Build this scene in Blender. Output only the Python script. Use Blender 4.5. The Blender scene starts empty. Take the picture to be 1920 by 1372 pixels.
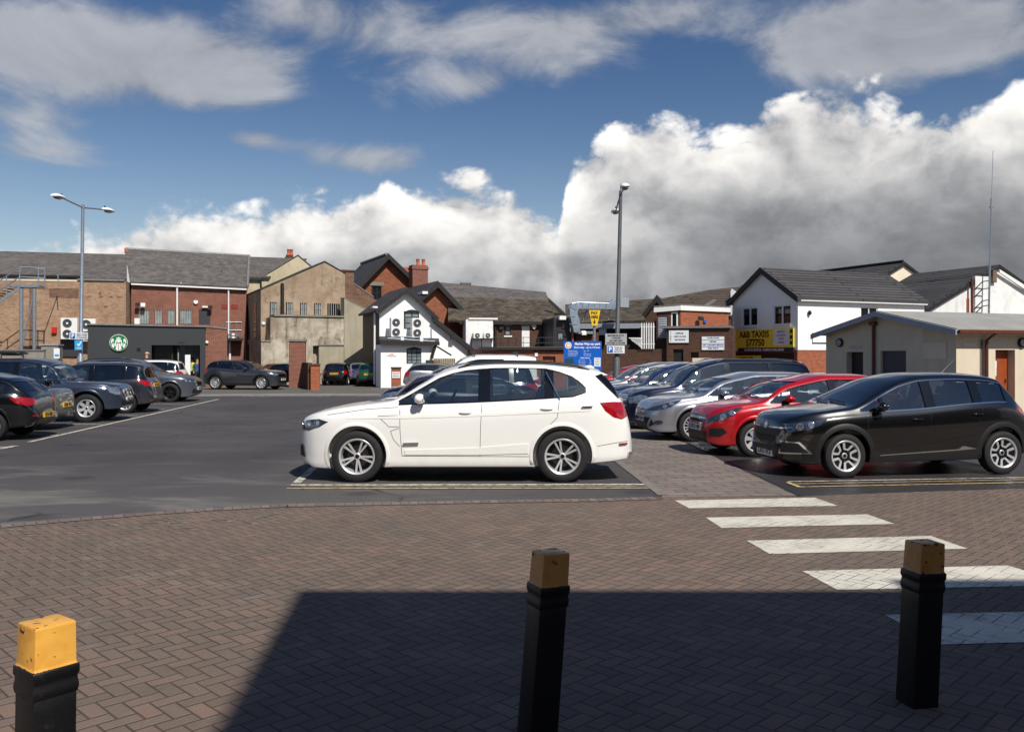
import bpy, bmesh, math, random
import numpy as np
from mathutils import Vector, Matrix
from mathutils.bvhtree import BVHTree
random.seed(7)
SC = bpy.context.scene
COL = SC.collection
R = math.radians
# ------------------------------------------------------------------ camera, sun, exposure
FPX, CX, HY, EYE = 1640.0, 960.0, 668.0, 1.8     # focal length, principal x, horizon y (of a 1920 px wide picture), eye height
cam = bpy.data.cameras.new('camera'); cam.sensor_width = 36.0; cam.lens = 36.0*FPX/1920
cam.shift_y = -18/1920; cam.clip_start = 0.05; cam.clip_end = 3000
cam_o = bpy.data.objects.new('camera', cam); COL.objects.link(cam_o)
cam_o.location = (0, 0, EYE); cam_o.rotation_euler = (R(90), 0, 0)
SC.camera = cam_o
SUN_EL, SUN_AZ = R(47), math.atan2(.485, -.875)
sun = bpy.data.lights.new('sun', 'SUN'); sun.energy = 4.9; sun.angle = R(.55); sun.color = (1.0, .95, .87)
sun_o = bpy.data.objects.new('sun', sun); COL.objects.link(sun_o)
to_sun = Vector((math.sin(SUN_AZ)*math.cos(SUN_EL), math.cos(SUN_AZ)*math.cos(SUN_EL), math.sin(SUN_EL)))
sun_o.rotation_euler = to_sun.to_track_quat('Z', 'Y').to_euler(); sun_o.location = to_sun*80
SC.view_settings.view_transform = 'Standard'; SC.view_settings.look = 'None'
SC.view_settings.exposure = 0.0; SC.view_settings.gamma = 1.0
SC.cycles.max_bounces = 8; SC.cycles.transparent_max_bounces = 16
SKY_STRENGTH = .060

# ------------------------------------------------------------------ node helper
def lin(r, g, b):
    f = lambda c: (c/255/12.92) if c/255 <= .04045 else ((c/255+.055)/1.055)**2.4
    return (f(r), f(g), f(b), 1)
class S:
    """a socket with arithmetic"""
    def __init__(s, nt, sock): s.nt, s.k = nt, sock
    def _m(s, op, o=None, c=None, clamp=False): return math_node(s.nt, op, s, o, c, clamp)
    def __add__(s, o): return s._m('ADD', o)
    __radd__ = __add__
    def __sub__(s, o): return s._m('SUBTRACT', o)
    def __rsub__(s, o): return math_node(s.nt, 'SUBTRACT', o, s)
    def __mul__(s, o): return s._m('MULTIPLY', o)
    __rmul__ = __mul__
    def __truediv__(s, o): return s._m('DIVIDE', o)
    def clamp(s): return math_node(s.nt, 'ADD', s, 0.0, None, True)
def setin(nt, inp, v):
    if v is None: return
    if isinstance(v, S): nt.links.new(v.k, inp)
    elif isinstance(v, bpy.types.NodeSocket): nt.links.new(v, inp)
    else: inp.default_value = v
def math_node(nt, op, a, b=None, c=None, clamp=False):
    n = nt.nodes.new('ShaderNodeMath'); n.operation = op; n.use_clamp = clamp
    setin(nt, n.inputs[0], a); setin(nt, n.inputs[1], b); setin(nt, n.inputs[2], c)
    return S(nt, n.outputs[0])
def smooth(nt, x, a, b, lo=0.0, hi=1.0):
    n = nt.nodes.new('ShaderNodeMapRange'); n.interpolation_type = 'SMOOTHSTEP'
    setin(nt, n.inputs[0], x); n.inputs[1].default_value = a; n.inputs[2].default_value = b
    n.inputs[3].default_value = lo; n.inputs[4].default_value = hi
    return S(nt, n.outputs[0])
def mix(nt, f, a, b, mode='MIX'):
    n = nt.nodes.new('ShaderNodeMix'); n.data_type = 'RGBA'; n.blend_type = mode
    setin(nt, n.inputs[0], f); setin(nt, n.inputs[6], a); setin(nt, n.inputs[7], b)
    return S(nt, n.outputs[2])
def noise(nt, vec, scale, detail=4, rough=.55, dist=0.0):
    n = nt.nodes.new('ShaderNodeTexNoise'); setin(nt, n.inputs['Vector'], vec)
    n.inputs['Scale'].default_value = scale; n.inputs['Detail'].default_value = detail
    n.inputs['Roughness'].default_value = rough; n.inputs['Distortion'].default_value = dist
    return S(nt, n.outputs[0])
def sep(nt, v):
    n = nt.nodes.new('ShaderNodeSeparateXYZ'); setin(nt, n.inputs[0], v)
    return [S(nt, o) for o in n.outputs]
def comb(nt, x, y, z=0.0):
    n = nt.nodes.new('ShaderNodeCombineXYZ')
    for i, v in enumerate((x, y, z)): setin(nt, n.inputs[i], v)
    return S(nt, n.outputs[0])
def coord(nt, which='Object'):
    n = nt.nodes.new('ShaderNodeTexCoord'); return S(nt, n.outputs[which])
def mapping(nt, v, loc=(0,0,0), rot=(0,0,0), scale=(1,1,1)):
    n = nt.nodes.new('ShaderNodeMapping'); setin(nt, n.inputs[0], v)
    n.inputs[1].default_value = loc; n.inputs[2].default_value = rot; n.inputs[3].default_value = scale
    return S(nt, n.outputs[0])
def ramp(nt, f, stops, interp='LINEAR'):
    n = nt.nodes.new('ShaderNodeValToRGB'); setin(nt, n.inputs[0], f); cr = n.color_ramp; cr.interpolation = interp
    while len(cr.elements) < len(stops): cr.elements.new(.5)
    for e, (p, c) in zip(cr.elements, stops):
        e.position = p; e.color = c if isinstance(c, tuple) else (c, c, c, 1)
    return S(nt, n.outputs[0])

# ------------------------------------------------------------------ sky: Nishita with cumulus, laid out by compass direction
def build_world():
    w = bpy.data.worlds.new('World'); SC.world = w; w.use_nodes = True
    nt = w.node_tree; nt.nodes.clear()
    sky = nt.nodes.new('ShaderNodeTexSky'); sky.sky_type = 'NISHITA'; sky.sun_disc = False
    sky.sun_elevation = SUN_EL; sky.sun_rotation = SUN_AZ % (2*math.pi)
    sky.altitude = 0; sky.air_density = 1.0; sky.dust_density = .6; sky.ozone_density = 2.2
    d = coord(nt, 'Generated')
    x, y, z = sep(nt, d)
    az = math_node(nt, 'ARCTAN2', x, y); el = math_node(nt, 'ARCSINE', z)
    def ae(px, py):
        X = (px-CX)/FPX; return math.atan(X), math.atan((HY-py)/FPX/math.sqrt(1+X*X))
    p = mapping(nt, d, scale=(1, 1, 1.35))
    n1 = noise(nt, p, 9, 9, .56, .25)
    n2 = noise(nt, mapping(nt, d, loc=(3.1, 1.7, .4), scale=(1, 1, 2.0)), 7, 9, .6, .5)
    # light comes from above and behind the viewer: compare the density with the density a little higher
    n1u = noise(nt, mapping(nt, d, loc=(.022, 0, .035), scale=(1, 1, 1.35)), 9, 5, .5, .25)
    fine = noise(nt, p, 26, 6, .6)
    bil = lambda v: math_node(nt, 'ABSOLUTE', noise(nt, v, 15, 5, .5, .3)*2.0-1.0)
    b1 = bil(p); b1u = bil(mapping(nt, d, loc=(.016, 0, .028), scale=(1, 1, 1.35)))
    # main bank: the height its top reaches, by azimuth
    tops = [(-300,440),(0,462),(110,448),(190,425),(300,400),(450,376),(600,344),(720,352),(880,322),(960,345),(1010,395),(1045,440),(1072,300),
            (1150,235),(1240,214),(1330,238),(1405,205),(1435,160),(1550,150),(1620,188),(1650,168),(1780,208),(1830,196),(1900,150),(2200,110)]
    lo, hi = -.75, .75
    top = ramp(nt, (az-lo)/(hi-lo), [((ae(a, b)[0]-lo)/(hi-lo), max(0, ae(a, b)[1])) for a, b in tops])
    depth = top - el + (n1-.5)*.11 + (fine-.5)*.03 + (b1-.22)*.07
    bank = smooth(nt, depth, -.006, .018)
    # higher thin clouds
    blobs = [(200,120,320,85,.60),(420,140,130,70,.3),(60,60,200,80,.2),(480,262,75,20,.40),(80,285,120,26,.42),(740,60,230,75,.40),(1030,90,140,80,.44),(880,160,70,26,.36),(60,225,90,30,.3),
             (1580,80,150,60,.40),(1790,80,260,70,.58),(1240,25,150,50,.46),(690,300,140,36,.55),(1010,318,40,18,.3),(560,15,110,40,.3),(1690,30,240,60,.3)]
    tot = None
    for (a, b, sa, sb, k) in blobs:
        A, E = ae(a, b); ga = (az-A)/(sa/FPX); ge = (el-E)/(sb/FPX)
        g = math_node(nt, 'EXPONENT', (ga*ga+ge*ge)*-1.0)*k
        tot = g if tot is None else tot+g
    behind = smooth(nt, y, .3, -.2)*.22
    high = smooth(nt, n2 + (fine-.5)*.16 + tot + behind - .78, -.05, .34)
    # colour of the bank: sunlit heads, grey bases
    lit = ((n1-n1u)*2.6 + (b1-b1u)*.75 + .52 + (fine-.5)*.6).clamp()
    edge = smooth(nt, depth, .12, .0)
    rightdark = smooth(nt, az, .04, .3)
    low = smooth(nt, el, .215, .085)
    base_g = .52 - rightdark*.06 - rightdark*low*.20
    val = base_g + (lit-.5)*(.30+edge*.22-rightdark*low*.20) + edge*.26
    val = val*(1.0 - smooth(nt, el, .13, .04)*.16)
    bcol = mix(nt, ((val-.25)*1.9).clamp(), lin(222, 226, 233), lin(255, 252, 248))
    bankc = mix(nt, 1.0, bcol, comb(nt, val*1.18, val*1.18, val*1.18), 'MULTIPLY')
    hval = .43+(n2-.5)*.6+high*.08 + smooth(nt, y, .2, -.4)*.10
    highc = mix(nt, 1.0, lin(243, 245, 250), comb(nt, hval, hval, hval), 'MULTIPLY')
    k = 1/SKY_STRENGTH
    def sc(c, f): return mix(nt, 1.0, c, (f, f, f, 1), 'MULTIPLY')
    hz = smooth(nt, el, .36, .02); skyc = mix(nt, 1.0, S(nt, sky.outputs[0]), mix(nt, hz, (.72, .92, 1.16, 1), (1.75, 1.62, 1.52, 1)), 'MULTIPLY')
    c = mix(nt, high*.78, skyc, sc(highc, k))
    c = mix(nt, bank, c, sc(bankc, k))
    bg = nt.nodes.new('ShaderNodeBackground'); setin(nt, bg.inputs[0], c); bg.inputs[1].default_value = SKY_STRENGTH
    out = nt.nodes.new('ShaderNodeOutputWorld'); nt.links.new(bg.outputs[0], out.inputs[0])
build_world()

# ------------------------------------------------------------------ materials
MATS = {}
def new_mat(name):
    m = bpy.data.materials.new(name); m.use_nodes = True; nt = m.node_tree
    MATS[name] = m
    return m, nt, nt.nodes['Principled BSDF']
def bump(nt, bsdf, h, strength, dist=.02):
    b = nt.nodes.new('ShaderNodeBump'); b.inputs['Strength'].default_value = strength; b.inputs['Distance'].default_value = dist
    setin(nt, b.inputs['Height'], h); nt.links.new(b.outputs[0], bsdf.inputs['Normal'])
def plain(name, col, rough=.6, metal=0.0, coat=0.0, var=.12, vscale=6.0, bumpk=0.0, emit=0.0, spec=None):
    if name in MATS: return MATS[name]
    m, nt, b = new_mat(name)
    c = lin(*col) if max(col) > 1.0 else (*col, 1)
    v = coord(nt)
    n = noise(nt, v, vscale, 6, .6)
    if var: setin(nt, b.inputs['Base Color'], mix(nt, smooth(nt, n, .3, .7), tuple(x*(1-var) for x in c[:3])+(1,), tuple(min(1, x*(1+var)) for x in c[:3])+(1,)))
    else: b.inputs['Base Color'].default_value = c
    b.inputs['Roughness'].default_value = rough; b.inputs['Metallic'].default_value = metal
    b.inputs['Coat Weight'].default_value = coat; b.inputs['Coat Roughness'].default_value = .03
    if spec is not None: b.inputs['Specular IOR Level'].default_value = spec
    if bumpk: bump(nt, b, noise(nt, v, vscale*8, 5), bumpk)
    if emit: b.inputs['Emission Color'].default_value = c; b.inputs['Emission Strength'].default_value = emit
    return m
def paint(name, col, rough=.35, metal=0.0, dirt=.12):
    """car paint with clear coat, a little road film low down"""
    if name in MATS: return MATS[name]
    m, nt, b = new_mat(name); c = lin(*col)
    v = coord(nt); x, y, z = sep(nt, v)
    n = noise(nt, v, 5, 6, .65)
    film = smooth(nt, z + (n-.5)*.5, .55, .12)*dirt*3.0
    setin(nt, b.inputs['Base Color'], mix(nt, film.clamp()*.5, c, lin(112, 102, 92)))
    setin(nt, b.inputs['Roughness'], (film*.8 + rough + (n-.5)*.06).clamp())
    b.inputs['Metallic'].default_value = metal
    setin(nt, b.inputs['Coat Weight'], (1.0-film*1.2).clamp()); b.inputs['Coat Roughness'].default_value = .025
    return m
def glass(name, tint, gloss_rough=.0, f0=.07):
    if name in MATS: return MATS[name]
    m, nt, b = new_mat(name); nt.nodes.remove(b)
    t = nt.nodes.new('ShaderNodeBsdfTransparent'); t.inputs[0].default_value = (*tint, 1)
    g = nt.nodes.new('ShaderNodeBsdfGlossy'); g.inputs['Roughness'].default_value = gloss_rough; g.inputs[0].default_value = (1, 1, 1, 1)
    lw = nt.nodes.new('ShaderNodeLayerWeight'); lw.inputs[0].default_value = .25
    f = S(nt, lw.outputs['Fresnel'])*.9 + f0
    mx = nt.nodes.new('ShaderNodeMixShader'); setin(nt, mx.inputs[0], f.clamp())
    nt.links.new(t.outputs[0], mx.inputs[1]); nt.links.new(g.outputs[0], mx.inputs[2])
    nt.links.new(mx.outputs[0], nt.nodes['Material Output'].inputs[0])
    return m
def brick(name, c1, c2, mortar, stain=.25, stain_col=(60, 52, 46), row=.075, width=.225, mo=.011, rough=.9, uv=True):
    if name in MATS: return MATS[name]
    m, nt, b = new_mat(name)
    v = coord(nt, 'UV'); o = coord(nt)
    t = nt.nodes.new('ShaderNodeTexBrick'); setin(nt, t.inputs['Vector'], v)
    t.inputs['Color1'].default_value = lin(*c1); t.inputs['Color2'].default_value = lin(*c2); t.inputs['Mortar'].default_value = lin(*mortar)
    t.inputs['Scale'].default_value = 1; t.inputs['Mortar Size'].default_value = mo; t.inputs['Brick Width'].default_value = width
    t.inputs['Row Height'].default_value = row; t.inputs['Mortar Smooth'].default_value = .3; t.inputs['Bias'].default_value = 0
    c = S(nt, t.outputs[0])
    big = noise(nt, o, .55, 6, .62, .4); mid = noise(nt, o, 3.5, 5, .6)
    c = mix(nt, smooth(nt, mid, .35, .75)*.35, c, mix(nt, 1.0, c, (.55, .55, .55, 1), 'MULTIPLY'))
    c = mix(nt, smooth(nt, big, .48, .72)*stain, c, lin(*stain_col))
    setin(nt, b.inputs['Base Color'], c); b.inputs['Roughness'].default_value = rough
    b.inputs['Specular IOR Level'].default_value = .25
    bump(nt, b, S(nt, t.outputs[1])*-1.0 + mid*.3, .6, .012)
    return m
def render_mat(name, c1, c2, stain_col, streak=.5, scale=1.0):
    """weathered cement render: blotches, run-down streaks, hairline shade changes"""
    if name in MATS: return MATS[name]
    m, nt, b = new_mat(name); o = coord(nt)
    big = noise(nt, o, .5*scale, 7, .62, .6); mid = noise(nt, o, 2.6*scale, 7, .65)
    st = noise(nt, mapping(nt, o, scale=(1, 1, .09)), 2.4*scale, 6, .65)
    c = mix(nt, smooth(nt, big, .35, .65), lin(*c1), lin(*c2))
    c = mix(nt, smooth(nt, st, .48, .75)*streak, c, lin(*stain_col))
    c = mix(nt, smooth(nt, mid, .5, .8)*streak*.6, c, lin(*stain_col)); blot = noise(nt, o, 1.0*scale, 8, .7, 1.5); c = mix(nt, smooth(nt, blot, .54, .64)*max(0, streak-.3)*1.1, c, lin(*stain_col))
    setin(nt, b.inputs['Base Color'], c); b.inputs['Roughness'].default_value = .9; b.inputs['Specular IOR Level'].default_value = .25
    bump(nt, b, mid + noise(nt, o, 30, 4)*.4, .35, .02)
    return m
# ------------------------------------------------------------------ object helpers
WM = {}
def mw(o): return WM.get(o.name, Matrix.Identity(4)) if o else Matrix.Identity(4)
def tag(o, label=None, cat=None, group=None, kind=None):
    for k, v in (('label', label), ('category', cat), ('group', group), ('kind', kind)):
        if v: o[k] = v
    return o
def thing(name, label, cat, loc=(0,0,0), rotz=0.0, group=None):
    o = bpy.data.objects.new(name, None); COL.objects.link(o); o.empty_display_size = .3
    o.location = loc; o.rotation_euler = (0, 0, rotz)
    WM[o.name] = Matrix.Translation(loc) @ Matrix.Rotation(rotz, 4, 'Z')
    return tag(o, label, cat, group)
def box_uv(me):
    uv = me.uv_layers.new(name='UVMap') if not me.uv_layers else me.uv_layers[0]
    for p in me.polygons:
        n = p.normal
        t = Vector((-n.y, n.x, 0)) if abs(n.z) < .97 else Vector((1, 0, 0))
        t.normalize(); b = n.cross(t)
        if abs(n.z) >= .97: b = Vector((0, 1, 0))
        for li in p.loop_indices:
            co = me.vertices[me.loops[li].vertex_index].co
            uv.data[li].uv = (co.dot(t), co.dot(b))
def link_mesh(name, me, parent=None):
    o = bpy.data.objects.new(name, me); COL.objects.link(o)
    if parent is not None:
        o.parent = parent; WM[o.name] = mw(parent)
    return o
class MB:
    def __init__(s): s.v, s.f, s.m = [], [], []
    def add(s, vs, fs, mi=0):
        k = len(s.v); s.v += [Vector(v) for v in vs]; s.f += [tuple(i+k for i in f) for f in fs]; s.m += [mi]*len(fs); return s
    def prism(s, poly, vec, mi=0):
        n = len(poly); a = [Vector(p) for p in poly]; b = [p+Vector(vec) for p in a]
        return s.add(a+b, [tuple(range(n)), tuple(range(2*n-1, n-1, -1))]+[(i, i+n, (i+1) % n+n, (i+1) % n) for i in range(n)], mi)
    def ob(s, o, ax, ay, az, mi=0):
        o, ax, ay = Vector(o), Vector(ax), Vector(ay); return s.prism([o, o+ax, o+ax+ay, o+ay], az, mi)
    def box(s, x0, y0, z0, x1, y1, z1, mi=0):
        return s.prism([(x0,y0,z0),(x1,y0,z0),(x1,y1,z0),(x0,y1,z0)], (0,0,z1-z0), mi)
    def tube(s, path, r, n=8, mi=0):
        path = [Vector(p) for p in path]; rs = r if isinstance(r, (list, tuple)) else [r]*len(path); vs, fs = [], []
        for i, p in enumerate(path):
            d = (path[min(i+1, len(path)-1)]-path[max(i-1, 0)]).normalized()
            a = d.cross(Vector((0,0,1)) if abs(d.z) < .9 else Vector((1,0,0))).normalized(); b = d.cross(a)
            for k in range(n):
                t = 2*math.pi*k/n; vs.append(p+(a*math.cos(t)+b*math.sin(t))*rs[i])
        for i in range(len(path)-1):
            for k in range(n): fs.append((i*n+k, i*n+(k+1) % n, (i+1)*n+(k+1) % n, (i+1)*n+k))
        fs += [tuple(range(n-1, -1, -1)), tuple(range((len(path)-1)*n, len(path)*n))]
        return s.add(vs, fs, mi)
    def lathe(s, prof, M=None, n=24, mi=0, close=True):
        """prof: (radius, height) pairs round the local z axis, placed by M"""
        M = M or Matrix.Identity(4); vs, fs = [], []
        for r, h in prof:
            for k in range(n):
                t = 2*math.pi*k/n; vs.append(M @ Vector((r*math.cos(t), r*math.sin(t), h)))
        for i in range(len(prof)-1):
            for k in range(n): fs.append((i*n+k, i*n+(k+1) % n, (i+1)*n+(k+1) % n, (i+1)*n+k))
        if close: fs += [tuple(range(n-1, -1, -1)), tuple(range((len(prof)-1)*n, len(prof)*n))]
        return s.add(vs, fs, mi)
    def ball(s, c, rx, ry, rz, n=12, mi=0, rot=None):
        vs, fs = [], []; rot = rot or Matrix.Identity(3); c = Vector(c); h = n//2+1
        for i in range(h+1):
            a = math.pi*(i+.02)/(h+.04)
            for k in range(n):
                t = 2*math.pi*k/n; vs.append(c+rot @ Vector((rx*math.sin(a)*math.cos(t), ry*math.sin(a)*math.sin(t), rz*math.cos(a))))
        for i in range(h):
            for k in range(n): fs.append((i*n+k, i*n+(k+1) % n, (i+1)*n+(k+1) % n, (i+1)*n+k))
        fs += [tuple(range(n)), tuple(range((h+1)*n-1, h*n-1, -1))]
        return s.add(vs, fs, mi)
    def mesh(s, name, mats, inv=None, bevel=0.0, sm=None, uv=True):
        me = bpy.data.meshes.new(name)
        me.from_pydata([(inv @ v) if inv else v for v in s.v], [], s.f)
        me.polygons.foreach_set('material_index', s.m)
        bm = bmesh.new(); bm.from_mesh(me)
        if bevel:
            bmesh.ops.remove_doubles(bm, verts=bm.verts, dist=1e-5)
            bmesh.ops.recalc_face_normals(bm, faces=bm.faces)
            es = [e for e in bm.edges if len(e.link_faces) == 2 and e.calc_face_angle(0) > .5]
            bmesh.ops.bevel(bm, geom=es, offset=bevel, segments=2, affect='EDGES', profile=.5, clamp_overlap=True)
        bmesh.ops.recalc_face_normals(bm, faces=bm.faces)
        bm.to_mesh(me); bm.free()
        for m in (mats if isinstance(mats, (list, tuple)) else [mats]): me.materials.append(m)
        if sm is not None:
            me.polygons.foreach_set('use_smooth', [True]*len(me.polygons)); me.set_sharp_from_angle(angle=R(sm))
        if uv: box_uv(me)
        return me
    def build(s, name, mats, parent=None, local=False, bevel=0.0, sm=None, origin=None):
        inv = None
        if parent is not None and not local: inv = mw(parent).inverted()
        if origin is not None: inv = Matrix.Translation(-Vector(origin))
        o = link_mesh(name, s.mesh(name, mats, inv, bevel, sm), parent)
        if origin is not None: o.location = origin; WM[o.name] = Matrix.Translation(origin)
        return o
def eval_mesh(o):
    dg = bpy.context.evaluated_depsgraph_get(); return bpy.data.meshes.new_from_object(o.evaluated_get(dg))
def poly_volume(me):
    bm = bmesh.new(); bm.from_mesh(me); v = abs(bm.calc_volume()); bm.free(); return v
def cut_safe(me, cutter, expect=.25):
    """difference that is tried again with the cutter nudged when the solver drops the body"""
    v0 = poly_volume(me)
    for dx, dz in ((0, 0), (.0013, .0017), (-.0021, .0011), (.0033, -.0023)):
        c = cutter.copy(); c.transform(Matrix.Translation((dx, dx*.37, dz))); out = boolean(me, c)
        if len(out.polygons) > 200 and poly_volume(out) > v0*expect: return out
    return me
def boolean(me, cutter_me, op='DIFFERENCE'):
    a = bpy.data.objects.new('tmp_a', me); b = bpy.data.objects.new('tmp_b', cutter_me)
    COL.objects.link(a); COL.objects.link(b)
    md = a.modifiers.new('b', 'BOOLEAN'); md.operation = op; md.object = b; md.solver = 'EXACT'
    out = eval_mesh(a)
    bpy.data.objects.remove(a); bpy.data.objects.remove(b)
    return out
def text_mesh(s, size=1.0, extr=.004, align='CENTER', bold=0.0, spacing=1.0):
    cu = bpy.data.curves.new('lettering', 'FONT'); cu.body = s; cu.size = size; cu.extrude = extr; cu.offset = bold
    cu.align_x = align; cu.align_y = 'CENTER'; cu.resolution_u = 2; cu.space_character = spacing
    o = bpy.data.objects.new('tmp_t', cu); COL.objects.link(o); me = eval_mesh(o); bpy.data.objects.remove(o)
    return me
def lettering(s, origin, right, up, height, mat, parent, maxw=None, align='CENTER', bold=0.0, local=False, name='lettering'):
    """letters lying in the plane (right, up), centred on origin; height is the height of a capital"""
    me = text_mesh(s, height/.70, .003, align, bold*height)
    right, up = Vector(right).normalized(), Vector(up).normalized(); n = right.cross(up); k = 1.0
    xs = [v.co.x for v in me.vertices]
    if maxw and xs and max(xs)-min(xs) > maxw: k = maxw/(max(xs)-min(xs))
    inv = mw(parent).inverted() if parent is not None and not local else Matrix.Identity(4)
    for v in me.vertices: v.co = inv @ (Vector(origin)+right*(v.co.x*k)+up*v.co.y+n*v.co.z)
    me.materials.clear(); me.materials.append(mat)
    return link_mesh(name, me, parent)
def X_(px, d): return (px-CX)/FPX*d
def Z_(py, d): return EYE-(py-HY)/FPX*d
class Facade:
    """a vertical plane through the plan point seen at px, d metres off, turned by ang (right end farther when positive)"""
    def __init__(s, px, d, ang):
        s.a = R(ang); s.p = Vector((X_(px, d), d, 0)); s.t = Vector((math.cos(s.a), math.sin(s.a), 0)); s.n = Vector((math.sin(s.a), -math.cos(s.a), 0))
    def at(s, px, py, o=0.0):
        D = Vector(((px-CX)/FPX, 1, -(py-HY)/FPX)); C = Vector((0, 0, EYE)); P = s.p+s.n*o
        return C+D*((P-C).dot(s.n)/D.dot(s.n))
    def base(s, px, o=0.0): p = s.at(px, HY, o); return Vector((p.x, p.y, 0))
    def rect(s, x0, y0, x1, y1, o=0.0):
        """an upright rectangle whose middle matches the px box"""
        ym = HY; a, b = s.at(x0, ym, o), s.at(x1, ym, o); m = (a+b)/2
        c = s.at((x0+x1)/2, y0, o).z; e = s.at((x0+x1)/2, y1, o).z
        return [Vector((a.x, a.y, e)), Vector((b.x, b.y, e)), Vector((b.x, b.y, c)), Vector((a.x, a.y, c))]
    def slab(s, mb, x0, y0, x1, y1, o0, o1, mi=0):
        """box on the plane from offset o0 to o1"""
        return mb.prism(s.rect(x0, y0, x1, y1, o0), s.n*(o1-o0), mi)
    def poly(s, pts, o=0.0): return [s.at(x, y, o) for x, y in pts]

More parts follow.
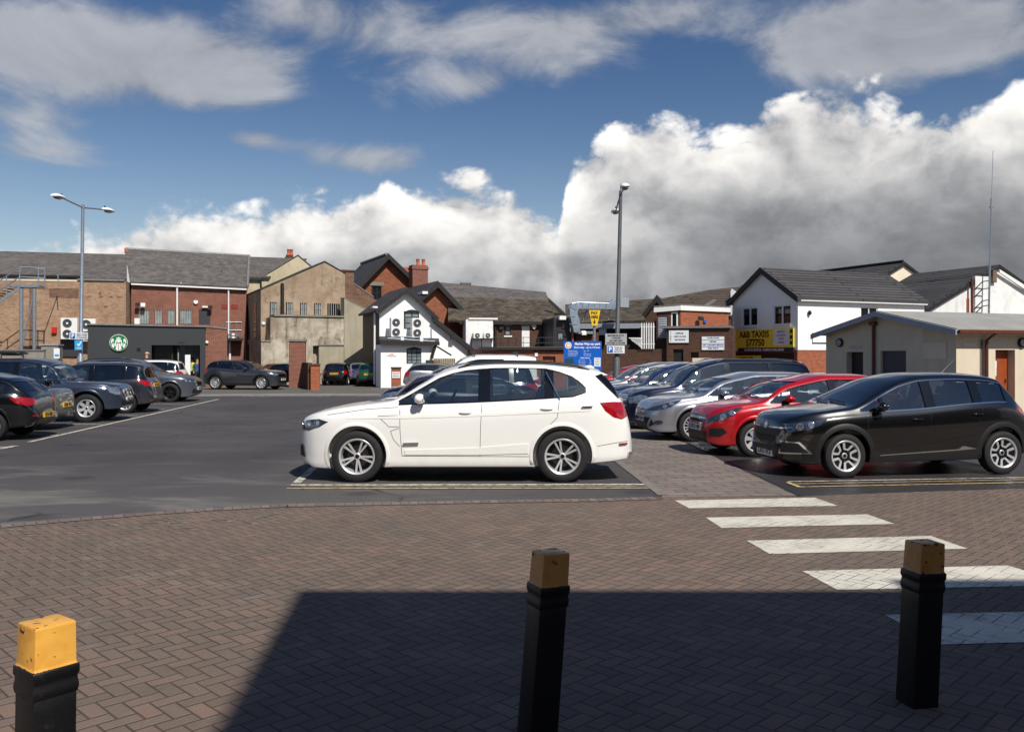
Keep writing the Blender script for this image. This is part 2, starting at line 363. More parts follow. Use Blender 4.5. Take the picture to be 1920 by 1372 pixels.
# ------------------------------------------------------------------ shared materials
MORT = (150, 142, 132)
M = dict(
    red_brick=brick('red_brick', (146, 82, 64), (122, 66, 52), (150, 130, 116), .22),
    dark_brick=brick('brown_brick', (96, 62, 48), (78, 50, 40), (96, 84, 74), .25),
    orange_brick=brick('orange_brick', (178, 92, 58), (150, 74, 48), (150, 122, 100), .12),
    gable_brick=brick('weathered_orange_brick', (164, 90, 60), (132, 70, 46), (140, 112, 92), .25),
    pale_brick=brick('pale_brown_brick', (182, 148, 120), (150, 116, 92), (166, 146, 124), .42, (104, 82, 68)),
    old_brick=brick('old_rough_brick', (136, 98, 78), (100, 72, 58), (140, 120, 104), .35),
    slate=brick('slate_roof', (112, 106, 102), (86, 82, 81), (62, 59, 58), .35, (126, 118, 106), row=.22, width=.32, mo=.012, rough=.75),
    slate_dark=brick('dark_slate_roof', (76, 74, 76), (58, 57, 60), (42, 42, 44), .22, (90, 86, 80), row=.22, width=.32, mo=.012, rough=.7),
    slate_moss=brick('mossy_slate_roof', (100, 90, 78), (62, 57, 51), (44, 40, 36), .45, (106, 98, 80), row=.26, width=.36, mo=.016, rough=.85),
    tile_dark=brick('dark_tile_roof', (82, 80, 79), (70, 68, 69), (18, 18, 20), .2, (92, 87, 82), row=.34, width=9, mo=.045, rough=.7),
    tile_brown=brick('brown_tile_roof', (88, 76, 68), (72, 62, 56), (26, 22, 22), .2, (100, 88, 76), row=.34, width=9, mo=.045, rough=.75),
    render_tan=render_mat('tan_render', (172, 152, 130), (148, 128, 106), (92, 78, 64), .7),
    render_grey=render_mat('grey_stained_render', (196, 188, 170), (142, 128, 108), (86, 72, 58), .85),
    render_pale=render_mat('pale_render', (196, 184, 156), (178, 164, 136), (140, 126, 104), .4),
    render_wing=render_mat('smooth_grey_render', (170, 162, 142), (156, 148, 128), (124, 110, 96), .35),
    white_wall=render_mat('white_painted_wall', (247, 246, 242), (242, 241, 236), (222, 218, 208), .12),
    white_dirty=render_mat('streaked_white_wall', (238, 237, 233), (226, 225, 221), (150, 148, 144), .45),
    blue_white=render_mat('cool_white_wall', (226, 230, 236), (216, 221, 228), (190, 194, 200), .15),
    cream=render_mat('cream_wall', (220, 207, 184), (210, 196, 172), (172, 158, 138), .25),
    cream_pale=render_mat('pale_cream_wall', (232, 218, 196), (222, 208, 186), (196, 180, 158), .2),
    black_wood=plain('black_painted_timber', (30, 28, 28), .6, var=.2),
    black_panel=plain('charcoal_cladding', (50, 53, 56), .55, var=.05, vscale=1.0),
    white_paint=plain('white_gloss_paint', (232, 232, 228), .4, var=.04),
    grey_paint=plain('grey_paint', (150, 156, 164), .45, var=.06),
    galv=plain('galvanised_steel', (148, 156, 164), .42, .55, var=.12, vscale=9),
    duct=plain('bright_ducting', (176, 190, 204), .3, .7, var=.14, vscale=3),
    dark=plain('dark_void', (14, 14, 15), .8, var=0),
    darkgrey=plain('dark_grey_metal', (44, 45, 48), .5, .3),
    pane=plain('dark_window_pane', (22, 26, 30), .06, var=.15, vscale=1.5),
    pane_pale=plain('pale_window_pane', (120, 132, 136), .12, var=.3, vscale=2),  # pale, uneven pane colour
    bars=plain('pale_window_bars', (190, 190, 178), .5),
    concrete=render_mat('concrete', (150, 144, 134), (128, 122, 112), (92, 88, 80), .5),
    lead=plain('lead_flashing', (120, 118, 116), .6, var=.2),
    terracotta=plain('terracotta', (176, 92, 66), .8, var=.15),
    brown_paint=plain('brown_paint', (96, 44, 30), .45),
    door_orange=plain('varnished_door', (150, 72, 34), .4, var=.12, vscale=3),
    blue=plain('sign_blue', (20, 92, 186), .35, var=.03), lblue=plain('sign_light_blue', (64, 160, 214), .35, var=.03),
    yellow=plain('sign_yellow', (234, 190, 40), .4, var=.04), taxiyellow=plain('taxi_sign_yellow', (250, 226, 60), .45, var=.05),
    white_sign=plain('sign_white', (232, 234, 236), .35, var=.03), grey_sign=plain('sign_grey', (170, 172, 172), .4, var=.05),
    black_ink=plain('black_lettering', (24, 24, 26), .5, var=0), white_ink=plain('white_lettering', (240, 240, 240), .5, var=0),
    red_ink=plain('red_lettering', (176, 34, 30), .5, var=0), maroon_ink=plain('maroon_lettering', (110, 20, 26), .5, var=0), blue_ink=plain('blue_lettering', (30, 50, 120), .5, var=0),
    green_logo=plain('sign_green', (20, 116, 66), .4, var=.03), red=plain('red_enamel', (190, 40, 30), .4),
    rubber=plain('tyre_rubber', (25, 25, 26), .75, var=.25, vscale=20), alloy=plain('silver_alloy', (205, 206, 208), .33, .45, var=.05), dark_alloy=plain('dark_alloy', (30, 30, 32), .4, .5),
    black_plastic=plain('black_plastic', (24, 24, 25), .5, var=.1), black_gloss=plain('gloss_black_trim', (10, 10, 11), .12, var=0, coat=.5), chrome=plain('chrome', (215, 218, 222), .08, 1.0, var=0),
    seam=plain('shut_line', (70, 70, 70), .8, var=0), seat=plain('dark_upholstery', (40, 40, 43), .7), tail_red=plain('red_lamp_lens', (150, 12, 16), .12, var=.25, vscale=14, coat=1.0), lamp_clear=plain('clear_lamp_lens', (132, 142, 152), .1, .55, coat=1.0, var=.35, vscale=16),
    lamp_dark=plain('smoked_lamp_lens', (66, 76, 88), .1, .5, coat=1.0, var=.4, vscale=18), lamp_bulb=plain('lamp_reflector', (205, 210, 215), .10, .9, var=0), plate_w=plain('white_number_plate', (226, 226, 222), .4, var=.03), plate_y=plain('yellow_number_plate', (232, 178, 30), .4, var=.03),
    orange_lens=plain('amber_lens', (220, 120, 20), .2, var=0),
    glass=glass('car_window_glass', (.72, .78, .76), f0=.13), glass_dark=glass('privacy_glass', (.07, .075, .08), f0=.09), screen=glass('windscreen_glass', (.62, .68, .68), f0=.10),
    skin=plain('skin', (190, 140, 112), .5), cloth_dark=plain('dark_clothing', (36, 38, 48), .8), cloth_hi=plain('bright_clothing', (196, 214, 60), .7), cloth_blue=plain('blue_clothing', (52, 76, 120), .8), cap=plain('beige_cap', (196, 170, 134), .8),
)
# ------------------------------------------------------------------ ground
def GP(px, py): d = FPX*EYE/(py-HY); return Vector((X_(px, d), d, 0))
def sheet(name, pts, z, mat, kind='structure', label=None):
    me = bpy.data.meshes.new(name); me.from_pydata([(p[0], p[1], z) for p in pts], [], [tuple(range(len(pts)))])
    if me.polygons[0].normal.z < 0: me.flip_normals()
    me.materials.append(mat); o = link_mesh(name, me); tag(o, kind=kind); return o
def asphalt_mat():
    m, nt, b = new_mat('asphalt'); o = coord(nt)
    big = noise(nt, mapping(nt, o, scale=(1, .8, 1)), .16, 7, .6, .8); mid = noise(nt, mapping(nt, o, scale=(.5, 1.2, 1), rot=(0, 0, .25)), .7, 7, .66, .8)
    fine = noise(nt, o, 55, 4, .7); grit = noise(nt, o, 190, 2, .6)
    x, y, z = sep(nt, o)
    # a paler dusty apron beside the pavers, darker newer surface farther up the aisle
    near = smooth(nt, y, 16.5, 10.5)*smooth(nt, x, 1.5, -3.0)
    patch = smooth(nt, mid+near*.08, .50, .70)*(near*.42+.06)
    c = mix(nt, smooth(nt, big, .35, .65), lin(60, 57, 58), lin(74, 71, 71))
    c = mix(nt, near*.35, c, lin(98, 95, 93))
    c = mix(nt, patch.clamp(), c, lin(134, 130, 124))
    c = mix(nt, smooth(nt, y, 40, 44)*.55, c, lin(112, 107, 98))
    c = mix(nt, smooth(nt, fine, .4, .8)*.35, c, mix(nt, 1.0, c, (1.7, 1.7, 1.7, 1), 'MULTIPLY'))
    c = mix(nt, smooth(nt, grit, .58, .76)*.6, c, lin(150, 146, 142))
    # damp, shiny strip in the right-hand bays
    damp = smooth(nt, x, 2.2, 3.6)*smooth(nt, big, .62, .42)*.8
    vc = nt.nodes.new('ShaderNodeTexVoronoi'); vc.feature = 'DISTANCE_TO_EDGE'; vc.inputs['Scale'].default_value = .42; setin(nt, vc.inputs['Vector'], mix(nt, .12, o, comb(nt, mid*8.0, fine*3.0, 0.0)))
    crack = smooth(nt, S(nt, vc.outputs['Distance']), .010, .003)*smooth(nt, big, .47, .55)
    vo = nt.nodes.new('ShaderNodeTexVoronoi'); setin(nt, vo.inputs['Vector'], o); vo.inputs['Scale'].default_value = .8
    oil = smooth(nt, S(nt, vo.outputs['Distance'])+(mid-.5)*.5, .20, .06)
    c = mix(nt, oil*.45, c, lin(38, 36, 36)); c = mix(nt, crack*.8, c, lin(32, 31, 31))
    c = mix(nt, damp*.5, c, lin(36, 35, 36))
    setin(nt, b.inputs['Base Color'], c)
    setin(nt, b.inputs['Roughness'], (.86-damp*.48-smooth(nt, mid, .55, .35)*.12).clamp())
    b.inputs['Specular IOR Level'].default_value = .4
    bump(nt, b, fine+grit*.6, .45, .006); return m
def paver_nodes(nt, o, ang, cell):
    """herringbone of 2:1 blocks. returns joint mask, random per block"""
    v = mapping(nt, o, rot=(0, 0, ang), scale=(1/cell, 1/cell, 1))
    w = noise(nt, o, 2.2, 3, .5); x, y, z = sep(nt, v)
    x = x+(w-.5)*.10; y = y+(w-.5)*.10
    i = math_node(nt, 'FLOOR', x); j = math_node(nt, 'FLOOR', y); fx = x-i; fy = y-j
    k = math_node(nt, 'FLOORED_MODULO', i-j, 4.0)
    is_ = [math_node(nt, 'COMPARE', k, float(q), .25) for q in range(4)]
    big = lambda s: s*9.0
    left = fx+big(is_[1]); right = (1.0-fx)+big(is_[0]); bot = fy+big(is_[2]); top = (1.0-fy)+big(is_[3])
    mn = math_node(nt, 'MINIMUM', math_node(nt, 'MINIMUM', left, right), math_node(nt, 'MINIMUM', bot, top))
    bi = i-is_[1]; bj = j-is_[2]
    wn = nt.nodes.new('ShaderNodeTexWhiteNoise'); setin(nt, wn.inputs[0], comb(nt, bi, bj, 0.0))
    return mn, S(nt, wn.outputs[0])
def block_surface(m, nt, b, mn, rnd, cols, joint=.06, dark=lin(40, 36, 35)):
    o = coord(nt); big = noise(nt, o, .45, 6, .6, .6); fine = noise(nt, o, 70, 4, .7); mid = noise(nt, o, 4.5, 5, .6)
    c = ramp(nt, rnd, [(0, lin(*cols[0])), (.5, lin(*cols[1])), (1, lin(*cols[2]))])
    c = mix(nt, smooth(nt, big, .40, .68)*.55, c, lin(*cols[3]))
    c = mix(nt, smooth(nt, mid, .5, .75)*.35, c, mix(nt, 1.0, c, (.62, .6, .6, 1), 'MULTIPLY'))
    c = mix(nt, smooth(nt, fine, .35, .8)*.4, c, mix(nt, 1.0, c, (1.55, 1.5, 1.45, 1), 'MULTIPLY'))
    wj = smooth(nt, noise(nt, o, 1.1, 4, .6), .3, .7)
    jm = smooth(nt, mn - wj*.022, joint, joint*.35)
    vo = nt.nodes.new('ShaderNodeTexVoronoi'); setin(nt, vo.inputs['Vector'], o); vo.inputs['Scale'].default_value = 3.1
    gum = smooth(nt, S(nt, vo.outputs['Distance']), .055, .035)*smooth(nt, mid, .5, .56)
    stain = noise(nt, o, 1.3, 7, .68, 1.2)
    c = mix(nt, smooth(nt, stain, .56, .72)*.5, c, mix(nt, 1.0, c, (.55, .53, .52, 1), 'MULTIPLY'))
    c = mix(nt, smooth(nt, stain, .44, .30)*.35, c, lin(140, 128, 118))
    c = mix(nt, gum*.6, c, lin(60, 56, 54))
    c = mix(nt, jm*.72, c, dark)
    setin(nt, b.inputs['Base Color'], c)
    setin(nt, b.inputs['Roughness'], (.84+fine*.1-smooth(nt, big, .55, .35)*.14).clamp()); b.inputs['Specular IOR Level'].default_value = .35
    bump(nt, b, smooth(nt, mn, .0, .12)+fine*.25+rnd*.12, .7, .008)
def paver_mat():
    m, nt, b = new_mat('herringbone_pavers'); mn, rnd = paver_nodes(nt, coord(nt), R(45), .099)
    block_surface(m, nt, b, mn, rnd, [(104, 91, 81), (112, 97, 87), (122, 101, 89), (98, 90, 82)], .055); return m
def course_mat():
    m, nt, b = new_mat('path_blocks'); v = mapping(nt, coord(nt), rot=(0, 0, R(-8)))
    t = nt.nodes.new('ShaderNodeTexBrick'); setin(nt, t.inputs['Vector'], v); t.inputs['Scale'].default_value = 1
    t.inputs['Brick Width'].default_value = .42; t.inputs['Row Height'].default_value = .21; t.inputs['Mortar Size'].default_value = .009
    t.inputs['Color1'].default_value = (0, 0, 0, 1); t.inputs['Color2'].default_value = (1, 1, 1, 1); t.inputs['Bias'].default_value = 0
    r, g, bb = nt.nodes.new('ShaderNodeSeparateColor'), None, None; setin(nt, r.inputs[0], S(nt, t.outputs[0]))
    mn = 1.0-S(nt, t.outputs[1])
    block_surface(m, nt, b, mn*.1, S(nt, r.outputs[0]), [(112, 102, 96), (122, 112, 104), (132, 120, 112), (106, 98, 93)], .05); return m
def line_mat(name, col, wear=.5):
    m, nt, b = new_mat(name); o = coord(nt)
    n = noise(nt, o, 9, 8, .75); f = noise(nt, o, 60, 4, .7)
    worn = smooth(nt, n+f*.35, .92-wear*.5, .98-wear*.4)
    setin(nt, b.inputs['Base Color'], mix(nt, worn*.85, mix(nt, smooth(nt, n, .3, .6), lin(*col), tuple(x*.86 for x in lin(*col)[:3])+(1,)), lin(104, 98, 92)))
    b.inputs['Roughness'].default_value = .75; bump(nt, b, f, .3, .004); return m
def zebra_mat():
    m, nt, b = new_mat('zebra_paint'); o = coord(nt); mn, rnd = paver_nodes(nt, o, R(45), .099)
    n = noise(nt, o, 3.2, 8, .75); f = noise(nt, o, 60, 4, .7)
    c = mix(nt, smooth(nt, n, .35, .7), lin(216, 210, 196), lin(188, 182, 168))
    c = mix(nt, smooth(nt, n+f*.3, .74, .88)*.7, c, lin(126, 112, 104))
    c = mix(nt, smooth(nt, noise(nt, mapping(nt, o, scale=(.25, 2.2, 1)), 1.6, 5, .6), .55, .75)*.45, c, lin(120, 112, 102)); jn = smooth(nt, noise(nt, o, 2.0, 5, .6), .40, .58)
    c = mix(nt, smooth(nt, mn, .055, .02)*jn*.9, c, lin(44, 40, 38))
    setin(nt, b.inputs['Base Color'], c); b.inputs['Roughness'].default_value = .7; bump(nt, b, smooth(nt, mn, .0, .1)+f*.3, .5, .006); return m
MA = asphalt_mat(); MP = paver_mat(); MC = course_mat(); ML = line_mat('white_line_paint', (212, 206, 192), .55); MY = line_mat('yellow_line_paint', (208, 180, 124), .5); MZ = zebra_mat()
MF = line_mat('faded_line_paint', (190, 184, 172), .75)
sheet('ground', [(-900, -900), (900, -900), (900, 900), (-900, 900)], 0, MA)
edge = [GP(-500, 1012), GP(0, 985), GP(130, 973), GP(270, 962), GP(400, 953), GP(540, 946), GP(700, 943), GP(900, 939), GP(1100, 936), GP(1240, 932), GP(1275, 928),
        GP(1500, 931), GP(1620, 926), GP(1760, 921), GP(1920, 916), GP(2400, 908)]
sheet('paved_area', edge+[(22, -20, 0), (-22, -20, 0)], .004, MP)
# soldier course along the paver edge
def soldier(pts, depth, z, mat):
    vs, fs = [], []; acc = []
    seglen = []
    P = [Vector(p) for p in pts]; L = 0; out = []
    for a, b in zip(P[:-1], P[1:]):
        n = max(1, int((b-a).length/.105)); out += [a.lerp(b, k/n) for k in range(n)]
    for a, b in zip(out[:-1], out[1:]):
        t = (b-a).normalized(); q = Vector((t.y, -t.x, 0)); w = (b-a).length; g = .006
        c = [a+t*g, b-t*g, b-t*g+q*depth, a+t*g+q*depth]; k = len(vs); vs += [(p.x, p.y, z) for p in c]; fs.append((k+3, k+2, k+1, k))
    me = bpy.data.meshes.new('edging'); me.from_pydata(vs, [], fs)
    if me.polygons[0].normal.z < 0: me.flip_normals()
    me.materials.append(mat); o = link_mesh('paving_edge', me); tag(o, kind='structure')
def edge_mat():
    m, nt, b = new_mat('edging_blocks'); o = coord(nt); g = nt.nodes.new('ShaderNodeNewGeometry'); n = noise(nt, o, 4, 5, .6); f = noise(nt, o, 70, 3, .6)
    c = ramp(nt, S(nt, g.outputs['Random Per Island']), [(0, lin(96, 84, 80)), (1, lin(128, 112, 104))])
    c = mix(nt, f*.5, c, mix(nt, n, lin(92, 84, 80), lin(136, 122, 112))); setin(nt, b.inputs['Base Color'], c); b.inputs['Roughness'].default_value = .85; bump(nt, b, f, .4, .005); return m
ME = edge_mat()
sheet('paving_joint', [p for p in edge[:-6]]+[p+Vector((0, -.215, 0)) for p in reversed(edge[:-6])], .007, plain('joint_sand', (84, 76, 71), .9))
soldier(edge[:-6], .2, .011, ME)
# block path between the two bays, on the slant, with its kerb strips
path_q = [GP(1095, 840), GP(1150, 860), GP(1243, 932), GP(1500, 930), GP(1395, 881), GP(1290, 832), GP(1190, 800), GP(1130, 800)]
sheet('block_path', [(p.x, p.y) for p in path_q], .006, MC)
def strip(name, pts, w, z, mat, kind='structure'):
    P = [Vector((p[0], p[1], 0)) for p in pts]; l, r = [], []
    for i, p in enumerate(P):
        t = (P[min(i+1, len(P)-1)]-P[max(i-1, 0)]).normalized(); q = Vector((-t.y, t.x, 0))*w/2; l.append(p+q); r.append(p-q)
    return sheet(name, l+r[::-1], z, mat, kind)
strip('path_edge', [GP(1130, 843), GP(1243, 929)], .13, .010, plain('kerb_strip', (118, 112, 106), .85, var=.15))
strip('path_edge', [GP(1290, 832), GP(1395, 881), GP(1500, 930)], .07, .010, plain('channel_dark', (38, 36, 36), .8))
# bay markings
def rline(name, a, b, w, mat, z=.009): strip(name, [a, b], w, z, mat)
rline('bay_line', GP(545, 909.8), GP(1214, 908.8), .11, ML)
rline('bay_line_yellow', GP(538, 916.4), GP(1218, 915.4), .075, MY); rline('bay_line_yellow', GP(552, 913.2), GP(1216, 912.5), .04, MY, .0095)
strip('bay_line', [GP(556, 906), GP(600, 868), GP(612, 858)], .12, .0095, ML)
rline('bay_line', GP(1477, 903.5), GP(1925, 895.8), .06, ML); rline('bay_line_yellow', GP(1484, 908.0), GP(1925, 899.6), .04, MY, .0095); rline('bay_line_yellow', GP(1497, 913.5), GP(1925, 905.0), .05, MY)
rline('bay_line_yellow', GP(1477, 905), GP(1500, 914), .07, MY, .0100)
rline('bay_line', GP(55, 829), GP(410, 748.5), .11, ML)
rline('bay_line', GP(0, 842), GP(30, 836), .14, ML, .0095); rline('bay_line', GP(-60, 838), GP(22, 838.5), .09, ML)
for a, b in (((88, 816), (112, 815.5)), ((125, 795.5), (192, 796)), ((234, 779), (258, 779.5)), ((283, 767), (309, 767)), ((288, 757.5), (354, 758))): rline('bay_line', GP(*a), GP(*b), .09, ML)
for x, y, a, b, w in ((40, 862, 150, 850, .05), (230, 848, 330, 838, .05)): pass
for k in range(9):
    a = GP(455+k*18, 743.4+math.sin(k)*.3); rline('bay_line', a, a+Vector((.35, .55, 0)), .11, ML)
for k in range(9):
    a = GP(632+k*18, 743.0); rline('bay_line', a, a+Vector((.3, .5, 0)), .09, MF)
rline('bay_line', GP(1180, 806), GP(1215, 806.5), .09, ML); rline('bay_line', GP(1278, 833), GP(1330, 833.5), .09, ML)
rline('bay_line', GP(1110, 865), GP(1135, 866), .07, ML)
for a, b in (((780, 800), (560, 802)),): pass
# zebra crossing
for q in ([(1265, 939), (1528, 933.5), (1571, 949), (1292, 953.5)], [(1323, 971), (1626, 965), (1678, 983), (1353, 990.5)], [(1400, 1014.5), (1745, 1005.5), (1814, 1029.5), (1443, 1039.5)],
          [(1504, 1071.5), (1890, 1061), (2010, 1098), (1570, 1107)], [(1660, 1154), (2080, 1145), (2260, 1196), (1757, 1210)]):
    sheet('crossing_stripe', [GP(*p) for p in q], .008, MZ)
# worn white scribbles of old markings on the pavers
def marks(cx, cy, n, dx, dy, ln, ang, w=.022):
    for k in range(n):
        a = GP(cx+dx*k+random.uniform(-4, 4), cy+dy*k+random.uniform(-1, 1)); t = Vector((math.cos(ang), math.sin(ang), 0))*ln*random.uniform(.5, 1.2)
        strip('worn_marking', [a, a+t], w, .0085, MF)
marks(140, 978, 7, 1.5, 4.2, .10, .1); marks(195, 985, 3, 8, 1, .12, .2); marks(245, 994, 4, 14, -6, .16, .5); marks(300, 972, 4, 6, 5, .12, .3)
marks(345, 985, 3, 3, 5, .09, .1); marks(395, 975, 4, 7, 1, .09, .4); marks(445, 976, 5, 5, 2, .1, .3); marks(470, 972, 3, 12, -3, .18, .6); marks(5, 990, 5, 9, 4, .16, .2)
# paler concrete margin in front of the yard wall
strip('pavement', [GP(330, 741), GP(560, 739.5), GP(760, 740)], 2.6, .005, plain('worn_concrete', (126, 121, 112), .9, var=.2, vscale=1.2, bumpk=.2))
# gully covers and repair patches
def disc(name, c, r, z, mat, n=28, sy=1.0):
    sheet(name, [(c.x+r*math.cos(2*math.pi*k/n), c.y+sy*r*math.sin(2*math.pi*k/n)) for k in range(n)], z, mat)
# ------------------------------------------------------------------ buildings
class Wall:
    """a solid wall block with real openings; openings are cut with one boolean"""
    def __init__(s, F, poly, depth, mat, root, o=0.0, name='wall', bottom=True):
        s.F, s.mat, s.root, s.o, s.name = F, mat, root, o, name
        pts = F.poly(poly, o)
        s.mb = MB().prism([Vector((p.x, p.y, max(p.z, -.05))) for p in pts], F.n*-depth); s.cut = MB(); s.nc = 0
    def hole(s, x0, y0, x1, y1, deep=.22):
        q = s.F.rect(x0, y0, x1, y1, s.o+.05); s.cut.prism(q, s.F.n*-(deep+.05)); s.nc += 1
    def done(s):
        inv = mw(s.root).inverted(); me = s.mb.mesh(s.name, s.mat, inv)
        if s.nc:
            me = boolean(me, s.cut.mesh('cut', s.mat, inv)); me.name = s.name; box_uv(me)
        return link_mesh(s.name, me, s.root)
def window(W, x0, y0, x1, y1, root, cols=2, rows=1, fr=None, pane=None, fw=.06, deep=.22, bars=0, sill=None, name='window'):
    F, o = W.F, W.o; fr = fr or M['white_paint']; pane = pane or M['pane']
    W.hole(x0, y0, x1, y1, deep)
    q = F.rect(x0, y0, x1, y1, o-deep*.55); p0, u, v = q[0], q[1]-q[0], q[3]-q[0]; n = F.n; U, V = u.normalized(), v.normalized(); lu, lv = u.length, v.length
    mb = MB()
    for a, b, c, d in ((0, 0, lu, fw), (0, lv-fw, lu, lv), (0, fw, fw, lv-fw), (lu-fw, fw, lu, lv-fw)): mb.ob(p0+U*a+V*b, U*(c-a), V*(d-b), n*.05)
    for k in range(1, cols): mb.ob(p0+U*(lu*k/cols-fw*.4)+V*fw, U*fw*.8, V*(lv-2*fw), n*.045)
    for k in range(1, rows): mb.ob(p0+U*fw+V*(lv*k/rows-fw*.3), U*(lu-2*fw), V*fw*.6, n*.043)
    w = mb.build(name, fr, root)
    MB().ob(p0+U*.01+V*.01+n*.005, U*(lu-.02), V*(lv-.02), n*.015).build('pane', pane, w)
    if bars:
        bb = MB()
        for k in range(bars): bb.ob(p0+U*(lu*(k+.5)/bars-.012)+V*.01+n*.09, U*.024, V*(lv-.02), n*.02)
        bb.build('bars', M['bars'], w)
    if sill:
        MB().ob(p0-U*.06-V*.09-n*.0, U*(lu+.12), V*.085, n*(deep*.55+.06)).build('sill', sill, w)
    return w
def roof_quad(F_pts, thick, mat, root, name='roof'):
    """slab from four 3D corners (eave left, eave right, ridge right, ridge left)"""
    a, b, c, d = [Vector(p) for p in F_pts]; n = (b-a).cross(d-a).normalized()
    if n.z < 0: n = -n
    # keep the four corners in one plane
    return MB().prism([a, b, c, d], n*thick).build(name, mat, root)
def gable_roof(F, eL, apex, eR, depth, mat, root, front=.25, thick=.12, over=.3, barge=None, bw=.22, o=0.0, legs=('L', 'R'), ext=.25):
    """two slopes running back from the facade; eL, apex, eR are pixel points of the gable's edge"""
    A = F.at(*apex, o); out = None
    for side, e in (('L', eL), ('R', eR)):
        if side not in legs or e is None: continue
        E = F.at(*e, o); d = (E-A); dn = d.normalized(); E2 = E+dn*ext
        up = Vector((0, 0, 1)); nn = dn.cross(F.n); nn = nn if nn.z > 0 else -nn
        f = F.n*front
        q = [E2+f+nn*.02, A+f+nn*.02, A+f+nn*(.02+thick), E2+f+nn*(.02+thick)]
        q[1] = A+f+up*.02/max(nn.z, .3); q[2] = A+f+up*(.02+thick)/max(nn.z, .3)
        r = MB().prism(q, F.n*-(depth+front)).build('roof', mat, root); out = out or r
        if barge:
            g = F.n*(front+.004); dnv = Vector((0, 0, -1))
            b = [E2+g+nn*(.02+thick*.7), A+g+up*(.02+thick*.7)/max(nn.z, .3), A+g-up*bw/max(nn.z, .3), E2+g-nn*bw]
            MB().prism(b, F.n*.05).build('bargeboard', barge, root)
    return out
def chimney(F, x0, y0, x1, y1, o, root, mat, pots=(), parent=None, band=True):
    base = parent or root; F0 = F.rect(x0, y0, x1, y1, o); w = (F0[1]-F0[0]).length
    mb = MB().prism(F0, F.n*-w*.75)
    if band:
        h = .16; q = [F0[3]-F.t*.05+F.n*.05+Vector((0,0,-.3)), F0[2]+F.t*.05+F.n*.05+Vector((0,0,-.3))]; mb.prism([q[0], q[1], q[1]+Vector((0,0,h)), q[0]+Vector((0,0,h))], F.n*-(w*.75+.1))
    c = mb.build('chimney', mat, base)
    for px in pots:
        p = F.at(px, y0, o-w*.37); p.z = F0[2].z
        MB().lathe([(.15, -.02), (.15, .08), (.12, .12), (.11, .38), (.14, .42), (.14, .47), (.10, .47)], Matrix.Translation(p), 12).build('chimney_pot', M['terracotta'], root, sm=40)
    return c
def pipe(F, pts, o, r, mat, root, name='downpipe'):
    return MB().tube([F.at(x, y, o) for x, y in pts], r, 8).build(name, mat, root, sm=50)
def gutter(F, x0, y0, x1, y1, o, mat, root, h=.10, d=.11):
    a, b = F.at(x0, y0, o), F.at(x1, y1, o)
    return MB().prism([a, b, b+Vector((0,0,-h)), a+Vector((0,0,-h))], F.n*d).build('gutter', mat, root)
def fan_unit(F, x0, y0, x1, y1, o, label, fans=2, depth=.42, group=None):
    q = F.rect(x0, y0, x1, y1, o); c = (q[0]+q[1])/2
    t = thing('condenser_unit', label, 'air conditioner', c-F.n*0, 0, group)
    MB().prism(q, F.n*depth).build('casing', M['white_paint'], t, bevel=.015)
    w = (q[1]-q[0]).length; h = q[3].z-q[0].z; cw = .36 if fans > 0 else 0; r = min(w*.36, h/fans*.42)
    for k in range(fans):
        p = q[0].lerp(q[1], .40 if fans > 1 else .42)+Vector((0, 0, h*(k+.5)/fans))+F.n*depth
        Mx = Matrix.Translation(p) @ F.n.to_track_quat('Z', 'Y').to_matrix().to_4x4()
        g = MB().lathe([(r, .002), (r, .02), (r*.93, .028), (r*.90, .012), (r*.90, .002)], Mx, 20).build('fan_grille', M['grey_paint'], t, sm=40)
        MB().lathe([(r*.89, .003), (r*.89, .010)], Mx, 20, 0).lathe([(r*.24, .010), (r*.24, .026)], Mx, 14, 1).build('fan', [M['darkgrey'], M['white_paint']], g)
        ring = MB()
        for rr in (.45, .68):
            for a in range(20): pass
            ring.lathe([(r*rr, .020), (r*rr+.008, .020), (r*rr+.008, .026), (r*rr, .026)], Mx, 18, 0, False)
        ring.build('guard', M['grey_paint'], g)
    return t
def floodlight(F, px, py, o, root, mat=None):
    p = F.at(px, py, o); MB().ob(p-F.t*.14, F.t*.28, F.n*.16+Vector((0,0,-.1)), Vector((0,0,.16))).tube([p-F.n*.2, p], .03).build('floodlight', mat or M['darkgrey'], root)
def building(name, label, F, px, cat='building', o=0.0, group=None):
    return thing(name, label, cat, F.base(px, o), 0, group)

# ---- far left: long pale brick hall under a slate roof
F1 = Facade(100, 57, 12)
b = building('brick_hall', 'long pale brown brick hall under a slate roof behind the steel fire stairs', F1, 90)
w = Wall(F1, [(-150, 745), (-150, 527), (236, 527), (236, 745)], 5.0, M['pale_brick'], b); w.hole(-10, 640, 3, 672, .1); w.done()
F1.slab(MB(), -150, 516.5, 150, 526.6, -.3, .03).build('eaves_band', M['cream'], b)
F1.slab(MB(), 150, 524.6, 238, 528, -.6, .10).build('coping', M['lead'], b)
F1.slab(MB(), -150, 514.5, 150, 518, .0, .16).build('gutter', M['black_wood'], b)
roof_quad([F1.at(-170, 517, .15), F1.at(238, 526, .0), F1.at(238, 480, -5.6), F1.at(-170, 469.5, -5.6)], .12, M['slate'], b)
sb = MB()
for (x, y, ww, h) in ((168, 556, 8, 2.4), (188, 550, 4, 6), (190, 556, 8, 2.4), (208, 556.5, 8, 2.4), (224, 557, 8, 2.4), (199, 575, 7, 4)): F1.slab(MB(), x-ww/2, y-h/2, x+ww/2, y+h/2, -.05, .012).build('brick_patch', M['red_brick'], b)
F1.slab(MB(), 93, 541, 148, 558, -.05, .02).build('old_brickwork', M['old_brick'], b)
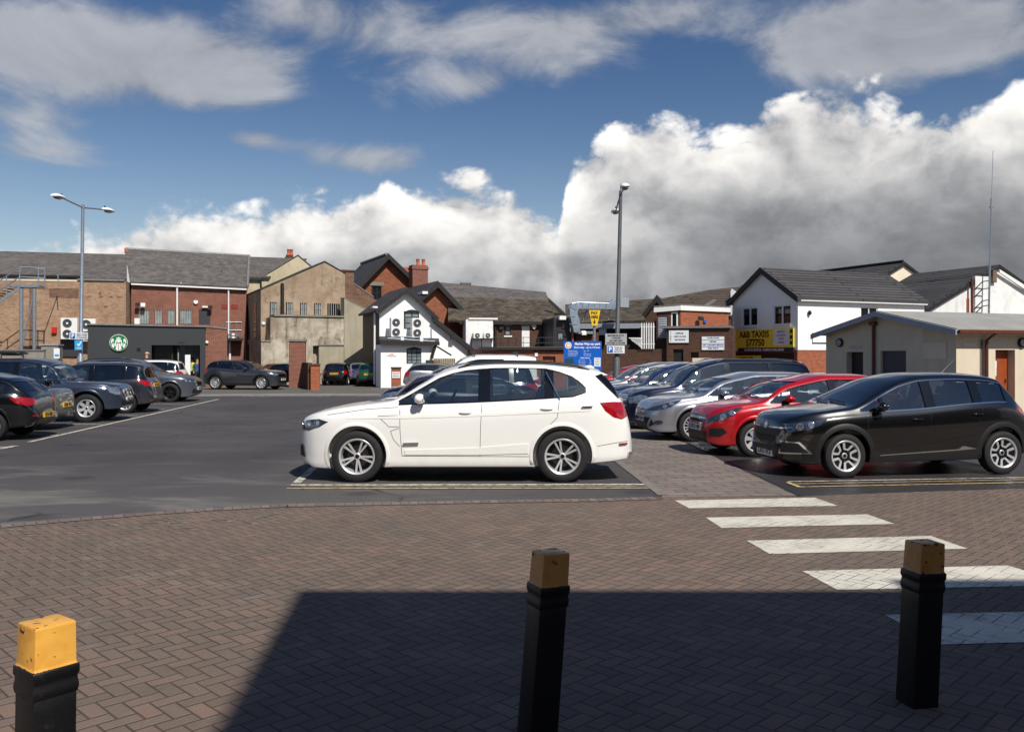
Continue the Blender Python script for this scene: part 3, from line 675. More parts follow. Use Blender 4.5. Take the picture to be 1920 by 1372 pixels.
# ---- red brick block
F2 = Facade(340, 60, 22)
b2 = building('red_brick_block', 'long red brick block with barred windows and white downpipes under a slate roof', F2, 355)
w = Wall(F2, [(246, 740), (246, 531), (462, 541), (462, 740)], 5.5, M['red_brick'], b2)
for x0, x1 in ((259, 281), (290, 304.5), (313.5, 328), (337, 360)):
    window(w, x0, 580.5, x1, 608, b2, 2, 1, M['dark'], M['pane_pale'], .04, .2, 7 if x1-x0 > 16 else 5)
w.hole(373, 580, 394, 609, .12); w.done()
F2.slab(MB(), 373.3, 580.4, 393.7, 609, -.10, -.02).build('door', M['black_panel'], b2)
for k, x0, x1 in ((0, 415, 427.5), (1, 433, 446)): F2.slab(MB(), x0, 571, x1, 579, -.02, .03).build('air_vent', plain('red_vent', (128, 40, 34), .6), b2)
q = [F2.at(244, 531.5, .25), F2.at(464, 541.5, .25), F2.at(467, 484, -5.2), F2.at(234.5, 471, -5.2)]
roof_quad(q, .12, M['slate'], b2)
MB().tube([q[3]+Vector((0,0,.16)), q[2]+Vector((0,0,.16))], .11, 8).build('ridge_tiles', M['lead'], b2)
F2.slab(MB(), 233.5, 467, 240.5, 475, -5.3, -4.9).build('kneeler', M['terracotta'], b2)
vb = MB().tube([q[1]+Vector((0,0,.16)), q[2]+Vector((0,0,.18))], .10, 6); vb.build('verge', M['lead'], b2)
gutter(F2, 246, 531.3, 462, 541.3, .16, M['white_paint'], b2)
pipe(F2, [(339, 529), (339, 534), (332, 540), (332, 640)], .2, .065, M['white_paint'], b2)
pipe(F2, [(428.5, 541), (428.5, 636)], .12, .055, M['white_paint'], b2); pipe(F2, [(431, 640), (431, 700)], .12, .075, M['white_paint'], b2)
p = F2.at(367, 566, .03); MB().prism([p+F2.t*-.14+Vector((0,0,-.06)), p+Vector((0,0,-.17)), p+F2.t*.14+Vector((0,0,-.06)), p+F2.t*.14+Vector((0,0,.10)), p-F2.t*.14+Vector((0,0,.10))], F2.n*.10).build('alarm_box', M['white_paint'], b2)
floodlight(F2, 258, 572, .3, b2); floodlight(F2, 268, 572.5, .3, b2, M['white_paint']); floodlight(F2, 394, 577, .25, b2)
F2.slab(MB(), 379, 574, 390, 577, .0, .2).build('lamp_hood', M['white_paint'], b2)
F2.slab(MB(), 252, 597, 262, 608, .0, .3).build('meter_box', M['white_paint'], b2, bevel=.01)
F2.slab(MB(), 403, 647, 414.5, 700, .0, .03).build('side_door', M['black_wood'], b2)
# escape landing on the red brick block
fl = thing('steel_landing', 'small railed steel landing on the red brick wall above a white pipe', 'landing', F2.base(436, .5))
F2.slab(MB(), 423, 634.5, 454, 639, .0, 1.0).build('platform', M['darkgrey'], fl)
rl = MB()
for o in (.05, .95):
    for x in (424, 432, 443, 453): rl.tube([F2.at(x, 636, o), F2.at(x, 604, o)], .03, 6)
    for y in (604, 619): rl.tube([F2.at(424, y, o), F2.at(453, y, o)], .028, 6)
rl.build('railing', M['galv'], fl); F2.slab(MB(), 434, 625, 442, 635, .3, .6).build('stored_box', M['white_paint'], fl)

# ---- pale rendered gable behind, with its own slate roof and chimney
F4 = Facade(530, 64, 22)
b4 = building('pale_gable_house', 'pale rendered gable standing behind the tan rendered gable, with a small chimney', F4, 520)
Wall(F4, [(462, 740), (462, 524), (489, 522), (558.5, 480.5), (600, 515), (600, 740)], 7, M['render_pale'], b4).done()
gable_roof(F4, (491, 521), (558.5, 479.5), (600, 514), 8, M['slate'], b4, .05, .05, 0, None, .06, ext=.05)
roof_quad([F4.at(456, 522, .2), F4.at(505, 522, .2), F4.at(575, 487.5, -5.5), F4.at(463, 484, -5.5)], .12, M['slate'], b4)
F4.slab(MB(), 462, 521.5, 489, 525.5, .0, .22).build('gutter', M['black_wood'], b4); pipe(F4, [(489, 524), (490, 548)], .1, .06, M['black_wood'], b4)
chimney(F4, 537, 478, 550, 500, -6, b4, M['dark_brick'], (541, 546.5))

# ---- tan rendered gable with a row of barred windows, its block in front
F3 = Facade(489, 57, 26)
b3 = building('tan_gable_house', 'tan rendered gable with a row of five small barred windows', F3, 560)
w = Wall(F3, [(489, 745), (489, 544), (608.5, 492.5), (647, 514), (647, 745)], 9.5, M['render_tan'], b3)
for k, (x0, x1) in enumerate(((506, 520.5), (536.5, 550), (563, 576.5), (589.5, 603), (614, 639))):
    window(w, x0, 566+k*.8, x1, 591+k*.6, b3, 2 if k < 4 else 3, 2, M['dark'], M['pane_pale'] if k < 4 else M['pane'], .045, .2, 4 if k < 4 else 6)
w.done()
gable_roof(F3, (489, 544), (608.5, 491.5), (647, 513.5), 9.5, M['slate_dark'], b3, .04, .06, 0, None, .05, ext=.04)
pipe(F3, [(529.5, 531), (529.5, 592)], .12, .11, M['black_wood'], b3)
# side wall features: tall dark slit windows in the shaded left flank
a = F3.base(489); bk = -F3.n
sw = MB()
for s_, e_, z0, z1 in ((1.6, 2.6, 3.0, 5.4), (4.2, 5.2, 3.0, 5.4)): sw.ob(a+bk*s_-F3.t*.02+Vector((0,0,z0)), bk*(e_-s_), F3.t*.04, Vector((0,0,z1-z0)))
sw.build('side_window', M['pane'], b3)
MB().ob(a+bk*4.5-F3.t*.05, bk*2.6, F3.t*.1, Vector((0,0,2.6))).build('side_opening', M['dark'], b3)
w = Wall(F3, [(489.5, 745), (489.5, 638), (507, 638), (507, 594.5), (646, 597), (646, 745)], 1.45, M['render_grey'], b3, 1.45, 'front_block'); w.hole(587, 648, 598, 745, .5); w.done()
F3.slab(MB(), 505, 592.5, 647, 595.8, .0, 1.53).build('coping', M['concrete'], b3)
F3.slab(MB(), 598, 648.5, 644, 700, 1.4, 1.485).build('boarded_panel', M['render_wing'], b3); F3.slab(MB(), 596, 645.5, 645, 648.2, 1.4, 1.54).build('lintel', M['lead'], b3)
w = Wall(F3, [(645.5, 745), (645.5, 559.5), (698, 586), (698, 745)], .9, M['render_wing'], b3, 1.55, 'wing_wall'); w.done()
q = F3.poly([(645.5, 559.5), (698, 586)], 1.57); MB().prism([q[0], q[1], q[1]+Vector((0,0,.07)), q[0]+Vector((0,0,.07))], F3.n*-.95).build('wing_coping', M['concrete'], b3)
p = F3.at(494, 607, .02); MB().ball(p, .13, .13, .13, 10).build('bulkhead_light', M['white_paint'], b3, sm=40)
F3.slab(MB(), 489.3, 639, 507.5, 640.6, 1.4, 1.5).build('step_coping', M['concrete'], b3)

# ---- old brick party wall and the tall orange brick gable
F6 = Facade(724, 64, 25)
b6 = building('orange_gable_house', 'tall orange brick gable with black bargeboards behind the white house', F6, 724)
w = Wall(F6, [(672, 745), (672, 537), (724.7, 484), (776, 533), (776, 745)], 6.3, M['gable_brick'], b6); window(w, 697, 536, 715.5, 562, b6, 2, 2, M['black_wood'], M['pane'], .06); w.done()
F6.slab(MB(), 692.5, 529, 719, 535.6, -.05, .04).build('lintel', M['concrete'], b6)
gable_roof(F6, (672, 536.5), (724.7, 481.5), (776, 531), 6.4, M['slate_dark'], b6, .5, .13, 0, M['black_wood'], .16, ext=.3)
r = [F6.at(724.7, 481.5, .5)+Vector((0,0,.2)), F6.at(724.7, 481.5, .5)+Vector((0,0,.2))-F6.n*7]; MB().tube(r, .09, 6).build('ridge_tiles', M['lead'], b6)
F5 = Facade(670, 61.5, 25)
b5 = building('party_wall', 'rough old brick party wall sloping down between the tan gable and the white house', F5, 670, 'wall')
Wall(F5, [(640, 745), (640, 508.5), (664, 508.5), (664, 533), (701, 558), (701, 745)], .5, M['old_brick'], b5).done()
q = F5.poly([(664, 532.5), (701, 557.5)], .04); MB().prism([q[0], q[1], q[1]+Vector((0,0,.08)), q[0]+Vector((0,0,.08))], F5.n*-.58).build('coping', M['lead'], b5)
q = F5.rect(638.5, 506, 665.5, 509, .05); MB().prism(q, F5.n*-.62).build('cap', M['dark_brick'], b5)
# chimneys behind the white house
FC = Facade(788, 62, 25)
c = thing('chimney_stack', 'tall red brick chimney stack with two terracotta pots above the white house', 'chimney', FC.base(788))
chimney(FC, 773.7, 497, 802.5, 700, 0, c, M['red_brick'], (783.5, 794))
FCs = Facade(760, 68, 25)
c = thing('vent_turret', 'small white vent turret with an orange cap between gable and chimney stack', 'vent', FCs.base(760))
FCs.slab(MB(), 757, 508, 767.5, 690, -.5, 0).build('shaft', M['white_dirty'], c)
q = FCs.rect(753, 506, 770, 509.5, .12); mb = MB().prism(q, FCs.n*-.75); mb.prism(FCs.poly([(753, 506), (770, 506), (764, 500.5), (758, 500.5)], .1), FCs.n*-.7); mb.build('cap', M['terracotta'], c)
MB().tube([FCs.at(769.5, 690, .1), FCs.at(769.5, 500, .1)], .09, 8).build('flue', M['galv'], c)

# ---- white painted house with its catslide roof
F7 = Facade(760, 52, 22)
b7 = building('white_house', 'white painted gable house with black trim and a long catslide roof', F7, 760)
w = Wall(F7, [(711.5, 745), (711.5, 582), (760.4, 546), (811.5, 594), (811.5, 604), (893, 668), (893, 745)], 4.4, M['white_wall'], b7)
window(w, 757.5, 583.5, 786.5, 617, b7, 2, 3, M['black_wood'], M['pane_pale'], .07, .2)
w.hole(763, 656, 790, 682, .1); w.done()
# arched head boards above the upper window
pts = [(757.5, 585)]+[(757.5+29*k/8, 585-4.6*math.sin(math.pi*k/8)) for k in range(9)]+[(786.5, 585)]
MB().prism(F7.poly(pts[1:-1][::1] if False else pts[1:10], .03), F7.n*-.12).build('window_head', M['black_wood'], b7)
gable_roof(F7, (711.4, 581.5), (760.6, 544.5), (811.5, 593), 4.5, M['slate_dark'], b7, .32, .12, 0, M['black_wood'], .12, ext=.30)
A, E = F7.at(808, 597, 0), F7.at(888, 660.5, 0); d = (E-A).normalized(); nn = d.cross(F7.n); nn = nn if nn.z > 0 else -nn; f = F7.n*.3
MB().prism([E+d*.35+f, A+f, A+f+nn*.14, E+d*.35+f+nn*.14], F7.n*-4.8).build('roof', M['slate_dark'], b7)
MB().prism([E+d*.35+f+nn*.11, A+f+nn*.11, A+f-nn*.13, E+d*.35+f-nn*.13], F7.n*.055).build('bargeboard', M['black_wood'], b7)
q = F7.at(889, 655, .45); MB().ob(q-F7.t*.25, F7.t*.7, F7.n*-2, Vector((0,0,-.35))).build('eaves_box', M['black_wood'], b7)
# left flank: its shade put in as a black sheet, plus a downpipe
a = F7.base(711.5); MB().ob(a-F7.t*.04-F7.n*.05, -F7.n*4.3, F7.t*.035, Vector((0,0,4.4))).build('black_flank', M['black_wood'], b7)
pipe(F7, [(702.5, 584), (702, 720)], -.25, .06, M['white_paint'], b7)
q = F7.at(700, 577, .5); MB().ob(q-F7.n*.1, -F7.n*.6, F7.t*.28, Vector((0,0,.10))).build('lead_edge', M['white_paint'], b7)
# lean-to porch carrying the condensers
w = Wall(F7, [(714, 745), (714, 646), (813, 648), (813, 745)], 1.25, M['white_wall'], b7, 1.3, 'porch_wall')
window(w, 762.5, 653.5, 790.5, 682, b7, 3, 4, M['black_wood'], M['pane_pale'], .05, .2); w.done()
pts = [(763, 655)]+[(762.5+28*k/8, 654.6-3.8*math.sin(math.pi*k/8)) for k in range(9)]
MB().prism(F7.poly(pts[1:], 1.33), F7.n*-.12).build('window_head', M['black_wood'], b7)
q = [F7.at(711, 640, 1.62), F7.at(823, 646.5, 1.62), F7.at(823, 638, .0), F7.at(711, 634, .0)]; roof_quad(q, .12, M['slate_dark'], b7, 'porch_roof')
F7.slab(MB(), 711, 640.5, 823, 647, 1.55, 1.7).build('fascia', M['black_wood'], b7)
br = MB().tube([F7.at(818, 646, 1.5), F7.at(812, 660, 1.5), F7.at(810, 672, 1.5)], .09, 6).tube([F7.at(820, 650, 1.5), F7.at(846, 666, 1.4)], .05, 6); br.build('bracket', M['black_wood'], b7)
for s_, y_ in (('STAFF', 664.5), ('ENTRANCE', 667.5)): lettering(s_, F7.at(734, y_, 1.315), F7.t, (0,0,1), .07, M['red_ink'], b7)
fan_unit(F7, 730, 596, 753, 632, .55, 'tall white twin fan condenser on the white house, left of its window', 2)
fan_unit(F7, 769.5, 597, 792, 634, .55, 'tall white twin fan condenser on the white house, in front of its upper window', 2)
t = thing('pipe_rail', 'low run of white pipes and rails along the porch roof of the white house', 'pipes', F7.base(770, 1.4))
rl = MB().tube([F7.at(727, 634, 1.3), F7.at(815, 640, 1.3)], .035, 6).tube([F7.at(745, 636, 1.1), F7.at(745, 630, 1.1), F7.at(800, 634, 1.1)], .03, 6)
for x in (728, 748, 770, 786, 800, 814): rl.tube([F7.at(x, 643, 1.3), F7.at(x, 631+(x-728)*.06, 1.3)], .025, 6)
rl.build('rail', M['galv'], t)
for x in (752, 788): F7.slab(MB(), x-3, 632, x+3, 640, 1.1, 1.4).build('pipe_box', M['white_paint'], t)
MB().tube([F7.at(808.5, 642, .05), F7.at(808.5, 616, .05)], .025, 6).build('conduit', M['darkgrey'], b7)
floodlight(F7, 848, 634, .25, b7)

# ---- second orange brick gable behind the white house
F8 = Facade(818, 56.5, 24)
b8 = building('low_orange_gable', 'orange brick gable house with a black edged roof, right of the chimney stack', F8, 830)
Wall(F8, [(786, 745), (786, 561), (816.5, 536), (875, 598), (875, 745)], 7, M['gable_brick'], b8).done()
gable_roof(F8, (786, 560), (817, 533.5), (875, 595.5), 7, M['slate_dark'], b8, .45, .13, 0, M['black_wood'], .16, ext=.3)
F8.slab(MB(), 783, 548, 793, 553, -.4, .6).build('lead_edge', M['white_paint'], b8)

# ---- long house with a mossy two-pitch slate roof and a roof terrace
F9 = Facade(960, 56, 12)
b9 = building('mossy_roof_house', 'long brick house with a two pitch mossy slate roof and a white upper door', F9, 975)
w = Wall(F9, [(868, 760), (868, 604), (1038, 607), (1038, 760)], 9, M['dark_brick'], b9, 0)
window(w, 946, 611, 957.5, 629, b9, 1, 2, M['black_wood'], M['pane_pale'], .07, .15, sill=M['white_paint']); window(w, 1019, 615, 1029.5, 633, b9, 1, 3, M['black_wood'], M['pane'], .06, .15, 4)
w.hole(977.5, 611, 993.5, 652, .1); w.done()
d_ = F9.slab(MB(), 978, 611.5, 993, 652, -.09, -.02).build('door', M['white_paint'], b9)
for x0, x1, y in ((976, 996, 608.2), (943, 960, 607.9), (1016, 1032, 611)): F9.slab(MB(), x0, y, x1, y+2.8, -.02, .04).build('lintel', M['concrete'], b9)
F9.slab(MB(), 935.5, 607.5, 943, 617.5, .0, .18).build('vent_box', M['black_wood'], b9)
pipe(F9, [(929, 607), (929, 655)], .1, .07, M['black_wood'], b9)
p = F9.at(1001, 612, .03); MB().prism([p+F9.t*-.14+Vector((0,0,-.06)), p+Vector((0,0,-.18)), p+F9.t*.14+Vector((0,0,-.06)), p+F9.t*.14+Vector((0,0,.12)), p-F9.t*.14+Vector((0,0,.12))], F9.n*.10).build('alarm_box', M['white_paint'], b9)
F9.slab(MB(), 860, 604, 1043, 608.5, .0, .32).build('gutter', M['black_wood'], b9)
q = [F9.at(840, 603.5, .3), F9.at(1043, 607, .3), F9.at(1028, 566, -3.4), F9.at(840, 559.5, -3.4)]; roof_quad(q, .12, M['slate_moss'], b9)
q2 = [F9.at(815, 558, -3.35), F9.at(1029, 566, -3.35), F9.at(1023, 550, -6.2), F9.at(815, 531, -6.2)]; roof_quad(q2, .1, M['slate'], b9, 'upper_roof')
F9.slab(MB(), 862, 531.5, 881, 540, -6.6, -6.0).build('ridge_step', M['slate'], b9)
q = F9.poly([(1029, 560), (1060, 590)], -1.0); q2 = F9.poly([(1029, 566), (1060, 596)], -1.0)
MB().prism([q[0], q[1], q2[1], q2[0]], F9.n*.12).build('bargeboard', M['black_wood'], b9)
roof_quad([F9.at(1040, 606, -.2), F9.at(1064, 606, -.6), F9.at(1058, 588, -1.2), F9.at(1026, 559, -4.5)], .1, M['slate_moss'], b9, 'hip_roof')
for x, y in ((925, 546), (945, 544.5), (1000, 549)):
    p = F9.at(x, y-1.5, -6.1)
w = Wall(F9, [(873.5, 760), (873.5, 599), (924.5, 600), (924.5, 760)], 1.2, M['white_dirty'], b9, 1.2, 'white_bay'); w.done()
F9.slab(MB(), 872.5, 597.6, 925.5, 600.6, -.1, 1.28).build('bay_coping', M['white_paint'], b9)
# roof terrace (flat roofed ground floor in front)
w = Wall(F9, [(903, 760), (903, 656.5), (1062, 659), (1062, 760)], 5.2, M['gable_brick'], b9, 6.4, 'ground_floor'); w.hole(1018, 668, 1042, 690, .2); w.done()
F9.slab(MB(), 901, 651.8, 1064, 657.5, 1.25, 6.55).build('terrace', M['lead'], b9)
MB().prism(F9.rect(901, 650.5, 1064, 655.5, 6.56), F9.n*.06).build('terrace_edge', M['black_wood'], b9)
rl = MB()
for k in range(10): x = 925+k*14; rl.tube([F9.at(x, 652, 5.5), F9.at(x, 632, 5.5)], .018, 5)
for y in (632, 642): rl.tube([F9.at(925, y, 5.5), F9.at(1051, y+1, 5.5)], .016, 5)
rl.tube([F9.at(1000, 652, 5), F9.at(1012, 636, 5)], .03, 5); rl.build('terrace_rail', M['darkgrey'], b9)
F9.slab(MB(), 1002.5, 662, 1008, 668, 6.42, 6.47).build('notice', M['white_sign'], b9)
for k, x in enumerate((886, 905.5)):
    fan_unit(F9, x, 623.5, x+17, 634.5, 1.25, ('left' if k == 0 else 'right')+' one of two small condensers on the white bay above the van', 1, .38)
ap = thing('unit_shelf', 'steel shelf with pipes under the two small condensers', 'shelf', F9.base(905, 1.4)); F9.slab(MB(), 883, 634.7, 924, 636.5, 1.2, 1.75).build('shelf', M['darkgrey'], ap)
rl = MB(); [rl.tube([F9.at(x, 636, 1.65), F9.at(x, 651, 1.65)], .03, 5) for x in (884, 903, 921)]; rl.build('leg', M['darkgrey'], ap)
# dark lean-to with the duct
F10 = Facade(1055, 54, 12)
b10 = building('dark_extension', 'dark clad extension with a small window under the steel duct', F10, 1055)
w = Wall(F10, [(1038, 760), (1038, 596), (1069, 596), (1069, 760)], 4, M['darkgrey'], b10, .4); window(w, 1045, 623, 1056, 637, b10, 1, 1, M['black_wood'], M['pane_pale'], .05, .12); w.done()
F10.slab(MB(), 1044.5, 593, 1056.5, 600, .2, .8).build('roof_vent', M['white_paint'], b10)
F10.slab(MB(), 1069, 624, 1110, 760, -1, .4).build('side_wall', M['dark_brick'], b10)
F10.slab(MB(), 1067, 622, 1101, 627, -.8, .75).build('ledge', M['galv'], b10)
floodlight(F10, 1094, 625, .9, b10, M['white_paint']); F10.slab(MB(), 1070.5, 624, 1073, 650, .4, .7).build('timber_post', M['orange_brick'], b10)
dt = thing('ventilation_duct', 'large galvanised ventilation duct bending over the dark extension', 'duct', F10.base(1074, 1.2))
OUT = [(1071.9,623.7),(1064.4,593.7),(1063.4,578.7),(1068,569.4),(1080,567),(1137,569),(1148,561.5),(1153,562.5),(1153,575.5),(1146,581.8),(1137,580.6),(1081,580),(1078.5,584),(1078.4,590),(1083,601),(1083,623.7)]
MB().prism(F10.poly(OUT, .5), F10.n*.55).build('duct_run', M['duct'], dt, bevel=.01)
for k, (p_, q_) in enumerate((((1067.6,607),(1083,607)), ((1064.2,592),(1079,592)), ((1066,572),(1081,581)), ((1081,566.8),(1081,580.4)), ((1093,567.2),(1093,580.5)), ((1104,567.6),(1104,580.6)), ((1115,568),(1115,580.7)), ((1126,568.4),(1126,580.8)), ((1137,568.6),(1137,581)))):
    a_, c_ = F10.at(*p_, 1.052), F10.at(*q_, 1.052); e_ = (c_-a_).normalized().cross(F10.n)*.04; MB().prism([a_, c_, c_+e_, a_+e_], F10.n*.03).build('flange', M['galv'], dt)
[MB().tube([F10.at(*a_, .6), F10.at(*c_, .6)], .03, 5).build('support', M['galv'], dt) for a_, c_ in (((1100, 581), (1092, 606)), ((1126, 581), (1118, 606)), ((1083, 592), (1105, 582)), ((1141, 600), (1143, 580)))]
F10.slab(MB(), 1152.5, 560, 1168, 578, .3, 1.4).build('fan_box', M['grey_paint'], dt)

# ---- long low slate building to the right of the duct, shaded front under a pale fascia
F11 = Facade(1150, 56, -14)
b11 = building('slate_range', 'long low range with a brown slate roof, pale fascia and shaded front', F11, 1150)
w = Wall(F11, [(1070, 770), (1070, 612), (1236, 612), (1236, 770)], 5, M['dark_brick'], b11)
for x0, x1 in ((1085, 1096), (1100, 1118), (1124, 1140), (1146, 1160), (1176, 1198)): window(w, x0, 618, x1, 642, b11, 2, 1, M['black_wood'], M['pane'], .06, .2)
w.done()
q = [F11.at(1060, 609, .7), F11.at(1240, 602, .7), F11.at(1246, 562, -4.5), F11.at(1060, 574, -4.5)]; roof_quad(q, .12, M['slate_moss'], b11)
MB().prism(F11.rect(1064, 606.5, 1204, 616, .66), F11.n*.05).build('fascia', M['grey_paint'], b11)
F11.slab(MB(), 1124, 614, 1138, 628, .3, .6).build('air_handler', M['white_dirty'], b11)
# small shaded brown gable and flat roofed brick block
F12 = Facade(1250, 50, -22)
b12 = building('flat_roof_block', 'flat roofed brick block with a white fascia and boarded window', F12, 1250)
A = F12.base(1276, 0); tB = Vector((math.cos(R(24)), math.sin(R(24)), 0)); nB = Vector((tB.y, -tB.x, 0))
FB = Facade(1276, A.y, 20); FB.p = A.copy()
w = Wall(F12, [(1231, 770), (1231, 584), (1276, 580.5), (1276, 770)], 4.2, M['dark_brick'], b12)  # darker brick colour stands in for shade on this side of the block
w.hole(1233.5, 594, 1251, 634, .1); window(w, 1258, 585, 1271.5, 616, b12, 1, 1, M['white_paint'], M['pane'], .09, .12); w.done()
lv = F12.slab(MB(), 1234, 594.5, 1250.5, 634, -.09, -.03)
for k in range(9): F12.slab(lv, 1234.5, 595.5+k*4.2, 1250, 597.7+k*4.2, -.03, .02)
lv.build('boarded_window', plain('pale_boards', (176, 182, 190), .5), b12)
w = Wall(FB, [(1276, 770), (1276, 580.5), (1366, 585), (1366, 770)], 4.2, M['orange_brick'], b12, .01); w.done()
for F_, x0, y0, x1, y1, dy in ((F12, 1226, 576, 1276.5, 572.5, 9.5), (FB, 1275.8, 572.5, 1370, 577, 9)):
    MB().prism([F_.at(x0, y0, .12), F_.at(x1, y1, .12), F_.at(x1, y1+dy*.93, .12), F_.at(x0, y0+dy, .12)], F_.n*-.3).build('fascia', M['white_paint'], b12)
MB().prism([F12.at(1226, 575.5, .14), F12.at(1276.5, 572, .14), FB.at(1370, 576.5, .14), FB.at(1370, 576.5, -4)], (0, 0, .06)).build('roof', M['lead'], b12)
floodlight(FB, 1313, 598, .25, b12); FB.slab(MB(), 1318, 600, 1323, 605, .0, .1).build('camera_box', M['blue'], b12)
for k in range(1): pipe(FB, [(1307, 600), (1306, 634)], .05, .025, M['lead'], b12, 'cable')
FG = Facade(1230, 51.5, -14)
bG = building('brown_dormer_gable', 'small shaded brown brick gable with black verges beside the flat roofed block', FG, 1230)
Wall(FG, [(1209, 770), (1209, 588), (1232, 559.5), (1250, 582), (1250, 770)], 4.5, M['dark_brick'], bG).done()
gable_roof(FG, (1209, 588.5), (1232, 559), (1250, 582), 5.5, M['tile_brown'], bG, .2, .1, 0, M['black_wood'], .14, ext=.15)
# dark single storey front with the business signs
FS = Facade(1310, 47.5, -18)
bS = building('dark_shop_front', 'low dark brown brick front carrying two white notice boards', FS, 1312)
w = Wall(FS, [(1250, 780), (1250, 617), (1374, 615), (1374, 780)], 2.2, M['dark_brick'], bS); w.hole(1262, 655, 1281, 760, .2); w.hole(1295, 660, 1310, 760, .2); w.done()
FS.slab(MB(), 1248, 613.5, 1376, 617.5, -2.3, .14).build('coping', M['lead'], bS)
FS.slab(MB(), 1300, 671, 1334, 682, .05, .5).build('meter_housing', M['cream'], bS)
FS.slab(MB(), 1263, 656, 1280.5, 760, -.19, -.12).build('door', M['black_wood'], bS)
def board(F, x0, y0, x1, y1, o, label, bm, lines, parent=None, th=.05, name='notice_board', frame=None):
    q = F.rect(x0, y0, x1, y1, o); c = (q[0]+q[1])/2; t = thing(name, label, 'sign', c)
    MB().prism(q, F.n*th).build('panel', bm, t)
    if frame: F.slab(MB(), x0-.8, y0-.8, x1+.8, y1+.8, o-.03, o+th*.5).build('frame', frame, t)
    for (s, px, py, hpx, mt, *rest) in lines:
        p = F.at(px, py, o+th+.004); h = hpx/FPX*p.y; mw_ = rest[0]/FPX*p.y if rest else None
        lettering(s, p, F.t, (0,0,1), h, mt, t, mw_, bold=.03)
    return t, q
t, q = board(FS, 1254.5, 619.5, 1291.5, 642.5, .02, 'white notice board with a lettered black edge, left on the dark brick front', M['white_sign'], [('OFFICE', 1274, 625, 3.2, M['black_ink']), ('FIRST FLOOR', 1275, 631, 2.6, M['black_ink'], 26), ('ENTRANCE', 1275, 637, 2.6, M['black_ink'])], frame=M['black_wood'])
for k, ch in enumerate('SIGNS'): lettering(ch, FS.at(1257.5, 622.5+k*4.2, .075), FS.t, (0,0,1), .08, M['black_ink'], t)
t, q = board(FS, 1316, 631, 1358, 656, .02, 'white notice board of four ruled lines, right on the dark brick front', M['white_sign'], [('ALTERATIONS', 1337, 633.6, 2.4, M['blue_ink'], 36), ('REPAIRS', 1337, 640.4, 2.4, M['blue_ink'], 30), ('DRY CLEANING SERVICE', 1337, 647, 2.4, M['blue_ink'], 38), ('OPEN TODAY', 1337, 653, 2.2, M['blue_ink'], 20)])
mb = MB(); [FS.slab(mb, 1316.5, y, 1357.5, y+.6, .07, .078) for y in (637, 643.6, 650)]; mb.build('rule', M['blue_ink'], t)
# white steel palings and a lattice beside the shop front
t = thing('palisade_panel', 'white steel palisade fence panel with pointed pales on a wall', 'fence', FG.base(1215, 2)); FP = Facade(1215, 48.5, -14)
mb = MB()
for k in range(6):
    x = 1203.5+k*4.4; a = FP.at(x, 654, 0); h = FP.at(x, 604, 0).z-a.z; MB().prism([a-FP.t*.035, a+FP.t*.035, a+FP.t*.035+Vector((0,0,h-.1)), a+Vector((0,0,h)), a-FP.t*.035+Vector((0,0,h-.1))], FP.n*.02).build('pale', M['white_paint'], t)
[FP.slab(MB(), 1201, y, 1228, y+1.2, -.05, -.002).build('rail', M['white_paint'], t) for y in (612, 644)]
bl = building('yard_wall', 'dark brick yard wall behind the right hand row of cars', FP, 1200, 'wall'); Wall(FP, [(1128, 770), (1128, 656), (1252, 654), (1252, 770)], .3, M['dark_brick'], bl, -.1).done()
t = thing('lattice_gate', 'white diagonal lattice screen left of the steel palings', 'lattice', FP.base(1191)); mb = MB()
for k in range(7):
    mb.tube([FP.at(1181+k*2.6, 634, .05), FP.at(min(1202, 1187+k*3.4), 634+min(18, 6+k*2.8), .05)], .016, 4)
    mb.tube([FP.at(1183+k*3, 634+k*2.7, .07), FP.at(1202, 634+k*1.2, .07)], .014, 4)
mb.tube([FP.at(1179, 634, .05), FP.at(1203, 634, .05)], .03, 5); mb.build('lattice', M['white_paint'], t)
# roofs behind
F15 = Facade(1310, 64, 8)
b15 = building('brown_tiled_house', 'brown tiled roof rising behind the flat roofed brick block', F15, 1310)
Wall(F15, [(1215, 770), (1215, 592), (1385, 592), (1385, 770)], 8, M['dark_brick'], b15).done()
roof_quad([F15.at(1212, 590, .3), F15.at(1390, 590, .3), F15.at(1390, 540, -4), F15.at(1330, 546, -4)], .12, M['tile_brown'], b15)
roof_quad([F15.at(1212, 590, .28), F15.at(1300, 590, .28), F15.at(1330, 546, -4), F15.at(1246, 561, -4)], .11, M['slate_moss'], b15)
q = F15.poly([(1318, 574), (1338, 561), (1344, 562), (1326, 575)], .4); MB().prism(q, F15.n*-.2).build('lead_valley', M['lead'], b15)
F16 = Facade(1392, 54, -20)
b16 = building('narrow_gable', 'narrow pale blue gable edge with a brown tiled roof behind the taxi office', F16, 1392)
Wall(F16, [(1370, 770), (1370, 545), (1372, 541), (1392, 556), (1392, 770)], 3, M['blue_white'], b16).done()
F17 = Facade(1400, 66, 20); roof_quad([F17.at(1366, 556, 0), F17.at(1450, 556, 0), F17.at(1440, 522, -4), F17.at(1410, 523, -4)], .12, M['tile_brown'], b16)

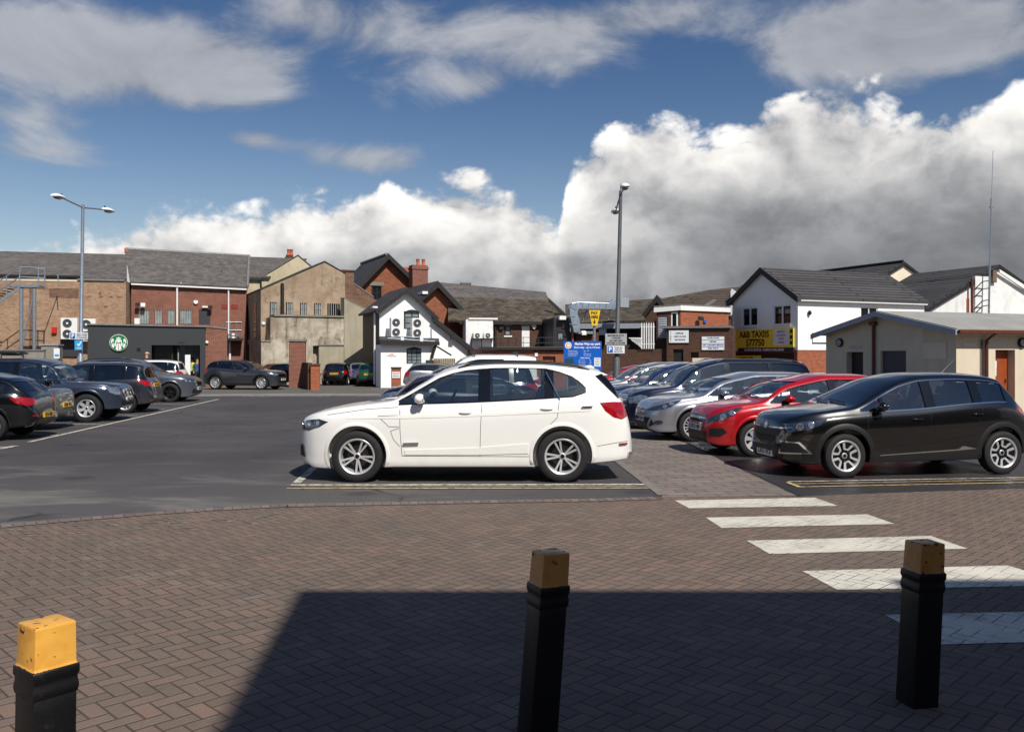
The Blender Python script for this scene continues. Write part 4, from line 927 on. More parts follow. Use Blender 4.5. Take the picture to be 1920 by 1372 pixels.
# ---- taxi office: shaded gable end, sunlit long side
RT = Vector((X_(1496, 48), 48, 0)); tT = Vector((math.cos(R(24)), math.sin(R(24)), 0)); nT = Vector((tT.y, -tT.x, 0)); WT, LT = 5.6, 9.6
FL_ = Facade(1496, 48, 24); FGb = Facade(1496, 48, 24-90)
zE, zA = 5.05, 6.75
bT = thing('taxi_office', 'white two storey taxi office with its gable end in shade and a dark tiled roof', 'building', RT-tT*0)
LTc = RT-nT*WT
def gpt(s, z): return RT-nT*s+Vector((0,0,z))       # along the gable wall, s metres back from the front corner
wm = MB().prism([gpt(0, 2.15), gpt(WT, 2.15), gpt(WT, zE), gpt(WT/2, zA), gpt(0, zE)], tT*LT)
inv = mw(bT).inverted(); cut = MB()
def gbox(mb, s0, z0, s1, z1, o0, o1): return mb.prism([gpt(s0, z0)-tT*o0, gpt(s1, z0)-tT*o0, gpt(s1, z1)-tT*o0, gpt(s0, z1)-tT*o0], -tT*(o1-o0))
for s0, s1 in ((.55, 2.0), (3.35, 4.75)): gbox(cut, s0, 3.58, s1, 4.68, .05, -.2)
def lbox(mb, u0, z0, u1, z1, o0, o1): return mb.prism([RT+tT*u0+nT*o0+Vector((0,0,z0)), RT+tT*u1+nT*o0+Vector((0,0,z0)), RT+tT*u1+nT*o0+Vector((0,0,z1)), RT+tT*u0+nT*o0+Vector((0,0,z1))], nT*(o1-o0))
lbox(cut, 4.6, 3.9, 5.9, 4.62, .05, -.2)
me = boolean(wm.mesh('wall', M['white_wall'], inv), cut.mesh('c', M['white_wall'], inv)); box_uv(me); link_mesh('wall', me, bT)
MB().prism([gpt(.03, -.05), gpt(WT-.03, -.05), gpt(WT-.03, 2.15), gpt(.03, 2.15)], tT*LT).build('plinth', M['orange_brick'], bT)
for s0, s1 in ((.55, 2.0), (3.35, 4.75)):
    f = MB()
    for a, b_, c_, d_ in ((s0, 3.58, s1, 3.65), (s0, 4.61, s1, 4.68), (s0, 3.65, s0+.07, 4.61), (s1-.07, 3.65, s1, 4.61), ((s0+s1)/2-.05, 3.65, (s0+s1)/2+.05, 4.61)): gbox(f, a, b_, c_, d_, -.1, -.04)
    f_ = f.build('window', M['white_paint'], bT); gbox(MB(), s0+.02, 3.6, s1-.02, 4.66, -.13, -.11).build('pane', M['pane'], f_); gbox(MB(), s0-.06, 3.5, s1+.06, 3.575, .0, .08).build('sill', M['white_paint'], f_)
f = MB()
for a, b_, c_, d_ in ((4.6, 3.9, 5.9, 3.96), (4.6, 4.56, 5.9, 4.62), (4.6, 3.96, 4.66, 4.56), (5.84, 3.96, 5.9, 4.56), (5.22, 3.96, 5.28, 4.56)): lbox(f, a, b_, c_, d_, -.1, -.04)
f_ = f.build('window', M['white_paint'], bT); lbox(MB(), 4.62, 3.92, 5.88, 4.6, -.13, -.11).build('pane', M['pane'], f_)
mid = WT/2
for s_, nm in ((0, 1), (WT, -1)):
    o_ = -.28 if s_ == 0 else WT+.28; ze_ = zE-.28*(zA-zE)/mid
    n_ = Vector((0,0,.14))
    MB().prism([gpt(o_, ze_)+n_*.2-tT*.25, gpt(mid, zA)+n_*.2-tT*.25, gpt(mid, zA)+n_*1.2-tT*.25, gpt(o_, ze_)+n_*1.2-tT*.25], tT*(LT+.35)).build('roof', M['tile_dark'], bT)
    MB().prism([gpt(o_, ze_)-n_*1.1-tT*.25, gpt(mid, zA)-n_*1.1-tT*.25, gpt(mid, zA)+n_*1.3-tT*.25, gpt(o_, ze_)+n_*1.3-tT*.25], -tT*.05).build('bargeboard', M['black_wood'], bT)
MB().prism([RT+nT*.12+Vector((0,0,zE-.22)), RT+tT*LT+nT*.12+Vector((0,0,zE-.22)), RT+tT*LT+nT*.12+Vector((0,0,zE-.02)), RT+nT*.12+Vector((0,0,zE-.02))], nT*.14).build('gutter', M['white_paint'], bT)
MB().ball(RT+tT*.75+nT*.1+Vector((0,0,4.2)), .11, .11, .14, 8).build('camera_dome', M['black_plastic'], bT, sm=40)
MB().tube([RT+tT*1.0+nT*.04+Vector((0,0,3.1)), RT+tT*1.0+nT*.04+Vector((0,0,2.55)), RT+tT*5+nT*.04+Vector((0,0,2.55))], .025, 5).build('conduit', M['darkgrey'], bT)
MB().tube([RT-nT*(WT-.15)-tT*.08, RT-nT*(WT-.15)-tT*.08+Vector((0,0,4.9))], .06, 8).build('downpipe', M['white_paint'], bT)
def gable_sign(label, s0, z0, s1, z1, mat, name, cat='sign'):
    z0 += ZS; z1 += ZS
    t = thing(name, label, cat, gpt((s0+s1)/2, z0)-tT*.02); gbox(MB(), s0, z0, s1, z1, .02, .09).build('panel', mat, t); return t
ZS = .33
def glet(t, s, sm, z, h, mt, maxw): lettering(s, gpt(sm, z+ZS)-tT*.095, nT, (0,0,1), h, mt, t, maxw, bold=.05)
t = gable_sign('yellow taxi sign with maroon lettering on the shaded white gable', .25, 1.98, 5.2, 3.03, M['taxiyellow'], 'taxi_sign')
glet(t, 'A&B TAXI!S', 3.55, 2.74, .36, M['maroon_ink'], 3.0); glet(t, '577750', 3.45, 2.25, .38, M['maroon_ink'], 2.6)
gbox(MB(), .62, 2.1+ZS, 1.85, 2.97+ZS, .085, .10).build('inset_panel', M['white_sign'], t)
for k, (s_, mt) in enumerate((('AIRPORTS', M['blue_ink']), ('CALL NOW', M['red_ink']), ('7 DAYS', M['red_ink']), ('OFFICE', M['blue_ink']))): lettering(s_, gpt(1.23, 2.85+ZS-k*.2)-tT*.108, nT, (0,0,1), .10, mt, t, 1.0)
[gbox(MB(), .33, 2.12+ZS+k*.32, .52, 2.32+ZS+k*.32, .085, .098).build('symbol', M['black_ink'], t) for k in range(3)]
t = gable_sign('dark service strip lettered in white under the yellow taxi sign', .25, 1.72, 5.0, 1.95, plain('navy_strip', (34, 36, 58), .5), 'service_strip'); glet(t, '24 HOUR SERVICE - PASSES & CALL BACK', 2.7, 1.84, .13, M['white_ink'], 4.0)
t = gable_sign('lower yellow sign beside the taxi office door, below the large one', 3.0, 1.0, 5.4, 1.52, M['taxiyellow'], 'small_taxi_sign'); glet(t, 'MINIBUS HIRE', 4.2, 1.36, .13, M['maroon_ink'], 1.8); glet(t, 'ALL AREAS', 4.2, 1.14, .13, M['maroon_ink'], 1.4)
t = gable_sign('small pink notice in the taxi office window', 1.6, 1.05, 2.6, 1.38, plain('pink_notice', (196, 150, 150), .5), 'pink_notice'); glet(t, 'OPEN', 2.1, 1.21, .15, M['maroon_ink'], .8)
# darkened shop front in the taxi office gable
gbox(MB(), .3, .1, 5.3, 2.0, -.01, .015).build('shop_front', M['black_wood'], bT)

# ---- cream gable house far behind and the big white gable
def back_gable(name, label, px, d, ang, apex, eL, eR, ridge, wall_mat, roof_mat, low=760, barge=True):
    F = Facade(px, d, ang); b_ = building(name, label, F, px)
    Wall(F, [(eL[0], low), eL, (apex[0], apex[1]+2), eR, (eR[0], low)], ridge, wall_mat, b_).done()
    gable_roof(F, eL, apex, eR, ridge, roof_mat, b_, .15, .12, 0, M['black_wood'] if barge else None, .1, ext=.25)
    return F, b_
F14, b14 = back_gable('cream_gable_house', 'cream gable house with a long dark tiled roof behind the taxi office', 1690, 70, 24, (1693.5, 494.5), (1625, 537), (1760, 545), 13, M['cream_pale'], M['tile_dark'])
MB().tube([F14.at(1693.5, 494, .1)+Vector((0,0,.2)), F14.at(1693.5, 494, .1)+Vector((0,0,.2))-F14.n*13], .1, 6).build('ridge_tiles', M['black_wood'], b14)
F13, b13 = back_gable('big_white_gable', 'big streaked white gable house at the right with a dark tiled roof', 1862, 58, 24, (1871, 500.5), (1722, 590), (1995, 588), 6.8, M['white_dirty'], M['tile_dark'])
F13.slab(MB(), 1823, 519, 1864, 640, .0, .22).build('pilaster', M['white_dirty'], b13)
pipe(F13, [(1822.5, 522), (1822.5, 640)], .28, .09, M['brown_paint'], b13); F13.slab(MB(), 1812, 560, 1815, 600, .0, .1).build('duct_strip', M['terracotta'], b13)
q = F13.poly([(1873, 505), (1930, 541), (1930, 549), (1873, 511)], .2); MB().prism(q, F13.n*.06).build('white_verge', M['white_paint'], b13)
F13.slab(MB(), 1857, 507, 1864, 530, .22, .42).build('brown_panel', plain('brown_board', (112, 92, 76), .7), b13)
F13.slab(MB(), 1730, 600, 1732, 602, 0, .01)
t = thing('antenna_mast', 'tall thin antenna mast bracketed to the big white gable', 'antenna', F13.base(1855, .7))
MB().tube([F13.at(1854, 594, .7), F13.at(1856, 490, .7)], .06, 6).tube([F13.at(1856, 492, .7), F13.at(1859, 380, .7)], .04, 6).tube([F13.at(1859, 380, .7), F13.at(1862, 283, .7)], .018, 5).build('mast', M['galv'], t)
mb = MB(); [mb.tube([F13.at(1826, y+18, .2), F13.at(1842, y+2, .6), F13.at(1855.5, y, .7)], .035, 5) for y in (526, 540, 562, 572)]; mb.build('bracket', M['darkgrey'], t)
MB().tube([F13.at(1855.5, 388, .7), F13.at(1862.5, 388, .7)], .05, 5).tube([F13.at(1859, 394, .7), F13.at(1859, 372, .7)], .06, 5).build('coupling', M['galv'], t)

# ---- beige single storey block at the right
RB = Vector((X_(1793, 26), 26, 0)); aB = 20; tb = Vector((math.cos(R(aB)), math.sin(R(aB)), 0)); nb = Vector((tb.y, -tb.x, 0)); WB, LB = 5.7, 12.0
bB = thing('beige_block', 'single storey beige amenity block with orange doors and a low pitched grey roof', 'building', RB)
zb0, zbA = 2.60, 3.2
def bp(s, z): return RB-nb*s+Vector((0,0,z))
def bbox(mb, s0, z0, s1, z1, o0, o1): return mb.prism([bp(s0, z0)-tb*o0, bp(s1, z0)-tb*o0, bp(s1, z1)-tb*o0, bp(s0, z1)-tb*o0], -tb*(o1-o0))
def sbox(mb, u0, z0, u1, z1, o0, o1): return mb.prism([RB+tb*u0+nb*o0+Vector((0,0,z0)), RB+tb*u1+nb*o0+Vector((0,0,z0)), RB+tb*u1+nb*o0+Vector((0,0,z1)), RB+tb*u0+nb*o0+Vector((0,0,z1))], nb*(o1-o0))
wm = MB().prism([bp(0, -.05), bp(WB, -.05), bp(WB, zb0), bp(WB/2, zbA), bp(0, zb0)], tb*LB); cut = MB()
bbox(cut, 1.95, -.1, 3.05, 1.98, .05, -.18); bbox(cut, 3.85, -.1, 4.65, 1.95, .05, -.3)
for u0, u1 in ((1.55, 2.35), (2.85, 3.65), (5.2, 6.0)): sbox(cut, u0, -.1, u1, 2.0, .05, -.35)
inv = mw(bB).inverted(); me = boolean(wm.mesh('wall', M['cream'], inv), cut.mesh('c', M['cream'], inv)); box_uv(me); link_mesh('wall', me, bB)
bbox(MB(), 1.97, 0, 3.03, 1.96, -.15, -.09).build('shutter', plain('slate_blue_shutter', (58, 60, 70), .5), bB)
bbox(MB(), 3.87, 0, 4.63, 1.93, -.28, -.22).build('side_door', M['black_wood'], bB)
for u0 in (1.55, 2.85, 5.2):
    d_ = sbox(MB(), u0+.02, 0, u0+.78, 1.98, -.30, -.25).build('door', M['door_orange'], bB)
    h_ = RB+tb*(u0+.68)-nb*.22+Vector((0,0,1.0)); MB().tube([h_, h_+Vector((0,0,.14))], .02, 6).build('handle', M['chrome'], d_)
    sbox(MB(), u0+.12, 1.45, u0+.32, 1.66, -.25, -.235).build('door_sign', M['white_sign'], d_)
sbox(MB(), 1.62, 1.2, 1.85, 1.62, -.235, -.225).build('notice', M['white_sign'], bB)
for o_, ze in ((-.35, zb0), (WB+.35, zb0)):
    sl = (zbA-zb0)/(WB/2); ze_ = zb0-.35*sl; up = Vector((0,0,1))
    MB().prism([bp(o_, ze_+.02)-tb*.35, bp(WB/2, zbA+.02)-tb*.35, bp(WB/2, zbA+.09)-tb*.35, bp(o_, ze_+.09)-tb*.35], tb*(LB+.6)).build('roof', plain('grey_felt_roof', (150, 148, 142), .8, var=.12, vscale=.8), bB)
    MB().prism([bp(o_, ze_-.10)-tb*.35, bp(WB/2, zbA-.10)-tb*.35, bp(WB/2, zbA+.06)-tb*.35, bp(o_, ze_+.06)-tb*.35], -tb*.05).build('bargeboard', plain('grey_fascia', (150, 156, 168), .5), bB)
sbox(MB(), -.3, zb0-.12, LB, zb0-.02, .32, .42).build('gutter', M['brown_paint'], bB); sbox(MB(), -.3, zb0-.16, LB, zb0-.06, .0, .31).build('soffit', M['cream'], bB)
MB().tube([RB+tb*1.15+nb*.36+Vector((0,0,zb0-.1)), RB+tb*1.1+nb*.09+Vector((0,0,zb0-.32)), RB+tb*1.1+nb*.09], .05, 8).build('downpipe', M['brown_paint'], bB)
MB().tube([RB+tb*.95+nb*.05+Vector((0,0,zb0-.3)), RB+tb*.95+nb*.05], .02, 6).build('cable', M['darkgrey'], bB)
MB().tube([bp(3.3, 0)-tb*.07, bp(3.3, 2.95)-tb*.07], .055, 8).build('downpipe', M['brown_paint'], bB); bbox(MB(), 3.18, 2.82, 3.42, 2.95, .02, .16).build('hopper', M['brown_paint'], bB)
def bulkhead(c, n, nm='bulkhead_light'):
    Mx = Matrix.Translation(c) @ n.to_track_quat('Z', 'Y').to_matrix().to_4x4()
    o_ = MB().lathe([(.15, 0), (.15, .07), (.12, .09), (.11, .07)], Mx, 16).build(nm, M['black_plastic'], bB, sm=40)
    MB().lathe([(.11, .05), (.10, .09), (.05, .12), (.01, .125)], Mx, 16).build('lens', M['white_paint'], o_, sm=60)
    g = MB(); ax = Mx.to_3x3() @ Vector((1, 0, 0)); ay = Mx.to_3x3() @ Vector((0, 1, 0))
    for k in (-.05, .0, .05): g.tube([c+n*.13+ay*k-ax*.11, c+n*.13+ay*k+ax*.11], .008, 4)
    g.build('guard', M['black_plastic'], o_)
bulkhead(RB+tb*2.6+nb*.0+Vector((0,0,2.22)), nb); bulkhead(bp(4.95, 2.28)-tb*0, -tb)
MB().ob(bp(.35, 1.72)-tb*.03, nb*-.9, tb*.028, Vector((0,0,.5))).build('wall_panel', M['cream_pale'], bB)
bbox(MB(), 3.9, 2.06, 4.5, 2.16, .0, .02).build('door_label', M['grey_sign'], bB)
sbox(MB(), .25, 2.1, .75, 2.2, .0, .02).build('wall_plate', M['cream_pale'], bB)
t = thing('gate_post', 'black gate post with hinges in front of the beige block', 'post', RB+tb*4.05+nb*1.2)
p = RB+tb*4.05+nb*1.2; MB().ob(p, tb*.09, nb*.09, Vector((0,0,2.25))).build('post', M['black_plastic'], t); mb = MB(); [mb.ob(p+Vector((0,0,z))-tb*.03-nb*.02, tb*.15, nb*.13, Vector((0,0,.07))) for z in (.5, 1.4, 1.9)]; mb.build('hinge', M['darkgrey'], t)
t = thing('blue_bin', 'blue box board fixed by the gate post at the right edge', 'sign', RB+tb*4.4+nb*1.0); p = RB+tb*4.3+nb*1.1; MB().ob(p+Vector((0,0,.9)), tb*.9, nb*.06, Vector((0,0,1.1))).build('panel', M['blue'], t); MB().ob(p+Vector((0,0,0)), tb*.06, nb*.055, Vector((0,0,.9))).build('leg', M['galv'], t)

# ---- coffee shop: charcoal clad box
FK = Facade(270, 50, 20)
bK = building('coffee_shop', 'low charcoal clad coffee shop box with a round green sign', FK, 270)
w = Wall(FK, [(164.5, 745), (164.5, 608), (385, 612), (385, 745)], 6.5, M['black_panel'], bK); w.hole(284, 647, 375, 745, 2.2); w.done()
MB().prism([FK.at(162.5, 606.5, .1), FK.at(387, 610.7, .1), FK.at(387, 613.2, .1), FK.at(162.5, 609, .1)], FK.n*-6.7).build('coping', M['lead'], bK)
a = FK.base(164.5); MB().ob(a-FK.t*.012, FK.n*-6.5, FK.t*.01+Vector((0,0,0)), Vector((0,0,3.55))).build('brick_flank', M['dark_brick'], bK)
w = Wall(FK, [(385.2, 745), (385.2, 612), (426, 617), (426, 745)], 4.5, M['red_brick'], bK, -.25, 'brick_end'); w.done()
MB().prism([FK.at(385, 610, -.2), FK.at(428, 614.5, -.2), FK.at(428, 617.5, -.2), FK.at(385, 613, -.2)], FK.n*-4.6).build('coping', M['lead'], bK)
FK.slab(MB(), 285, 647.5, 323, 745, -2.1, -2.0).build('shop_window', M['pane'], bK); FK.slab(MB(), 337, 647.5, 374, 745, -2.1, -2.0).build('glass_door', M['pane_pale'], bK)
mb = MB(); [FK.slab(mb, x, 648, x+2.5, 745, -.6, -.45) for x in (322, 334)]; mb.build('mullion', M['black_wood'], bK)
FK.slab(MB(), 332, 653, 336.6, 676, -.44, -.41).build('blade_sign', M['black_plastic'], bK)
for k, ch in enumerate('STARBUCKS'): lettering(ch, FK.at(334.3, 655+k*2.5, -.40), FK.t, (0,0,1), .055, M['white_ink'], bK, bold=.04)
FK.slab(MB(), 256.5, 652, 263.5, 658, .0, .03).build('vent_grille', M['dark'], bK); p = FK.at(388, 642, -.2); MB().ball(p, .1, .1, .1, 8).build('sensor', M['white_paint'], bK, sm=40)
lettering('OPEN', FK.at(340, 642.5, .01), FK.t, (0,0,1), .10, M['darkgrey'], bK)
# round sign: green disc, white crowned twin-tailed figure
c = FK.at(222.5, 642.5, .04); t = thing('round_sign', 'round green sign with a white crowned figure on the charcoal wall', 'sign', c)
Mx = Matrix.Translation(c) @ FK.n.to_track_quat('Z', 'Y').to_matrix().to_4x4(); rr = .475
MB().lathe([(rr, 0), (rr, .06), (rr*.985, .07)], Mx, 40).build('rim', M['white_paint'], t); MB().lathe([(rr*.95, .06), (rr*.95, .078)], Mx, 40).build('disc', M['green_logo'], t)
def lg(x, y): return c+FK.t*(x*rr)+Vector((0,0,y*rr))+FK.n*.079
mb = MB()
def lp(pts): mb.prism([lg(*p) for p in pts], FK.n*.008)
lp([(-.20,.42),(.20,.42),(.17,.20),(.13,.06),(0,-.02),(-.13,.06),(-.17,.20)])        # face
lp([(-.26,.52),(-.16,.62),(-.09,.56),(0,.72),(.09,.56),(.16,.62),(.26,.52),(.22,.46),(-.22,.46)])   # crown
for s_ in (-1, 1):
    lp([(s_*x, y) for x, y in ((.21,.40),(.34,.28),(.36,.05),(.46,-.2),(.40,-.5),(.28,-.3),(.26,0),(.19,.2))])
    lp([(s_*x, y) for x, y in ((.03,-.06),(.2,-.12),(.26,-.4),(.32,-.75),(.2,-.86),(.03,-.92))])
    lp([(s_*x, y) for x, y in ((.52,.42),(.66,.5),(.78,.34),(.86,.0),(.72,-.06),(.66,.14))])
    lp([(s_*x, y) for x, y in ((.50,-.02),(.60,-.1),(.78,-.16),(.70,-.5),(.52,-.62),(.46,-.4),(.54,-.26))])
    lp([(s_*x, y) for x, y in ((.54,.12),(.62,.04),(.56,.3),(.48,.32))])
mb.build('figure', M['white_paint'], t)
# yard piers and low wall
FY = Facade(560, 51, 10)
t = thing('tall_brick_pier', 'tall dark red brick pier between the parked dark SUV and the low wall', 'pier', FY.base(559))
FY.slab(MB(), 543.5, 640, 574, 729, -.75, .0).build('shaft', M['red_brick'], t); FY.slab(MB(), 542.5, 636.5, 575.5, 640.3, -.8, .06).build('cap', M['lead'], t)
FY2 = Facade(590, 46.8, 10)
t = thing('low_brick_pier', 'low orange brick pier at the end of the dark yard wall', 'pier', FY2.base(592))
FY2.slab(MB(), 583.5, 684.5, 600, 731.5, -.5, .0).build('shaft', M['orange_brick'], t); FY2.slab(MB(), 582.5, 682, 601, 684.8, -.55, .05).build('cap', M['dark_brick'], t)
a, c = FY.base(573, -.2), FY2.base(585, -.3); d = (c-a); s_ = Vector((d.y, -d.x, 0)).normalized()*.22
t = thing('yard_wall', 'short brick wall between the tall and low piers, coloured dark for its shaded face', 'wall', a); MB().prism([a, c, c+s_, a+s_], (0,0,1.45)).build('wall', M['dark_brick'], t)  # dark brick colour carries the shade of this wall face
FY3 = Facade(742, 44, 10)
t = thing('sign_pier', 'orange brick pier carrying a small private parking notice', 'pier', FY3.base(743)); FY3.slab(MB(), 733.5, 690, 751, 738, -.5, 0).build('shaft', M['orange_brick'], t); FY3.slab(MB(), 732.5, 688, 752, 690.4, -.55, .05).build('cap', M['dark_brick'], t)
t, q = board(FY3, 735, 697, 750, 708.5, .01, 'small white parking notice with red words on an orange brick pier', M['white_sign'], [('PRIVATE', 742.5, 700.4, 2.4, M['red_ink'], 12), ('PARKING', 742.5, 704.9, 2.4, M['red_ink'], 12)], th=.03)
FH = Facade(870, 46, 8)
t = thing('timber_screen', 'low timber screen of pale boards beside the white house', 'fence', FH.base(845)); mb = MB(); [FH.slab(mb, 813+k*3.4, 672, 816+k*3.4, 700, -.03, 0) for k in range(12)]; mb.build('boards', plain('weathered_timber', (120, 106, 84), .8, var=.3), t); FH.slab(MB(), 798, 675, 824, 684, -.6, -.1).build('bin_store', plain('dark_green_paint', (44, 52, 40), .6), t)

# ---- the building behind the camera whose shadow lies across the foreground
bh = thing('unseen_brick_block', 'brick shop building behind the viewer throwing the foreground shadow', 'building', (9, -6, 0))
H = 10.0; kx, ky = math.sin(SUN_AZ)/math.tan(SUN_EL), math.cos(SUN_AZ)/math.tan(SUN_EL)
y0 = 6.72+ky*H; x0 = -1.64+kx*H
MB().prism([(x0, y0, 0), (x0+26, y0, 0), (x0+26, y0-10, 0), (x0+.83, y0-10, 0)], (0, 0, H)).build('wall', M['red_brick'], bh)
MB().box(3.2+kx*H, y0-8, H, x0+26, y0-.02, H+.42).build('parapet', M['red_brick'], bh)
for k in range(5):
    for j in range(2):
        xx = x0+2+k*4.6; zz = 3.9+j*2.9; w_ = MB().box(xx, y0+.002, zz, xx+1.5, y0+.06, zz+1.7).build('window', M['white_paint'], bh)
        MB().box(xx+.08, y0+.06, zz+.08, xx+1.42, y0+.075, zz+1.62).build('pane', M['pane'], w_)
b2h = thing('unseen_brick_block', 'unseen brick block added behind the viewer on the left to cut skylight', 'building', (-15, -6, 0)); MB().box(-32, -14, 0, -3.6, -3.6, 10).build('wall', M['red_brick'], b2h)  # unseen block, added to lower the skylight on the foreground
MB().box(x0+.5, y0+.002, .1, x0+25, y0+.05, 3.0).build('shop_front', M['pane'], bh)
# ------------------------------------------------------------------ cars
def pchip(P, x):
    P = np.array(P, float); X, Y = P[:,0], P[:,1]; h = np.diff(X); dl = np.diff(Y)/h; m = np.zeros(len(X))
    for i in range(1, len(X)-1):
        if dl[i-1]*dl[i] > 0:
            w1, w2 = 2*h[i]+h[i-1], h[i]+2*h[i-1]; m[i] = (w1+w2)/(w1/dl[i-1]+w2/dl[i])
    m[0], m[-1] = dl[0], dl[-1]
    x = np.clip(np.asarray(x, float), X[0], X[-1]); k = np.clip(np.searchsorted(X, x)-1, 0, len(h)-1)
    t = (x-X[k])/h[k]; t2, t3 = t*t, t*t*t
    return (2*t3-3*t2+1)*Y[k]+(t3-2*t2+t)*h[k]*m[k]+(-2*t3+3*t2)*Y[k+1]+(t3-t2)*h[k]*m[k+1]
def bspline(C, n):
    C = np.array(C, float); k = 3; m = len(C); U = np.concatenate([np.zeros(k), np.linspace(0, 1, m-k+1), np.ones(k)])
    out = []
    for u in np.linspace(0, 1, n):
        u = min(u, 1-1e-9); i = max(j for j in range(k, m) if U[j] <= u); d = [C[j+i-k].copy() for j in range(k+1)]
        for r in range(1, k+1):
            for j in range(k, r-1, -1):
                q = (u-U[j+i-k])/(U[j+1+i-r]-U[j+i-k]); d[j] = (1-q)*d[j-1]+q*d[j]
        out.append(d[k])
    return np.array(out)
class Car:
    def __init__(s, L, W, H, wb, xf, r, top, belt, bot=None, plan=None, cowl=1.3, wtop=2.2, rend=3.8, tumble=.3, crown=.07, tw=.22, arch=.055,
                 pillars=(), wx=None, rim=.66, spokes='multi', archcol=None, hl=None, tl=None, bump_z=.42, seats=True, clad=None, wmargin=.125, tumbf=None):
        s.__dict__.update(locals()); del s.__dict__['s']; s.body = None
        s.bot = bot or [(0, .36), (.06, .24), (.25, .19), (.7, .2), (1.4, .22), (L-1.4, .22), (L-.6, .25), (L-.15, .30), (L, .42)]
        s.plan = plan or [(0, .46), (.03, .54), (.08, .64), (.16, .745), (.3, .855), (.55, .945), (.95, .99), (1.4, 1), (L-1.3, 1), (L-.7, .975), (L-.35, .92), (L-.14, .83), (L-.05, .73), (L, .60)]
    def sec(s, x, inset=0.0, floor=None):
        zt, zs, zb, w = [float(pchip(p, x)) for p in (s.top, s.belt, s.bot, s.plan)]; w *= s.W/2
        zs = min(zs, zt-.03); zb = min(zb, zs-.08)
        if inset: w -= inset; zt -= inset*.85; zb = floor; zs = max(zs, floor+.06); zt = max(zt, zs+.02)
        gh = zt-zs; k = min(1, max(0, (gh-.06)/.34)); k = k*k*(3-2*k); cr = min(gh*.6, .03+(s.crown-.03)*k); hb = zs-zb; ws = w*.965
        yu = ws-.05-(s.tumble*gh-.0)*k-.02*(1-k)
        C = [(0, zb), (w*.55, zb), (w*.93, zb), (w*.975, zb+.03*hb), (w*.972, zb+.20*hb), (w*.986, zb+.33*hb), (w*.992, zb+.50*hb), (w*1.004, zb+.74*hb), (w*.994, zb+.90*hb), (ws+.004, zs-.006), (ws-.014, zs+.012),
             (ws+(yu-ws)*.5, zs+(gh-cr)*.5), (yu+.012, zt-cr-.03*k), (yu-.02, zt-cr*.75), (yu*.72, zt-cr*.32), (yu*.36, zt-cr*.06), (0, zt)]
        return C, (yu, zt-cr)
    def loft(s, x0=0.0, x1=None, n=84, inset=0.0, floor=None, m=34):
        x1 = s.L if x1 is None else x1; t = np.linspace(0, 1, n); xs = x0+(x1-x0)*(.55*(.5-.5*np.cos(np.pi*t))+.45*t)
        if inset == 0: xs = np.unique(np.concatenate([xs, [.012, .03, .05, s.L-.05, s.L-.03, s.L-.012]]))
        vs, fs = [], []; ring = 2*m-2
        for x in xs:
            p = bspline(s.sec(x, inset, floor)[0], m)
            for q in p: vs.append((x-s.L/2, -q[0], q[1]))
            for q in p[-2:0:-1]: vs.append((x-s.L/2, q[0], q[1]))
        for i in range(len(xs)-1):
            for k in range(ring): fs.append((i*ring+k, i*ring+(k+1) % ring, (i+1)*ring+(k+1) % ring, (i+1)*ring+k))
        c0, c1 = len(vs), len(vs)+1; z0 = (vs[0][2]+vs[m-1][2])/2; e = (len(xs)-1)*ring; z1 = (vs[e][2]+vs[e+m-1][2])/2
        vs += [(xs[0]-s.L/2, 0, z0), (xs[-1]-s.L/2, 0, z1)]
        for k in range(ring): fs += [(c0, (k+1) % ring, k), (c1, e+k, e+(k+1) % ring)]
        return MB().add(vs, fs)
    def upper(s, x): return s.sec(x)[1]
    def wind_half(s, xs):      # half widths of the windscreen / rear window, following the roof corner
        return [(max(.05, s.upper(x)[0]-s.pil), s.upper(x)[1]) for x in xs]
    def side_windows(s):
        """window outlines in side view: belt line below, roof edge above, split by the pillars"""
        bz = lambda x: max(float(pchip(s.belt, x))+s.wb_lift, float(np.interp(x, *zip(*s.wfloor))) if s.wfloor else 0); tz = lambda x: min(s.upper(x)[1]-s.wmargin, float(np.interp(x, *zip(*s.wcap))) if s.wcap else 9)
        xs = np.linspace(s.cowl-.05, s.L-.05, 400); ok = [x for x in xs if tz(x) > bz(x)+.035]
        xa, xb = (min(ok), max(ok)) if s.wx is None else (max(min(ok), s.wx[0]), min(max(ok), s.wx[1]))
        cuts = [xa]+[c for p in s.pillars for c in (p[0]-p[1]/2, p[0]+p[1]/2)]+[xb]; out = []
        for a, b in zip(cuts[::2], cuts[1::2]):
            if b-a < .05: continue
            X = np.linspace(a, b, 18); out.append([(x, bz(x)) for x in X]+[(x, max(tz(x), bz(x)+.01)) for x in X[::-1]])
        return out, (xa, xb, bz, tz)
    pil = .075; wb_lift = .045; wcap = None; wfloor = None
    def prepare(s):
        if s.body: return
        base = s.loft().mesh('body', [M['dark'], M['dark']], uv=False, sm=40); s.base = base
        bm = bmesh.new(); bm.from_mesh(base); s.bvh = BVHTree.FromBMesh(bm); bm.free(); h = s.L/2
        me = base.copy()
        fl = s.fl = max(s.H*.40, 2*s.r+s.arch+.06); xr = [x for x in np.linspace(s.cowl-.1, s.L-.12, 200) if s.sec(x)[0][-1][1] > fl+.22]
        cav = s.loft(max(xr[0], s.cowl-.1), xr[-1], 40, .075, fl, 24); cav.m = [1]*len(cav.m)
        me = cut_safe(me, cav.mesh('c', [M['dark']]*2, uv=False))
        s.sw, s.swx = s.side_windows(); mb = MB()
        for P in s.sw: mb.prism([(x-h, -2, z) for x, z in P], (0, 4, 0), 1)
        # windscreen and rear window, cut along the car
        X = np.linspace(s.cowl+.10, s.wtop-.05, 8); wh = s.wind_half(X); wh[0] = (wh[0][0], wh[0][1]+.01)
